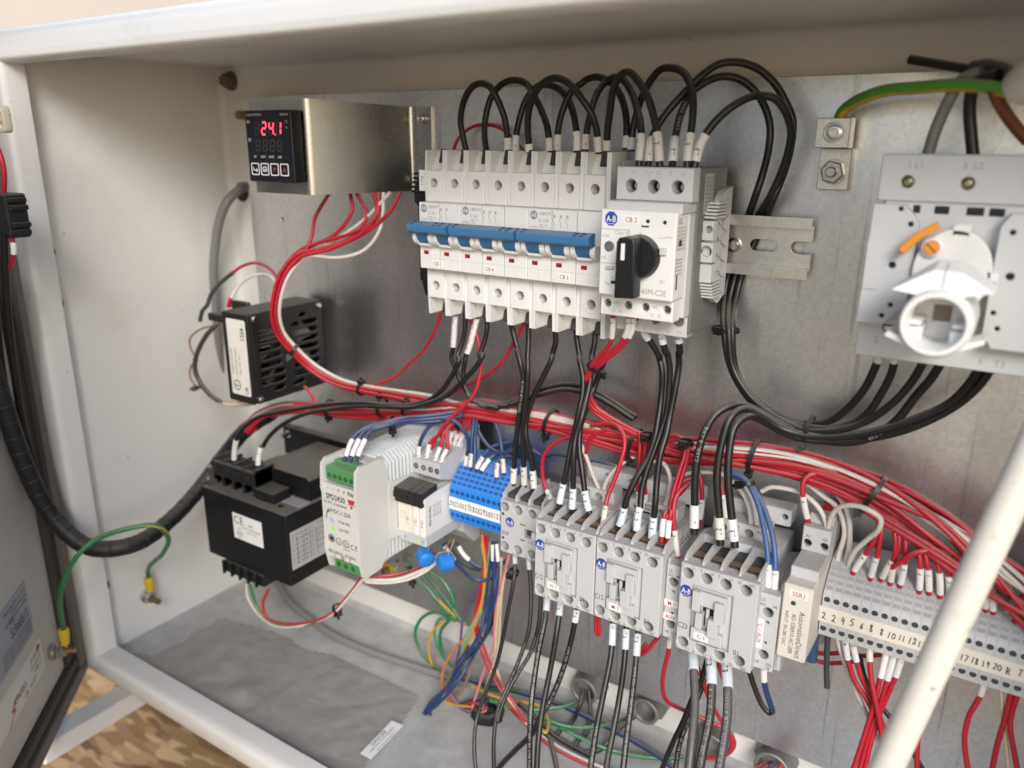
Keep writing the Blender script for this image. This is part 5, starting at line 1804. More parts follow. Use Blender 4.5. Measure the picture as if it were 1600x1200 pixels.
for i in range(9):
    t = i / 8
    cxm, czm = (oa[0] + ob_[0]) / 2 - 1.2, (oa[1] + ob_[1]) / 2 + 2.2
    x_ = (1 - t) ** 2 * oa[0] + 2 * t * (1 - t) * cxm + t * t * ob_[0]
    z_ = (1 - t) ** 2 * oa[1] + 2 * t * (1 - t) * czm + t * t * ob_[1]
    pts.append((x_, z_))
outer, inner = [], []
for i, p_ in enumerate(pts):
    pa, pb = pts[max(0, i - 1)], pts[min(8, i + 1)]
    tx, tz = pb[0] - pa[0], pb[1] - pa[1]
    L = math.hypot(tx, tz)
    outer.append((p_[0] - tz / L * 1.7, p_[1] + tx / L * 1.7))
    inner.append((p_[0] + tz / L * 1.7, p_[1] - tx / L * 1.7))
ol.plate(outer + inner[::-1], [], 72, 79, 0.4)
W_.part('orange_latch', ol, ORG)
oc = at(938, 262, 75, 'c8')
W_.part('screw_cup', MB().lathe((oc[0], oc[1], 72), (oc[0], oc[1], 75.5), [(0, 4.6), (.8, 4.4), (1, 3.6), (.8, 3.4)], 24), MATS['turntable_white'])
osx = W_.part('orange_screw', MB().lathe((oc[0], oc[1], 73), (oc[0], oc[1], 76), [(0, 3.1), (.85, 3.1), (1, 2.7)], 24), ORG)
W_.part('screw_slot', MB().strokes([[(-1.9, 1.9), (1.9, -1.9)]], 0.55, (oc[0], oc[1], 76), lift=0.1), DARK, osx)
pr = MB()
for (t_, u) in (('1 L1', 307.0), ('3  L2', 330.5), ('5  L3', 356)):
    pr.text(t_, 3.0, (u, 53.2, 60), 'd', 'C', .95)
for (t_, u, z_) in (('2', 300.6, -31), ('6', 347, -35), ('T3', 354.5, -35.4)):
    pr.text(t_, 3.2, (u, z_, 61), 'd', 'C', .95)
W_.part('printing', pr, GREY_INK)
# white shaft coupling with two wings
WC = mat('white_coupling', (0.76, 0.75, 0.73), 0.42)
q0, q1 = 330.2, -9.6
cp = MB()
cp.lathe((q0 - .5, q1 - 1.2, 74), (q0, q1, 116), [(0, 12), (.1, 14.2), (.9, 14.4), (.97, 14.2), (1, 13.2), (1, 11.4), (.96, 10.8), (.4, 10.4), (.4, 0.1)], 40, caps=False)
cpo = W_.part('shaft_coupling', cp, WC, angle=50)
wg = MB()
wg.hexa([(311.2, 2.8, 92), (330, 2.0, 92), (330, 14.5, 92), (326, 14.5, 92)], [(311.2, 2.8, 112), (330, 0.2, 113), (330, 12, 108), (326, 12, 108)])
W_.part('upper_wing', wg, WC, cpo)
wg = MB()
wg.hexa([(330.4, 2.0, 92), (349.4, 4.8, 92), (337, 14, 92), (330.4, 14.5, 92)], [(330.4, 0.2, 113), (349.4, 4.8, 112), (337, 11.4, 108), (330.4, 12, 108)])
W_.part('upper_wing', wg, WC, cpo)
wg = MB()
wg.hexa([(311, -17.4, 96), (331, -26.0, 96), (331, -22.4, 96), (312, -15.4, 96)], [(311, -17.4, 112), (331, -24.6, 114), (331, -21.0, 114), (312, -15.4, 112)])
wg.hexa([(331, -26.0, 96), (349, -16.4, 96), (348.6, -14.4, 96), (331, -22.4, 96)], [(331, -24.6, 114), (349, -16.4, 112), (348.6, -14.4, 112), (331, -21, 114)])
W_.part('lower_wing', wg, WC, cpo)
sq = MB().plate(rect(q0 - 3.6, q0 + 3.6, q1 - 3, q1 + 4.2), [], 90, 91.4, 0.2)
W_.part('square_socket', sq, mat('brown_steel', (0.20, 0.16, 0.13), 0.5, 0.6), cpo)
for sx in (-1, 1):
    W_.part('inner_rib', MB().box(q0 + sx * 6.0, q0 + sx * 11, q1 - 2.2, q1 - .4, 92, 110, 0.4), WC, cpo)
    W_.part('inner_pad', MB().box(q0 + sx * 5.4, q0 + sx * 10.6, q1 - 9, q1 - 3.4, 92, 108, 0.5), WC, cpo)

# ---------------------------------------------------------------- ground lug
G = Thing('ground_lug', 'square steel ground lug with a nut, holding the green and yellow wire', 'lug', (258, 57, 0))
ALU = galvanised('lug_metal', (0.70, 0.67, 0.62), 0.32, 1.2, 0.12)
G.part('foot_plate', MB().box(250.4, 267.4, 37.6, 60, -4.4, 3.2, 0.4), ALU)
G.part('barrel', MB().plate(rect(249.6, 267.2, 60.2, 75.6), [(258.8, 68.2, 5.0)], 3.0, 15.0, 0.4), ALU)
G.part('barrel_core', MB().box(251, 266, 61, 75, 1, 13.2, 0.2), ALU)
st_ = MB().lathe((258.8, 68.2, 11), (258.8, 68.2, 14.4), [(0, 4.2), (.9, 4.2), (1, 3.6), (.98, 2.0), (.4, 2.0), (.4, 0.05)], 24, caps=False)
G.part('set_screw', st_, STEEL)
nut = MB().lathe((258.8, 47.4, 3.2), (258.8, 47.4, 8.2), [(0, 6.4), (.85, 6.4), (1, 5.6)], 6, ph=0.3)
nut.lathe((258.8, 47.4, 3.1), (258.8, 47.4, 4.4), [(0, 7.0), (1, 6.8)], 24)
G.part('nut', nut, mat('stainless', (0.58, 0.55, 0.50), 0.28, 1.0))
G.part('stud', MB().lathe((258.8, 47.4, 0), (258.8, 47.4, 11), [(0, 3.0), (.9, 3.0), (1, 2.3)], 18), STEEL)
ORDW = ['first', 'second', 'third', 'fourth', 'fifth', 'sixth', 'seventh', 'eighth', 'ninth', 'tenth', 'eleventh', 'twelfth', 'thirteenth', 'fourteenth', 'fifteenth', 'sixteenth', 'seventeenth', 'eighteenth', 'nineteenth', 'twentieth', 'twenty-first', 'twenty-second']
for nm, txt in (('terminal_block', '%s grey screw terminal of the long row counted from the SSR1 relay'), ('blue_terminal', '%s blue screw terminal of the short row counted from the relays')):
    for i, o in enumerate(sorted([o for o in bpy.data.objects if o.name.split('.')[0] == nm and o.parent is None], key=lambda o: o.location.x)):
        o['label'] = txt % ORDW[i]

# ================================================================== wiring
def pvc(name, col, rough=0.38):
    return mat('wire_' + name, col, rough, var=0.1, vscale=300, dust=0.5, bump=0.08, bscale=400)


WM = {'red': pvc('red', (0.44, 0.014, 0.030)), 'black': pvc('black', (0.013, 0.012, 0.012), 0.36), 'blue': pvc('blue', (0.022, 0.045, 0.13)),
      'blue2': pvc('mid_blue', (0.035, 0.10, 0.27)), 'white': pvc('white', (0.64, 0.58, 0.53)), 'cream': pvc('cream', (0.62, 0.52, 0.36)),
      'grey': pvc('grey', (0.20, 0.195, 0.19)), 'dgrey': pvc('dark_grey', (0.055, 0.055, 0.06)), 'green': pvc('green', (0.02, 0.17, 0.055)), 'lgreen': pvc('light_green', (0.16, 0.42, 0.24)),
      'gy': pvc('bright_green', (0.085, 0.27, 0.03)), 'yellow': pvc('yellow', (0.55, 0.32, 0.025)), 'orange': pvc('orange', (0.60, 0.17, 0.06)), 'purple': pvc('purple', (0.12, 0.07, 0.19)),
      'pink': pvc('pink', (0.68, 0.22, 0.24)), 'brown': pvc('brown', (0.16, 0.055, 0.022)), 'tan': pvc('tan', (0.30, 0.17, 0.12))}
SLEEVE = mat('marker_sleeve', (0.76, 0.75, 0.73), 0.42, var=0.04)
SLEEVE_B = mat('marker_sleeve_cool', (0.66, 0.71, 0.75), 0.42, var=0.04)
SLEEVES = [SLEEVE, mat('marker_sleeve_aged', (0.66, 0.63, 0.58), 0.45, var=0.05), mat('marker_sleeve_dusty', (0.70, 0.70, 0.70), 0.5, var=0.06)]
FERR = mat('ferrule_metal', (0.5, 0.48, 0.45), 0.35, 1.0)


def smooth(pts, sub=6):
    P_ = [Vector(p) for p in pts]
    if len(P_) < 3:
        return [P_[0].lerp(P_[-1], i / 8) for i in range(9)]
    P_ = [P_[0] * 2 - P_[1]] + P_ + [P_[-1] * 2 - P_[-2]]
    out = []
    for i in range(1, len(P_) - 2):
        p0, p1, p2, p3 = P_[i - 1:i + 3]
        # centripetal spacing keeps the bends round
        t1 = max((p1 - p0).length, 1e-3) ** .5
        t2 = t1 + max((p2 - p1).length, 1e-3) ** .5
        t3 = t2 + max((p3 - p2).length, 1e-3) ** .5
        for k in range(sub):
            t = t1 + (t2 - t1) * k / sub
            a1 = p0 * ((t1 - t) / t1) + p1 * (t / t1)
            a2 = p1 * ((t2 - t) / (t2 - t1)) + p2 * ((t - t1) / (t2 - t1))
            a3 = p2 * ((t3 - t) / (t3 - t2)) + p3 * ((t - t2) / (t3 - t2))
            b1 = a1 * ((t2 - t) / t2) + a2 * (t / t2)
            b2 = a2 * ((t3 - t) / (t3 - t1)) + a3 * ((t - t1) / (t3 - t1))
            out.append(b1 * ((t2 - t) / (t2 - t1)) + b2 * ((t - t1) / (t2 - t1)))
    out.append(P_[-2])
    return out


def frames(path):
    fr_ = []
    n = len(path)
    prev = None
    for i in range(n):
        t = (path[min(n - 1, i + 1)] - path[max(0, i - 1)])
        if t.length < 1e-6:
            t = Vector((0, -1, 0))
        t.normalize()
        if prev is None:
            u = Vector((0, 0, 1)) - t * t.z
            if u.length < .1:
                u = t.orthogonal()
            u.normalize()
        else:
            u = prev - t * prev.dot(t)
            u.normalize()
        prev = u
        fr_.append((t, u, t.cross(u)))
    return fr_


def tube(mb, path, r, sides=10, cap=True):
    fr_ = frames(path)
    o = len(mb.v)
    for p_, (t, u, w) in zip(path, fr_):
        for k in range(sides):
            a = 2 * math.pi * k / sides
            q_ = p_ + u * (math.cos(a) * r) + w * (math.sin(a) * r)
            mb.v.append((q_.x, q_.y, q_.z))
    n = len(path)
    for i in range(n - 1):
        for k in range(sides):
            k2 = (k + 1) % sides
            mb.f.append((o + i * sides + k, o + i * sides + k2, o + (i + 1) * sides + k2, o + (i + 1) * sides + k))
    if cap:
        mb.f.append(tuple(o + k for k in range(sides - 1, -1, -1)))
        mb.f.append(tuple(o + (n - 1) * sides + k for k in range(sides)))
    return mb


def arcs(path):
    s_ = [0.0]
    for a, b_ in zip(path[:-1], path[1:]):
        s_.append(s_[-1] + (b_ - a).length)
    return s_


def point_at(path, S, s_):
    s_ = max(0, min(S[-1], s_))
    for i in range(len(S) - 1):
        if S[i + 1] >= s_:
            f = (s_ - S[i]) / max(1e-6, S[i + 1] - S[i])
            return path[i].lerp(path[i + 1], f), (path[i + 1] - path[i]).normalized()
    return path[-1], (path[-1] - path[-2]).normalized()


def subpath(path, S, a, b_, n=8):
    return [point_at(path, S, a + (b_ - a) * i / n)[0] for i in range(n + 1)]


def print_on(mb, path, S, s0, body, h, r, rev=False, pitch=None, turn=0.0):
    """lettering wrapped along a wire, on the side that faces out of the box"""
    pos = s0
    for ch in body:
        if ch == ' ':
            pos += h * .6
            continue
        vs_, fs_, w = glyphs(ch, 0.012)
        c_, t = point_at(path, S, pos + w * h * .4)
        if pos > S[-1] - h:
            break
        n = Vector((math.sin(turn), 0.25, math.cos(turn)))
        n = n - t * n.dot(t)
        n.normalize()
        if rev:
            t = -t
        side = n.cross(t)
        out = []
        for (a, b_) in vs_:
            off = (b_ - .5) * h
            ang_ = off / r
            q_ = c_ + t * ((a - w / 2) * h * .85) + side * (math.sin(ang_) * (r + .05)) + n * (math.cos(ang_) * (r + .05))
            out.append((q_.x, q_.y, q_.z))
        mb.add(out, fs_)
        pos += (w * .85 + .22) * h


def lift(segs, dl):
    flat = []
    for (crop, pts) in segs:
        for p_ in pts:
            flat.append((crop, p_))
    n = len(flat)
    out = []
    for i, (crop, p_) in enumerate(flat):
        if len(p_) > 2 and p_[2] is not None:
            dd = p_[2]
        else:
            f = i / max(1, n - 1) * (len(dl) - 1)
            k = min(int(f), len(dl) - 2) if len(dl) > 1 else 0
            dd = dl[0] if len(dl) == 1 else dl[k] + (dl[k + 1] - dl[k]) * (f - k)
        out.append(at(p_[0], p_[1], dd, crop))
    return out


def wire(col, dia, segs, dl, label, group=None, sl=(), prints=(), name='wire', pts3=None, sub=6, cat='wire', sides=10, stripe=None, sleeve_mat=None):
    pts = pts3 if pts3 is not None else lift(segs, dl)
    if pts3 is None and len(pts) > 3:               # hand-laid wires are never perfectly even
        pts = pts[:2] + [tuple(c_ + random.uniform(-.35, .35) for c_ in p_) for p_ in pts[2:-2]] + pts[-2:]
    path = smooth(pts, sub)
    # drop doubled points
    path = [p_ for i, p_ in enumerate(path) if i == 0 or (p_ - path[i - 1]).length > 0.05]
    S = arcs(path)
    base = tuple(path[-1])
    T = Thing(name, label, cat, base, group)
    mb = tube(MB(), path, dia / 2, sides)
    o = T.part('insulation', mb, WM[col], angle=60)
    if stripe:
        o.data.materials.append(WM[stripe])
        nf = len(o.data.polygons)
        for i, p_ in enumerate(o.data.polygons):
            if p_.index < nf - 2 and (((p_.index % sides) in (0, 1, 5, 6)) if dia > 5 else ((p_.index % sides + (p_.index // sides) // 5) % 10 == 0)):
                p_.material_index = 1
    for (end, off, ln, body) in sl:
        a, b_ = (off, off + ln) if end == 's' else (S[-1] - off - ln, S[-1] - off)
        sp = subpath(path, S, a, b_, 6)
        s_ = T.part('marker_sleeve', tube(MB(), sp, dia / 2 * 1.16 + .15, 12), sleeve_mat or random.choice(SLEEVES), angle=60)
        if body:
            m_ = MB()
            SS = arcs(sp)
            ink = INK
            h = dia * .72
            if body.startswith('!'):
                ink, body, h = RED_INK, body[1:], dia * .5
            print_on(m_, sp, SS, ln * .12, body, h, dia / 2 * 1.16 + .15, rev=(end == 's' and False))
            if m_.v:
                T.part('sleeve_mark', m_, ink, s_)
    if prints:
        m_ = MB()
        for pr_ in prints:
            s0, body = pr_[0], pr_[1]
            tn = pr_[2] if len(pr_) > 2 else 0.35
            print_on(m_, path, S, s0, body, dia * .42, dia / 2, turn=tn)
        if m_.v:
            T.part('wire_print', m_, MATS.get('print_grey') or mat('print_grey', (0.34, 0.33, 0.31), 0.6))
    return T, path, S


def tie(c_, axis, r1, r2=None, label='black cable tie', head=(0, -1, 0.3), width=2.6, up=None):
    """strap round a bundle: r1 across, r2 in depth"""
    r2 = r2 or r1
    c_, axis = Vector(c_), Vector(axis).normalized()
    dd = Vector((0, 0, 1))
    v_ = dd - axis * axis.dot(dd)
    v_.normalize()
    u = axis.cross(v_)
    T = Thing('cable_tie', label, 'cable tie', tuple(c_), 'black cable ties')
    mb = MB()
    k = 24
    for (o_, g_) in ((-width / 2, 0), (-width / 2, .9), (width / 2, .9), (width / 2, 0)):
        for i in range(k):
            a = 2 * math.pi * i / k
            q_ = c_ + axis * o_ + u * (math.cos(a) * (r1 + g_)) + v_ * (math.sin(a) * (r2 + g_))
            mb.v.append((q_.x, q_.y, q_.z))
    for j in range(4):
        j2 = (j + 1) % 4
        for i in range(k):
            i2 = (i + 1) % k
            mb.f.append((j * k + i, j * k + i2, j2 * k + i2, j2 * k + i))
    T.part('strap', mb, BLACK_P, angle=50)
    h = Vector(head)
    h = h - axis * h.dot(axis)
    h.normalize()
    e = axis.cross(h)
    pc = c_ + u * (h.dot(u) * (r1 + 1.3)) + v_ * (h.dot(v_) * (r2 + 1.3))
    q_ = []
    for s_ in (-1.3, 2.0):
        for (a, b_) in ((-2.3, -2.5), (2.3, -2.5), (2.3, 2.5), (-2.3, 2.5)):
            w_ = pc + axis * a + e * b_ + h * s_
            q_.append((w_.x, w_.y, w_.z))
    T.part('head', MB().hexa(q_[:4], q_[4:]), BLACK_P)
    tl = []
    for s_ in (0, 1):
        for (a, b_) in ((-1.1, -.5), (1.1, -.5), (1.1, .5), (-1.1, .5)):
            w_ = pc + axis * a + e * (b_) + h * (2 + s_ * 2.4)
            tl.append((w_.x, w_.y, w_.z))
    T.part('tail', MB().hexa(tl[:4], tl[4:]), BLACK_P)
    return T


# ---------------------------------------------------------------- black jumpers looping over the breakers
TOPG = 'black loops over the breakers'
DZ = 4.35
wire('red', 2.4, [('c3', [(400, 735), (448, 625), (540, 552), (650, 532), (760, 566), (850, 640), (925, 735)])], [10, 2, 0, 2, 10], 'thin red wire arching on the panel behind the black loops', TOPG)
RO = 'CAROL 10 AWG MTW RoHS'
wire('black', DZ, [('c3', [(505, 735), (478, 620), (460, 500), (485, 360), (540, 262), (605, 228), (668, 262), (728, 350), (772, 470), (795, 600), (802, 735)])], [30, 34, 38, 38, 34, 30],
     'black wire loop farthest left above the breakers', TOPG, [('e', 1, 9, '1L')])
wire('black', DZ, [('c3', [(648, 735), (632, 600), (642, 470), (685, 330), (755, 240), (840, 205), (925, 230), (985, 310), (1045, 430), (1088, 560), (1102, 735)])], [28, 24, 20, 20, 24, 28],
     'black wire loop second from the left above the breakers, lettered along its top', TOPG, [('e', 1, 8, None)], [(70, 'CAROL', -.2), (112, RO, .3)])
wire('black', DZ, [('c3', [(855, 735), (862, 610), (885, 490), (930, 360), (1005, 262), (1100, 240), (1190, 290), (1252, 390), (1290, 510), (1300, 630), (1300, 735)])], [28, 24, 20, 20, 24, 28],
     'black wire loop third from the left above the breakers', TOPG, [('s', 1, 10, '1L'), ('e', 1, 12, '1L')])
wire('black', DZ, [('c3', [(958, 735), (945, 570), (955, 430), (1000, 295), (1080, 215), (1160, 197), (1245, 235), (1335, 335), (1402, 455), (1440, 565), (1455, 735)])], [32, 38, 42, 42, 38, 32],
     'black wire loop fourth from the left, in front of its neighbours', TOPG, [('s', 1, 5, None), ('e', 1, 9, None)])
wire('black', DZ, [('c3', [(1160, 735), (1165, 560), (1200, 420), (1270, 285), (1345, 218)]), ('c4', [(60, 195), (130, 172), (200, 190), (265, 245), (312, 345), (333, 465), (328, 650)])], [28, 22, 18, 18, 22, 28],
     'black wire loop fifth from the left above the breakers, low and behind', TOPG, [('s', 1, 10, '1L'), ('e', 1, 7, None)])
wire('black', DZ, [('c4', [(58, 660), (70, 540), (95, 410), (135, 290), (195, 205), (265, 170), (320, 200), (370, 275), (405, 370), (425, 480), (427, 600), (412, 770)])], [28, 24, 20, 22, 30, 46, 52],
     'black wire loop lettered RoHS running to the first pole of the motor switch', TOPG, [('s', 1, 9, '1L'), ('e', 4, 15, '1L1')], [(28, 'CAROL ROHS', -.3)])
wire('black', DZ, [('c4', [(205, 660), (207, 520), (220, 400), (250, 245), (300, 155), (350, 137), (412, 195), (470, 305), (512, 435), (537, 565), (552, 775)])], [32, 38, 44, 46, 48, 54],
     'black wire loop ending at the sleeve 1L2 on the motor switch', TOPG, [('s', 1, 6, None), ('e', 4, 16, '1L2')])
wire('black', DZ, [('c4', [(365, 660), (370, 560), (395, 440), (432, 305), (500, 185), (562, 122), (632, 108), (702, 135), (752, 215), (775, 325), (766, 480), (742, 620), (728, 775)])], [28, 26, 30, 40, 48, 54],
     'black wire loop ending at the sleeve 1L3 on the motor switch', TOPG, [('s', 1, 7, None), ('e', 4, 15, '1L3')])
DN = [('c6', [(1085, 575), (1048, 650), (1020, 780), (1018, 900), (1035, 1010)])]
wire('black', DZ, [('c4', [(475, 775), (488, 625), (512, 540), (582, 425), (700, 285), (850, 145), (950, 85), (1080, 72), (1200, 112), (1310, 212), (1382, 335), (1422, 450), (1425, 570), (1392, 710), (1342, 860), (1290, 1000), (1225, 1130, -2.2)]),
                   ('c6', [(1145, 400, -2.2), (1085, 570, -2.2), (1045, 740, 4), (1032, 900)]), ('a7', [(270, 120), (340, 225), (430, 300), (520, 345), (600, 362), (700, 350), (775, 300), (855, 205), (905, 115), (932, 45)])],
     [54, 40, 24, 14, 10, 12, 16, 18, 24, 36], 'black cable arching highest at the top and swinging down to the disconnect', 'black supply cables to the disconnect', [('s', 4, 14, '1L1'), ('e', 0, 4, None)], [(430, 'TEW FT1 ROHS 2012 CAROL', .6)], sub=7)
wire('black', DZ, [('c4', [(632, 775), (645, 640), (655, 560), (692, 405), (762, 275), (862, 198), (960, 170), (1070, 184), (1170, 255), (1240, 355), (1275, 485), (1270, 625), (1230, 800), (1180, 965), (1120, 1130, -2.2)]),
                   ('c6', [(1048, 400, -2.2), (998, 570, -2.2), (970, 740, 4), (972, 900)]), ('a7', [(235, 80), (290, 195), (375, 290), (480, 350), (600, 378), (740, 380), (862, 325), (942, 215), (987, 125), (1003, 45)])],
     [54, 38, 22, 12, 9, 12, 18, 22, 26, 36], 'black cable of the middle arch from sleeve 1L2 down to the disconnect', 'black supply cables to the disconnect', [('s', 4, 15, '1L2'), ('e', 0, 4, None)], [(24, 'CAROL ROHS', .5), (500, 'CAROL', .6)], sub=7)
wire('black', DZ, [('c4', [(775, 775), (822, 605), (902, 475), (1012, 375), (1130, 305), (1212, 288), (1310, 315), (1382, 405), (1415, 525), (1400, 655), (1342, 825), (1275, 965), (1175, 1130, -2.2)]),
                   ('c6', [(1098, 400, -2.2), (1040, 570, -2.2), (1006, 740, 4), (1002, 900)]), ('a7', [(252, 100), (315, 210), (400, 300), (500, 355), (600, 392), (740, 392), (872, 350), (1002, 255), (1082, 165), (1130, 85)])],
     [54, 46, 30, 16, 10, 14, 20, 24, 28, 36], 'black cable of the lowest arch from sleeve 1L3 down to the disconnect', 'black supply cables to the disconnect', [('s', 4, 15, '1L3')], [(470, 'ROHS 2012', .6)], sub=7)
DK = 4.7
wire('black', DK, [('a7', [(72, 872), (75, 760), (80, 560), (118, 405), (180, 312), (262, 276), (340, 292), (440, 345), (560, 402), (640, 430), (760, 448), (880, 428), (1000, 352), (1100, 235), (1172, 150), (1215, 80)])], [64, 60, 50, 34, 26, 22, 24, 28, 36],
     'black cable rising from sleeve 1L1 on the largest contactor to the disconnect', 'black cables from the largest contactor', [('s', 4, 14, '1L1')], [(45, 'CAROL 10 AWG', .2), (170, '6012 ROHS', .2)], sub=7, sides=12)
wire('black', DK, [('a7', [(195, 925), (190, 800), (182, 600), (198, 455), (242, 335), (305, 290), (385, 325), (470, 380), (570, 412), (700, 424), (870, 408), (1050, 358), (1250, 272), (1342, 182), (1405, 85)])], [64, 60, 54, 40, 30, 26, 26, 28, 36],
     'black cable rising from sleeve 1L2 on the largest contactor to the disconnect', 'black cables from the largest contactor', [('s', 4, 13, '1L2')], sub=7, sides=12)
wire('black', DK, [('a7', [(262, 935), (250, 820), (228, 620), (235, 485), (262, 375), (320, 328), (385, 345), (500, 405), (600, 436), (720, 438), (900, 424), (1080, 380), (1270, 285), (1382, 195), (1462, 85)])], [64, 60, 54, 40, 28, 22, 22, 26, 36],
     'black cable rising from sleeve 1L3 on the largest contactor to the disconnect', 'black cables from the largest contactor', [('s', 4, 13, '1L3')], sub=7, sides=12)

# ---------------------------------------------------------------- wires under the breakers
UB = 'wires under the breakers'
wire('red', 2.5, [('c5', [(320, 850), (302, 930), (250, 1045), (185, 1150)]), ('a5', [(1000, 95), (920, 172), (830, 218), (740, 250)])], [30, 24, 22, 26], 'thin red wire sweeping left from the first breaker pole', UB)
wire('black', 3.6, [('c5', [(422, 880), (402, 1150)]), ('a5', [(1242, 60), (1262, 140), (1296, 218), (1340, 280), (1400, 330), (1480, 355), (1580, 362)]), ('a6', [(60, 352), (170, 350), (260, 322), (345, 285), (430, 250), (530, 232), (640, 242), (740, 280), (830, 335), (905, 385), (970, 425)])], [30, 30, 30, 34, 32, 22, 14, 12, 14],
     'black wire with the left of two long white lettered sleeves under the breakers', UB, [('s', 1, 24, '!2001 LEVIATH 2003')], [(150, 'CAROL AWG 18', .2)])
wire('black', 3.6, [('c5', [(580, 900), (520, 1130), (498, 1190)]), ('a5', [(1322, 90), (1308, 160), (1318, 235), (1352, 300), (1420, 350), (1520, 375)]), ('a6', [(30, 340), (130, 362), (240, 345), (330, 310), (430, 280), (530, 262), (630, 272), (730, 305), (820, 355), (890, 400), (950, 440)])], [30, 32, 34, 36, 34, 26, 18, 16, 16],
     'black wire with the right of two long white lettered sleeves under the breakers', UB, [('s', 1, 28, '!2000 WATERR 1003')], [(60, 'ROHS 600V CAROL', .4)])
wire('black', 3.8, [('c5', [(495, 880), (490, 990), (472, 1080), (440, 1180)]), ('a5', [(1288, 85), (1240, 180), (1175, 272), (1100, 328), (1010, 350), (850, 350), (700, 338), (520, 346), (350, 370), (200, 392), (90, 425), (10, 480)]), ('b3', [(290, 165), (268, 240), (263, 325)])], [30, 32, 40, 40, 42, 50, 62, 76, 80, 82],
     'black wire from the second breaker pole to the left transformer terminal', UB, [('e', 2, 19, '1L1')])
wire('black', 3.8, [('c5', [(645, 895), (650, 985), (632, 1080), (600, 1180)]), ('a5', [(1428, 55), (1388, 125), (1318, 205), (1220, 290), (1100, 342), (1000, 366), (840, 366), (700, 358), (540, 374), (420, 394), (305, 432), (205, 492), (142, 555), (108, 615)]), ('b3', [(435, 235), (418, 290), (413, 370)])], [30, 32, 42, 42, 44, 50, 60, 70, 76, 78],
     'black wire from the third breaker pole to the right transformer terminal', UB, [('e', 2, 19, '1L2')])
wire('red', 2.5, [('c5', [(515, 900), (572, 1020), (596, 1115)]), ('a5', [(1400, 30), (1418, 100), (1408, 180), (1382, 275), (1330, 345), (1255, 410), (1195, 480), (1130, 590), (1085, 690)])], [28, 30, 32, 40, 46, 48], 'thin red wire dropping from behind the second white sleeve to the relays', UB, [('e', 3, 9, None)])
wire('red', 2.5, [('c5', [(925, 930), (872, 1035), (820, 1125)]), ('a5', [(1560, 75), (1500, 140), (1430, 188), (1330, 235), (1225, 290), (1100, 320)])], [26, 22, 20, 24], 'thin red wire from under the fifth pole curving left into the bundle', UB)
wire('black', 3.9, [('c5', [(822, 945), (850, 1055), (872, 1140)]), ('a6', [(262, 30), (282, 110), (292, 190), (290, 290), (275, 405), (255, 560), (242, 690), (236, 830)])], [30, 34, 40, 40, 38, 36], 'black lettered wire from the fourth pole to the first terminal of the K09 contactor', UB, [('e', 2, 12, '4L1')], [(45, '18 AWG MTW CAROL', .4), (125, 'AWM MTW 16 AWG', .4)])
wire('black', 3.9, [('c5', [(950, 940), (950, 1080), (946, 1190)]), ('a6', [(322, 140), (316, 280), (300, 405), (291, 525), (296, 655), (302, 840)])], [30, 34, 40, 40, 38, 36], 'black wire from the fifth pole to the second terminal of the K09 contactor', UB, [('e', 2, 14, '4L2')])
wire('black', 3.9, [('c5', [(1140, 985), (1145, 1085), (1122, 1170)]), ('a6', [(468, 75), (422, 168), (372, 270), (338, 355), (314, 455), (312, 545), (338, 640), (362, 860)])], [30, 30, 34, 36, 38, 36], 'black wire from the sixth pole to the third terminal of the K09 contactor', UB, [('e', 2, 13, '4L3')])
wire('black', 3.9, [('c5', [(1290, 975), (1302, 1085), (1318, 1180)]), ('a6', [(632, 85), (652, 185), (650, 285), (628, 385), (600, 505), (578, 620), (552, 740), (524, 870), (508, 955)])], [30, 34, 42, 50, 58, 62], 'black wire from the seventh pole to the sleeve 5L1 on the H 1 contactor', UB, [('e', 2, 14, '5L1')], sleeve_mat=SLEEVE_B)
wire('black', 3.9, [('c5', [(1432, 1000), (1425, 1095), (1408, 1190)]), ('a6', [(702, 95), (692, 205), (672, 325), (642, 425), (608, 545), (596, 660), (592, 850), (585, 985)])], [30, 34, 40, 52, 60, 62], 'black wire from the eighth pole to the sleeve 5L2 on the H 1 contactor', UB, [('e', 2, 14, '5L2')], sleeve_mat=SLEEVE_B)
wire('black', 3.9, [('a6', [(790, 60), (762, 130), (722, 245), (690, 310), (662, 390), (636, 480), (630, 605), (645, 745), (664, 880), (690, 1000)])], [24, 26, 34, 48, 58, 62], 'black wire from behind the red strand to the sleeve 5L3 on the H 1 contactor', UB, [('e', 2, 13, '5L3')], sleeve_mat=SLEEVE_B)
MG = 'black wires under the motor switch'
wire('black', 4.1, [('c6', [(420, 870), (445, 925), (470, 960), (515, 1020), (550, 1090)]), ('a6', [(1100, 65), (1120, 155), (1115, 305), (1100, 430), (1078, 545), (1030, 680), (962, 800), (912, 920), (880, 1040)]), ('b5', [(905, 500)])], [46, 40, 34, 36, 46, 60, 62], 'black wire from sleeve 2L1 of the motor switch to the M 1 contactor', MG, [('s', 1, 11, '2L1'), ('e', 2, 13, '2L1')], sleeve_mat=SLEEVE_B)
wire('black', 4.1, [('c6', [(548, 880), (568, 970), (592, 1060)]), ('a6', [(1150, 30), (1165, 125), (1165, 255), (1150, 385), (1120, 505), (1078, 625), (1028, 745), (1002, 860), (990, 970)]), ('b5', [(1030, 400), (1018, 530)])], [46, 40, 34, 38, 50, 60, 62], 'black wire from sleeve 2L2 of the motor switch to the M 1 contactor', MG, [('s', 1, 11, '2L2'), ('e', 2, 15, '2L2')], sleeve_mat=SLEEVE_B)
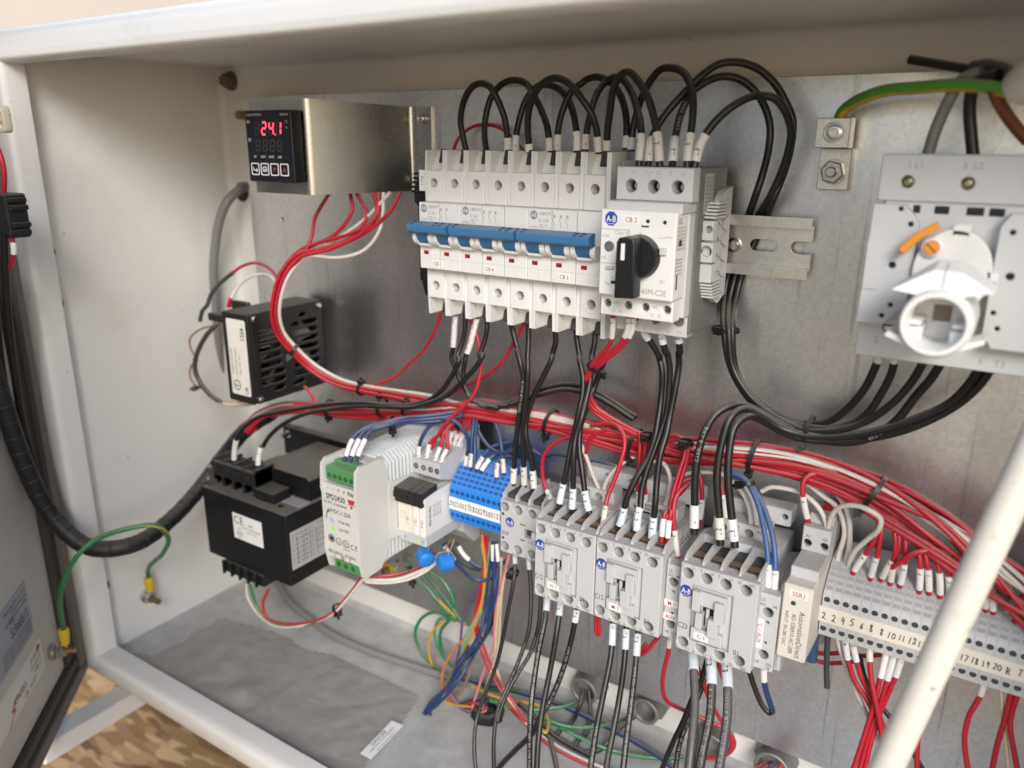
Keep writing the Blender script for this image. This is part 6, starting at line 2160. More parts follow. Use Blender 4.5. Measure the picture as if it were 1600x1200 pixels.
wire('black', 4.1, [('c6', [(672, 880), (678, 980), (686, 1060)]), ('a6', [(1222, 40), (1224, 110), (1200, 255), (1170, 405), (1148, 525), (1112, 655), (1090, 800), (1082, 930)]), ('b5', [(1125, 440), (1112, 580)])], [46, 40, 34, 40, 52, 60, 62], 'black wire from sleeve 2L3 of the motor switch to the M 1 contactor', MG, [('s', 1, 10, '2L3'), ('e', 2, 14, '2L3')], sleeve_mat=SLEEVE_B)
RG = 'red strand under the motor switch'
for i, (xx, lab) in enumerate(((245, 'left'), (345, 'middle'), (375, 'right'))):
    o_ = (i - 1) * 10
    wire('red', 2.9, [('c6', [(xx, 745), (xx - 4, 900), (xx - (20, 55, 60)[i], 1000), (150 + (i * 26), 1085 + i * 6), (100 + i * 22, 1150)]), ('a6', [(725 + o_ * 1.4, 105), (690 + o_, 160), (668 + o_, 225), (672 + o_ * 1.5, 290), (705 + o_ * 2, 360), (785 + o_, 425 - o_), (880, 480 - o_), (980, 530 - o_ * 1.4), (1090, 570 - o_ * 2), (1200, 590)])],
         [60, 52, 44, 40, 34, 30, 26], 'red wire from the %s white sleeve under the motor switch' % lab, RG, [('s', 8, 14, '13')], sub=6)

# ---------------------------------------------------------------- the long red bundle
MAIN = [(735, 640, 26, 6.5), (800, 650, 24, 7.5), (860, 660, 24, 8), (930, 677, 24, 8.5), (1000, 694, 24, 8.5), (1050, 703, 24, 8.5), (1110, 709, 24, 8.5), (1180, 714, 24, 8.5), (1250, 726, 24, 9), (1320, 750, 26, 9.5),
        (1390, 786, 28, 10.5), (1460, 830, 30, 12), (1530, 884, 32, 13), (1600, 940, 34, 14), (1670, 1000, 34, 14)]
UP = [(470, 398, 56, 5), (445, 425, 64, 5), (433, 458, 68, 4.6), (430, 492, 68, 4.6), (439, 522, 62, 4.5), (460, 547, 54, 4.2), (487, 573, 44, 4.2), (527, 597, 36, 4.4), (565, 607, 32, 4.0), (618, 616, 30, 4.6), (672, 626, 28, 5.4)]
LOW = [(388, 672, 48, 5), (402, 655, 44, 5), (425, 642, 38, 5), (460, 636, 33, 5), (515, 641, 30, 5), (565, 644, 28, 5), (620, 645, 27, 5), (680, 644, 26, 5.5)]


def disc(i, n):
    r = math.sqrt((i + .5) / n)
    a = i * 2.39996
    return r * math.cos(a), r * math.sin(a)


def along(center, uv, ph, i0=0, i1=None, wob=0.35, tw=0.25):
    out = []
    pts = [at(c_[0], c_[1], c_[2]) for c_ in center]
    i1 = len(pts) if i1 is None else i1
    for k in range(i0, i1):
        pa, pb = Vector(pts[max(0, k - 1)]), Vector(pts[min(len(pts) - 1, k + 1)])
        t = (pb - pa)
        t.z = 0
        t.normalize()
        perp = Vector((-t.y, t.x, 0))
        a = tw * math.sin(k * .55 + ph) * 1.6
        u = uv[0] * math.cos(a) - uv[1] * math.sin(a) + wob * .35 * math.sin(k * 1.3 + ph)
        v_ = uv[0] * math.sin(a) + uv[1] * math.cos(a) + wob * .35 * math.cos(k * 1.1 + ph * 2)
        hw_ = center[k][3]
        q_ = Vector(pts[k]) + perp * (u * hw_) + Vector((0, 0, 1)) * (v_ * hw_ * .8)
        out.append((q_.x, q_.y, max(2.2, q_.z)))
    return out


def ends(crop, pts, dl):
    return lift([(crop, pts)], dl)


BG = 'red wires of the long bundle'
FAN = [  # leave the bundle at index, then run to the top of a terminal (a8 picture points)
    (9, 'a8', [(672, 470), (690, 560), (668, 645), (622, 725), (570, 800), (528, 885)], '4'),
    (9, 'a8', [(700, 500), (708, 605), (692, 705), (665, 805), (638, 925)], 'C'),
    (9, 'a8', [(765, 530), (792, 620), (796, 725), (780, 830), (762, 955)], '5'),
    (9, 'a8', [(800, 540), (818, 630), (812, 720), (752, 820), (702, 930)], '3'),
    (9, 'a8', [(840, 570), (858, 660), (856, 755), (845, 855), (822, 970)], '10'),
    (10, 'a8', [(905, 640), (938, 720), (952, 810), (950, 900), (944, 1005)], '16'),
    (10, 'a8', [(940, 640), (975, 720), (994, 800), (1005, 890), (1007, 1015)], '12'),
    (10, 'a8', [(1010, 680), (1045, 760), (1068, 840), (1076, 930), (1075, 1035)], '11'),
    (10, 'a8', [(1060, 690), (1100, 780), (1128, 870), (1136, 950), (1138, 1060)], '13'),
    (11, 'a8', [(1140, 790), (1180, 880), (1196, 960), (1200, 1090)], None),
    (12, 'b7', [(1140, 280), (1160, 380), (1158, 480)], None),
    (12, 'b7', [(1185, 290), (1205, 390), (1206, 495)], '17'),
    (13, 'b7', [(1370, 420), (1345, 520), (1330, 545)], None)]
ORD = ['first', 'second', 'third', 'fourth', 'fifth', 'sixth', 'seventh', 'eighth', 'ninth', 'tenth', 'eleventh', 'twelfth', 'thirteenth', 'fourteenth', 'fifteenth', 'sixteenth', 'seventeenth', 'eighteenth', 'nineteenth', 'twentieth', 'twenty-first', 'twenty-second']
NB = 32
TOPS = [(742, 842), (868, 842), (905, 842), (1010, 842), (1048, 842), (1078, 842), (1180, 842), (1120, 842)]
TOPMID = [[(650, 1000), (625, 1130)], [(880, 960), (780, 1100), (620, 1180)], [(975, 990), (880, 1120), (700, 1190)], [(1035, 960), (960, 1080), (740, 1200)],
          [(1035, 1000), (900, 1090), (660, 1160)], [(1060, 1060), (960, 1200), (800, 1250)], [(1120, 960), (920, 1120), (720, 1190)], [(960, 1010), (760, 1150), (650, 1220)]]
for i in range(NB):
    uv = disc(i, NB)
    ph = random.uniform(0, 6.28)
    up = i % 4 == 0 and i // 4 < 8
    pts = []
    if up:
        j = i // 4
        su = disc(j, 8)
        pts += ends('c2', [TOPS[j]] + TOPMID[j], [34, 40, 50])
        pts += along(UP, su, ph, 0, None, wob=.2, tw=.12)
    else:
        j = i - i // 4 - 1
        pts += along(LOW, disc(j, 24), ph)
    lab, grp, sl_ = None, BG, ()
    white = i in (14, 20, 22, 28)
    if i < len(FAN) and not white:
        k0, cr_, pp, mk = FAN[i]
        # the lowest strands peel off first
        pts += along(MAIN, (uv[0], uv[1]), ph, 0, k0, tw=.5)
        pp = [(a_, b_ - (18 if k_ == len(pp) - 1 else 0)) for k_, (a_, b_) in enumerate(pp)]
        pts += ends(cr_, pp, [30, 36, 37, 35])
        sl_ = [('e', 3, 13, mk)]
        lab = 'red wire peeling from the bundle to the %s sleeved terminal of the long row' % ORD[i]
    else:
        pts += along(MAIN, uv if not white else (uv[0] * .3 + .75, .45), ph, 0, None, tw=.5 if not white else .1)
        lab = 'red wire inside the long bundle running past the right edge' if not white else 'white wire riding in the long red bundle %s' % ('from the transformer side' if i in (14, 22) else 'after leaving the display bracket')
    wire('white' if white else 'red', 2.9, None, None, lab, grp, sl_, pts3=pts, sub=4, sides=8)
# a red jumper crossing in front of the terminals, and others that drop from the bundle to the contactors
EG = 'red and white wires dropping to the lower row'
wire('red', 2.9, [('a8', [(1040, 722), (985, 722), (900, 748), (812, 800), (752, 850), (690, 930)])], [34, 40, 42, 36, 30], 'red jumper crossing in front of the sleeved terminal wires', EG, [('e', 4, 14, '3')])
wire('red', 2.9, [('b7', [(1440, 330), (1390, 370), (1330, 420), (1270, 505)])], [40, 38, 30], 'red jumper with a sleeve at the right edge of the terminals', EG, [('e', 2, 15, 'R')])
wire('cream', 2.4, [('b7', [(1240, 130), (1275, 220), (1305, 300), (1330, 370), (1345, 520)])], [30, 34, 30], 'cream wire entering the terminals right of the white pipe', EG)
wire('red', 2.9, [('a6', [(620, 540), (540, 555), (460, 600), (415, 660), (408, 740), (425, 830), (445, 880), (470, 925)])], [30, 32, 34, 36, 40], 'red wire curving down to a white sleeve behind the K09 contactor', EG, [('e', 1, 8, None)])
wire('red', 2.9, [('a6', [(800, 500), (740, 520), (695, 560), (670, 620), (655, 700), (640, 780), (630, 850)])], [30, 30, 28, 26], 'short red wire tucked behind the H 1 contactor wires', EG)
wire('red', 2.9, [('a6', [(700, 478), (790, 462), (850, 470), (890, 520), (900, 590), (880, 690), (840, 800), (800, 890), (785, 960), (768, 1080)]), ], [32, 36, 44, 54, 62], 'thick red wire crossing in front of the white wires to the H 1 contactor', EG, [('e', 2, 12, '3')])
wire('white', 2.9, [('a6', [(600, 520), (640, 590), (675, 680), (710, 770), (750, 860)])], [24, 28, 32, 36], 'left white wire running into the H 1 coil terminals', EG)
wire('white', 2.9, [('a6', [(1130, 700), (1050, 665), (970, 660), (890, 700), (830, 750), (790, 810), (770, 870)])], [22, 26, 30, 36], 'right white wire arching into the H 1 coil terminals', EG)
wire('red', 2.9, [('a6', [(985, 520), (990, 600), (985, 700), (978, 800), (980, 880), (975, 960)])], [30, 34, 38, 36], 'red wire tied in a pair above the M 1 coil, left', EG, [('e', 2, 10, '2')])
wire('red', 2.9, [('a6', [(1040, 520), (1022, 600), (1012, 700), (1010, 800), (1022, 880), (1010, 975)])], [30, 34, 38, 36], 'red wire tied in a pair above the M 1 coil, right', EG, [('e', 2, 10, '4')])
wire('white', 2.9, [('a6', [(1040, 690), (1110, 690), (1150, 720), (1168, 790), (1160, 880), (1140, 950)])], [24, 28, 34, 36], 'white wire arching into the M 1 coil terminals', EG)
wire('red', 2.9, [('a6', [(1160, 540), (1220, 540), (1262, 580), (1260, 650), (1225, 760), (1185, 880), (1160, 990)]), ('b5', [(1205, 400), (1185, 460), (1175, 590)])], [32, 40, 54, 62], 'front red wire of the pair entering between M 1 and its contact block, left', EG, [('e', 4, 11, None)])
wire('red', 2.9, [('a6', [(1160, 570), (1230, 560), (1275, 600), (1270, 680), (1240, 790), (1205, 900), (1180, 990)]), ('b5', [(1235, 390), (1222, 460), (1212, 600)])], [32, 40, 54, 62], 'front red wire of the pair entering between M 1 and its contact block, right', EG, [('e', 4, 11, None)])
wire('red', 2.9, [('a6', [(1320, 790), (1265, 800), (1222, 840), (1200, 900)]), ('b6', [(262, 60), (205, 120), (185, 200), (190, 320), (205, 430), (215, 500)])], [30, 40, 56, 62], 'red wire curling down to a long white sleeve on the M 1 contact block', EG, [('e', 5, 16, '13')])
wire('red', 2.9, [('b6', [(300, -60), (330, 20), (342, 80), (340, 180), (325, 280)])], [28, 32, 34], 'red wire with a sleeve behind the thick cable 1L1', EG, [('e', 4, 13, '21')])
wire('red', 2.9, [('b6', [(420, -40), (445, 60), (462, 150), (472, 270)])], [28, 32, 36], 'red wire with a sleeve between the thick cables 1L2 and 1L3', EG, [('e', 3, 14, '12')])
wire('white', 2.9, [('b6', [(190, 30), (260, 0), (360, -10), (450, 5), (520, 50), (575, 120), (605, 210), (612, 310)])], [26, 24, 28, 36], 'white wire arching left into the C-1 coil terminal', EG)
wire('white', 2.9, [('b6', [(500, 20), (560, 60), (610, 130), (632, 220), (645, 320)])], [22, 26, 36], 'white wire falling behind into the C-1 coil terminal', EG)
wire('blue2', 3.2, [('b6', [(480, 0), (540, 15), (590, 50), (635, 130), (665, 230), (690, 350), (705, 470), (705, 645)])], [28, 34, 44, 58, 66], 'left of two blue wires arching down to the C-1 contact block', EG, [('e', 2, 13, '13')])
wire('blue2', 3.2, [('b6', [(500, -10), (560, 15), (615, 70), (665, 150), (705, 250), (732, 370), (746, 500), (742, 660)])], [28, 34, 44, 58, 66], 'right of two blue wires arching down to the C-1 contact block', EG, [('e', 2, 11, '21')])
wire('red', 3.0, [('a8', [(330, 240), (262, 250), (228, 290), (216, 350), (230, 450), (255, 555)])], [30, 34, 36, 34], 'red wire with a sleeve entering the left screw of the SSR1 relay', EG, [('e', 4, 14, '16')])
wire('white', 3.0, [('a8', [(-40, 350), (20, 325), (100, 330), (200, 360), (290, 420), (345, 500), (370, 580)])], [26, 28, 32, 34], 'white wire arching left over the blue pair into the SSR1 relay', EG)
wire('white', 3.0, [('a8', [(375, 580), (400, 500), (450, 450), (540, 440), (630, 465), (700, 520), (695, 590), (620, 650), (550, 720), (510, 790), (505, 860)])], [34, 40, 46, 44, 36, 30], 'white wire looping from the SSR1 relay back to the terminals', EG)
wire('white', 3.0, [('a8', [(120, 230), (240, 300), (330, 370), (420, 440), (465, 520), (475, 620), (445, 740), (410, 870)])], [22, 22, 26, 30], 'left white wire falling into the first grey terminals', EG)
wire('white', 3.0, [('a8', [(220, 230), (330, 280), (420, 350), (480, 440), (510, 540), (508, 680), (490, 790), (475, 885)])], [22, 22, 28, 30], 'right white wire falling into the first grey terminals', EG)

# ---------------------------------------------------------------- blue wires and relay wires
LG = 'dark blue wires over the power supply and relays'
for i, (x_, lab) in enumerate(((255, 'left'), (295, 'middle'), (335, 'right'))):
    wire('blue', 3.0, [('b4', [(x_ - 8, 345), (x_ + 12, 290), (x_ + 36, 225), (x_ + 75, 165 - i * 2), (420 + i * 12, 112 + i * 12), (520 + i * 14, 85 + i * 8), (640, 55 + i * 18), (760, 45 + i * 20), (900, 30 + i * 22), (1040, 10 + i * 14)])], [104, 100, 92, 80, 66, 50, 36],
         '%s of three dark blue wires plugged into the green connector' % lab, LG, [('s', 4, 13, None)])
wire('blue', 3.0, [('b4', [(742, 350), (750, 250), (775, 180), (820, 110), (890, 70), (970, 70), (1030, 110), (1070, 180), (1080, 250), (1068, 310), (1060, 385)])], [54, 52, 46, 40, 36, 34], 'dark blue wire looping over the relays to the blue terminals', LG, [('s', 2, 11, '23'), ('e', 2, 9, None)])
for (pts, lab, mk) in (([(1100, -120), (1115, 0), (1112, 100), (1105, 200), (1098, 300), (1092, 400)], 'straight dark blue wire dropping into the blue terminals', '24'),
                       ([(1130, -100), (1135, 60), (1125, 200), (1122, 310), (1118, 390)], 'dark blue wire just behind the straight one at the blue terminals', None),
                       ([(1400, 215), (1310, 230), (1230, 255), (1185, 300), (1155, 350), (1130, 410)], 'dark blue wire bending left into the blue terminals', '25'),
                       ([(1400, 280), (1330, 285), (1260, 300), (1215, 335), (1190, 370), (1160, 420)], 'dark blue wire bending left below its twin into the blue terminals', '26'),
                       ([(1180, -60), (1230, 30), (1275, 130), (1300, 230), (1308, 330), (1318, 440)], 'dark blue wire curving right into the last blue terminals', '30'),
                       ([(1120, 100), (1170, 190), (1230, 260), (1300, 290), (1380, 270)], 'dark blue wire dipping behind the blue terminals', None),
                       ([(1400, 330), (1340, 310), (1290, 330), (1272, 380), (1268, 470)], 'short dark blue wire under the curved one at the blue terminals', '29')):
    wire('blue', 3.0, [('b4', pts)], [24, 28, 34, 38], lab, LG, [('e', 2, 10, mk)] if mk else ())
wire('blue', 2.8, [('a6', [(180, 640), (270, 600), (340, 620), (420, 660), (480, 650), (560, 655), (680, 680), (780, 700), (880, 750), (960, 810)])], [20, 16, 14, 14], 'dark blue wire running low behind the contactors', LG)
RR = 'red wires into the relay sockets'
for i, (x_, y_) in enumerate(((785, 370), (845, 385), (885, 395))):
    wire('red', 2.7, [('b4', [(x_, y_), (x_ + 20, y_ - 70), (x_ + 40 + i * 8, y_ - 150), (905 + i * 14, 150 - i * 6), (960 + i * 12, 80), (1020, 20), (1060 + i * 10, -30)])], [54, 50, 44, 34, 28], '%s of three red wires into the front relay screws' % ('left', 'middle', 'right')[i], RR, [('s', 4, 12, '14')])
for i, (x_, y_) in enumerate(((945, 270), (970, 275), (1000, 270))):
    wire('red', 2.7, [('b4', [(x_, y_), (x_ + 14 + i * 8, y_ - 70), (x_ + 30 + i * 20, y_ - 140), (1050 + i * 20, 60), (1090 + i * 15, 0)])], [30, 30, 28, 26], '%s of three red wires into the rear relay screws' % ('left', 'middle', 'right')[i], RR, [('s', 4, 12, '11')])
wire('blue', 3.0, [('b4', [(905, 890), (945, 950), (1010, 1040), (1080, 1110), (1150, 1145), (1230, 1130)])], [60, 56, 46, 40], 'dark blue wire with a sleeve leaving under the relays, lower', LG, [('s', 3, 14, '17')])
wire('blue', 3.0, [('b4', [(1000, 890), (1040, 960), (1100, 1020), (1170, 1060), (1260, 1050), (1340, 1010)])], [44, 42, 38, 34], 'dark blue wire with a sleeve leaving under the relays, upper', LG, [('s', 3, 14, None)])
wire('black', 2.6, [('b4', [(930, 890), (1000, 990), (1080, 1050), (1160, 1075)])], [40, 36, 32], 'thin black wire leaving under the relays', LG)

# ---------------------------------------------------------------- wires round the heater, power supply and transformer
HG = 'wires round the heater and transformer'
wire('red', 2.6, [('b2', [(735, 215), (690, 130), (620, 70), (540, 52), (450, 75), (385, 122)])], [60, 56, 50, 50], 'red wire arching over the heater into a grey shrink sleeve', HG)
wire('dgrey', 3.6, [('b2', [(390, 118), (330, 165), (275, 215), (225, 285), (203, 350), (165, 400), (150, 470)])], [50, 52, 56, 58], 'grey shrink-sleeved heater wire running down behind the heater', HG)
wire('white', 2.6, [('b2', [(715, 230), (670, 155), (600, 130), (520, 142), (445, 200), (395, 265), (368, 325)])], [60, 56, 62, 70], 'white wire arching over the heater', HG)
T_, pth, S_ = wire('red', 3.6, [('b2', [(372, 305), (358, 365)])], [70, 70], 'short red crimp terminal on top of the heater', HG, name='crimp_terminal', cat='terminal')
wire('tan', 1.8, [('b2', [(300, 470), (250, 500), (180, 515), (110, 560), (72, 620), (100, 700), (130, 740), (80, 800), (78, 870), (110, 925), (150, 950)])], [76, 72, 66, 66], 'thin copper brown wire curling at the left of the heater', HG)
wire('dgrey', 4.2, [('b2', [(265, 500), (205, 560), (150, 650), (115, 740), (118, 830), (160, 925), (240, 1015), (320, 1062)])], [74, 70, 68, 70], 'dark grey cable looping down the left of the heater', HG)
wire('cream', 4.4, [('b2', [(305, 1058), (380, 1070), (450, 1066), (520, 1062)])], [70, 66], 'cream sleeve end under the heater', HG, name='wire_sleeve')
wire('red', 2.8, [('b2', [(900, 940), (950, 990), (975, 1040), (1000, 1075)])], [30, 28], 'short red wire dropping from the heater bottom', HG)
tie(at(150, 945, 68, 'b2'), (0.3, -1, 0), 3.4, 3.4, 'black cable tie on the grey heater cable')
GC, pth, S_ = wire('grey', 8.4, [('f', [(383, 291, -17), (372, 298, -4), (356, 314, 6), (344, 340, 12), (337, 380, 15), (334, 425, 16), (337, 480, 14), (343, 560, 10), (352, 640, 6), (362, 720, 4)])], [0], 'thick grey jacketed cable coming out of the back wall on the left', None, name='jacketed_cable', cat='cable', sides=14)
tie(at(0, 0, 0), (1, 0, 0), 1) if False else None
wire('white', 2.6, [('a1', [(786, 30), (790, 95), (835, 172), (905, 224), (1000, 236), (1100, 214), (1195, 165), (1262, 88), (1330, 10)])], [92, 92, 94, 92, 88], 'white wire looping under the transformer to the power supply', HG)
wire('green', 2.6, [('a1', [(800, 40), (835, 142), (885, 196), (965, 224), (1060, 226), (1160, 188)])], [92, 92, 94, 92], 'green wire looping under the transformer', HG, stripe='yellow')
wire('red', 2.6, [('a1', [(888, 60), (862, 130), (882, 190), (955, 216), (1062, 216), (1180, 172), (1255, 92), (1318, 10)])], [92, 92, 94, 92, 88], 'red wire looping under the transformer to the power supply', HG)
wire('red', 3.0, [('b4', [(370, 1115), (470, 1118), (580, 1110), (680, 1085), (770, 1045), (860, 960)])], [96, 90, 80, 66, 50], 'red wire leaving the power supply bottom to the right', HG)
wire('white', 3.0, [('b4', [(380, 1135), (480, 1140), (600, 1135), (700, 1105), (800, 1055), (890, 960)])], [98, 92, 82, 68, 52], 'white wire leaving the power supply bottom to the right, upper', HG)
wire('white', 3.0, [('b4', [(390, 1150), (490, 1158), (610, 1152), (710, 1120), (820, 1060), (920, 950)])], [96, 90, 80, 66, 50], 'white wire leaving the power supply bottom to the right, lower', HG)
a = at(690, 1100, 72, 'b4')
tie(a, (1, .35, -.5), 5.4, 4.2, 'black cable tie on the red and white wires under the power supply', head=(0, -1, .4))
a = at(1205, 150, 90, 'a1')
tie(a, (1, .6, 0), 3.2, 3.2, 'black cable tie on the loop under the transformer')
a = at(565, 92, 62, 'b4')
tie(a, (1, .2, -.4), 5, 4.2, 'black cable tie on three dark blue wires above the power supply')
a = at(460, 547, 54)
tie(a, (1, -.8, -.5), 5.2, 4.6, 'black cable tie on the red strand in front of the heater')
a = at(565, 607, 32)
tie(a, (1, -.15, 0), 5.0, 4.6, 'black cable tie on the upper red strand left of the breakers', head=(0, 1, .2))
tie(at(515, 638, 34), (1, 0, 0), 7.0, 5.6, 'black cable tie where the black and red wires run together, left')
tie(at(597, 636, 32), (1, 0, 0), 8.0, 6.0, 'black cable tie where the black and red wires run together, middle', head=(0, 1, .2))
tie(at(637, 638, 32), (1, -.2, 0), 6.0, 6.0, 'black cable tie where the black and red wires run together, right', head=(0, 1, .4))
tie(at(860, 660, 24), (1, -.22, 0), 9.6, 8.6, 'black cable tie on the long red bundle below the fourth breaker pole')
tie(at(992, 692, 24), (1, -.2, 0), 10.2, 8.8, 'black cable tie on the long red bundle below the motor switch')
tie(at(1178, 714, 24), (1, -.15, 0), 10.4, 8.8, 'black cable tie on the long red bundle under the supply cables')
tie(at(1363, 772, 28), (1, -.5, 0), 11.6, 9.6, 'black cable tie on the long red bundle before it fans out')
tie(at(722, 650, 28), (1, -.2, 0), 6.0, 6.0, 'black cable tie on red wires above the relays')
tie(at(930, 574, 40), (.6, 1, 0), 5.0, 4.4, 'black cable tie on the red strand under the motor switch', head=(1, -.4, .3))
tie(at(985, 905, 14, 'c6'), (0, 1, 0), 8.0, 5.0, 'black cable tie on the supply cables below the rail end', head=(-.3, 0, 1))
tie(at(600, 390, 22, 'a7'), (1, -.2, 0), 8.6, 6.0, 'black cable tie gathering the supply cables under the disconnect', head=(0, -1, .5))
tie(at(318, 640, 42, 'a7'), (.4, -1, .4), 3.8, 3.4, 'black cable tie on the two blue wires')
tie(at(1040, 535, 34, 'a6'), (0, 1, 0), 4.0, 3.4, 'black cable tie on the red pair above the M 1 coil')
tie(at(1265, 575, 42, 'a6'), (0, 1, 0), 4.0, 3.6, 'black cable tie on the red pair beside the M 1 contact block')
tie(at(675, 180, 46, 'a2'), (0.2, 1, 0), 3.4, 3.4, 'black cable tie on the wires under the K09 contactor', head=(0, 0, 1))

# ---------------------------------------------------------------- harness under the blue terminals
NG = 'coloured wires under the blue terminals'


def hz(pts, crop, d0, d1):
    """points given in the picture, running from depth d0 to d1 but never under the floor"""
    out = lift([(crop, pts)], [d0, d1])
    return [(p_[0], max(p_[1], ZB + 2.0), p_[2]) for p_ in out]


for i, (ox, lab) in enumerate(((0, 'first'), (16, 'second'), (34, 'third'), (-14, 'fourth'))):
    jit = lambda q_: [(a_ + random.uniform(-20, 20) * (1 if 1 < k_ < 11 else .3), b_ + random.uniform(-12, 12) * (1 if 1 < k_ < 11 else .3)) for k_, (a_, b_) in enumerate(q_)]
    wire('blue', 2.4, [('a2', jit([(568 + ox * .6, 20), (562 + ox, 200), (546 + ox, 350), (505 + ox, 500), (425 + ox, 640), (332 + ox, 770), (250 + ox * .8, 862), (208 + ox * 1.2, 942 - ox), (204 + ox * 1.4, 985 - ox * 1.6), (262 + ox, 968 - ox * 1.4), (340, 925 - ox), (435, 882 - ox), (540, 870 - ox)]))], [40, 44 + ox * .2, 52 - ox * .3, 62, 66, 60, 44, 36], '%s dark blue wire of the hank folded back on the floor' % lab, NG, [('s', 2, 13, None)] if i in (0, 2) else ())
for i, (c_, pts, lab) in enumerate((
        ('red', [(525, -10), (520, 150), (485, 350), (472, 430), (492, 545), (542, 680), (602, 785), (662, 872), (740, 960)], 'left red wire dropping from the blue terminals'),
        ('red', [(540, -10), (538, 150), (500, 340), (484, 430), (512, 545), (560, 670), (622, 775), (690, 880), (760, 970)], 'right red wire dropping from the blue terminals'),
        ('orange', [(510, -20), (522, 60), (520, 230), (508, 330), (470, 430), (420, 520), (352, 600), (308, 690), (300, 800)], 'orange wire curving out to the left'),
        ('lgreen', [(555, 20), (545, 120), (540, 240), (530, 350), (472, 440), (432, 505), (400, 620), (350, 720), (330, 790)], 'pale green wire in the coloured harness'),
        ('purple', [(545, 190), (500, 250), (450, 320), (412, 420), (396, 560), (372, 680), (345, 800), (400, 890), (440, 935)], 'purple wire curving left of the harness'),
        ('pink', [(655, 85), (622, 200), (582, 380), (570, 560), (522, 690), (490, 790), (460, 900), (470, 930), (530, 900)], 'pink wire hanging from the K09 contactor'),
        ('cream', [(642, 120), (612, 300), (602, 480), (590, 600), (552, 720), (522, 820), (510, 890)], 'left cream wire hanging below the K09 contactor'),
        ('cream', [(612, 100), (600, 300), (582, 560), (582, 660), (632, 805), (690, 900), (745, 975)], 'right cream wire hanging below the K09 contactor'),
        ('tan', [(465, 620), (432, 740), (362, 850), (340, 948), (385, 962), (430, 938), (500, 905)], 'thin tan wire looping near the floor grommet'),
        ('yellow', [(515, 0), (512, 40), (530, 160), (512, 330), (470, 470), (380, 650), (330, 760), (310, 860), (360, 895), (450, 880)], 'yellow wire hidden in the coloured harness'),
        ('red', [(440, 560), (400, 620), (350, 710), (330, 800), (380, 870), (470, 860), (540, 890)], 'thin red wire under the blue hank'))):
    wire(c_, 2.2, None, None, lab, NG, (), pts3=hz(pts, 'a2', 38, 46), sides=8)
for i, (pts, lab) in enumerate((([(130, 110), (175, 205), (235, 275), (305, 362), (375, 432)], 'left green ground wire behind the power supply'), ([(180, 90), (215, 185), (272, 262), (332, 335), (405, 440)], 'middle green ground wire behind the power supply'),
                                ([(200, 90), (240, 165), (312, 232), (352, 312), (356, 385), (330, 430)], 'right green ground wire behind the power supply'),
                                ([(380, 430), (330, 400), (250, 390), (188, 430), (162, 505), (192, 592), (252, 662), (335, 735)], 'big green loop of ground wire below the power supply'),
                                ([(370, 430), (290, 425), (266, 500), (300, 600), (352, 665), (452, 742), (565, 792), (700, 800)], 'green ground wire loop inside the big one'),
                                ([(340, 430), (295, 490), (300, 580), (332, 645), (400, 700)], 'short green loop next to the harness'))):
    wire('green', 3.0, None, None, lab, 'green ground wires', (), pts3=hz(pts, 'a2', 14, 18), sides=10, stripe=None if i % 2 else 'lgreen')
wire('yellow', 2.2, None, None, 'yellow wire looping with the green ground wires, upper', 'green ground wires', (), pts3=hz([(285, 325), (340, 380), (400, 430), (425, 455)], 'a2', 18, 18))
wire('yellow', 2.2, None, None, 'yellow wire looping with the green ground wires, lower', 'green ground wires', (), pts3=hz([(310, 436), (252, 490), (232, 580), (252, 672)], 'a2', 20, 18))
T_ = Thing('terminal_stud', 'brass ground stud with washers on the panel beneath the power supply', 'stud', at(600, 1000, 4, 'b4'))
q = at(590, 1040, 4, 'b4')
T_.part('stud', MB().lathe((q[0], q[1], 0), (q[0], q[1], 20), [(0, 3), (1, 3)], 14), BRASS)
T_.part('nut', MB().lathe((q[0], q[1], 6), (q[0], q[1], 11), [(0, 6), (1, 6)], 6), STEEL)
T_.part('ring_terminal', MB().lathe((q[0], q[1], 12), (q[0], q[1], 14), [(0, 6.5), (1, 6.5)], 18), MATS['wire_yellow'])

# ---------------------------------------------------------------- black motor leads
QG = 'black motor leads hanging from the contactors'
PRT = 'AWG CSA TEW 105C FT1 600V OR AWM RoHS CAROL'
def lead(crop, pts, d0, d1, dia, lab, sl=(), prints=(), col='black'):
    wire(col, dia, None, None, lab, QG, sl, prints, pts3=hz(pts, crop, d0, d1), sides=12, sleeve_mat=SLEEVE_B)


lead('a3', [(130, -30), (115, 100), (75, 300), (46, 500), (31, 700), (26, 1050)], 52, 110, 4.0, 'first lead of the H 1 contactor, lettered along its length', [('s', 2, 9, None)], [(20, PRT), (62, PRT)])
lead('a3', [(205, -10), (185, 150), (142, 400), (102, 600), (76, 800), (64, 1050)], 52, 108, 4.0, 'second lead of the H 1 contactor', [('s', 2, 9, 'T2')])
lead('a3', [(300, 20), (268, 200), (212, 400), (145, 560), (92, 650), (40, 750), (-60, 850), (-150, 950), (-190, 1050)], 52, 100, 4.0, 'third lead of the H 1 contactor crossing to the left', [('s', 3, 9, 'T3')], [(30, PRT)])
lead('a3', [(502, 90), (490, 300), (452, 500), (412, 700), (380, 900), (362, 1050)], 52, 110, 4.0, 'first lead of the M 1 contactor', [('s', 4, 14, 'T1')], [(70, PRT)])
lead('a3', [(578, 120), (565, 350), (532, 580), (500, 750), (470, 900), (450, 1050)], 52, 108, 4.0, 'second lead of the M 1 contactor', [('s', 4, 13, 'T2')])
lead('a3', [(645, 150), (630, 350), (602, 600), (576, 800), (548, 1050)], 52, 106, 4.0, 'third lead of the M 1 contactor, lettered along its length', [('s', 4, 14, 'T3')], [(25, PRT)])
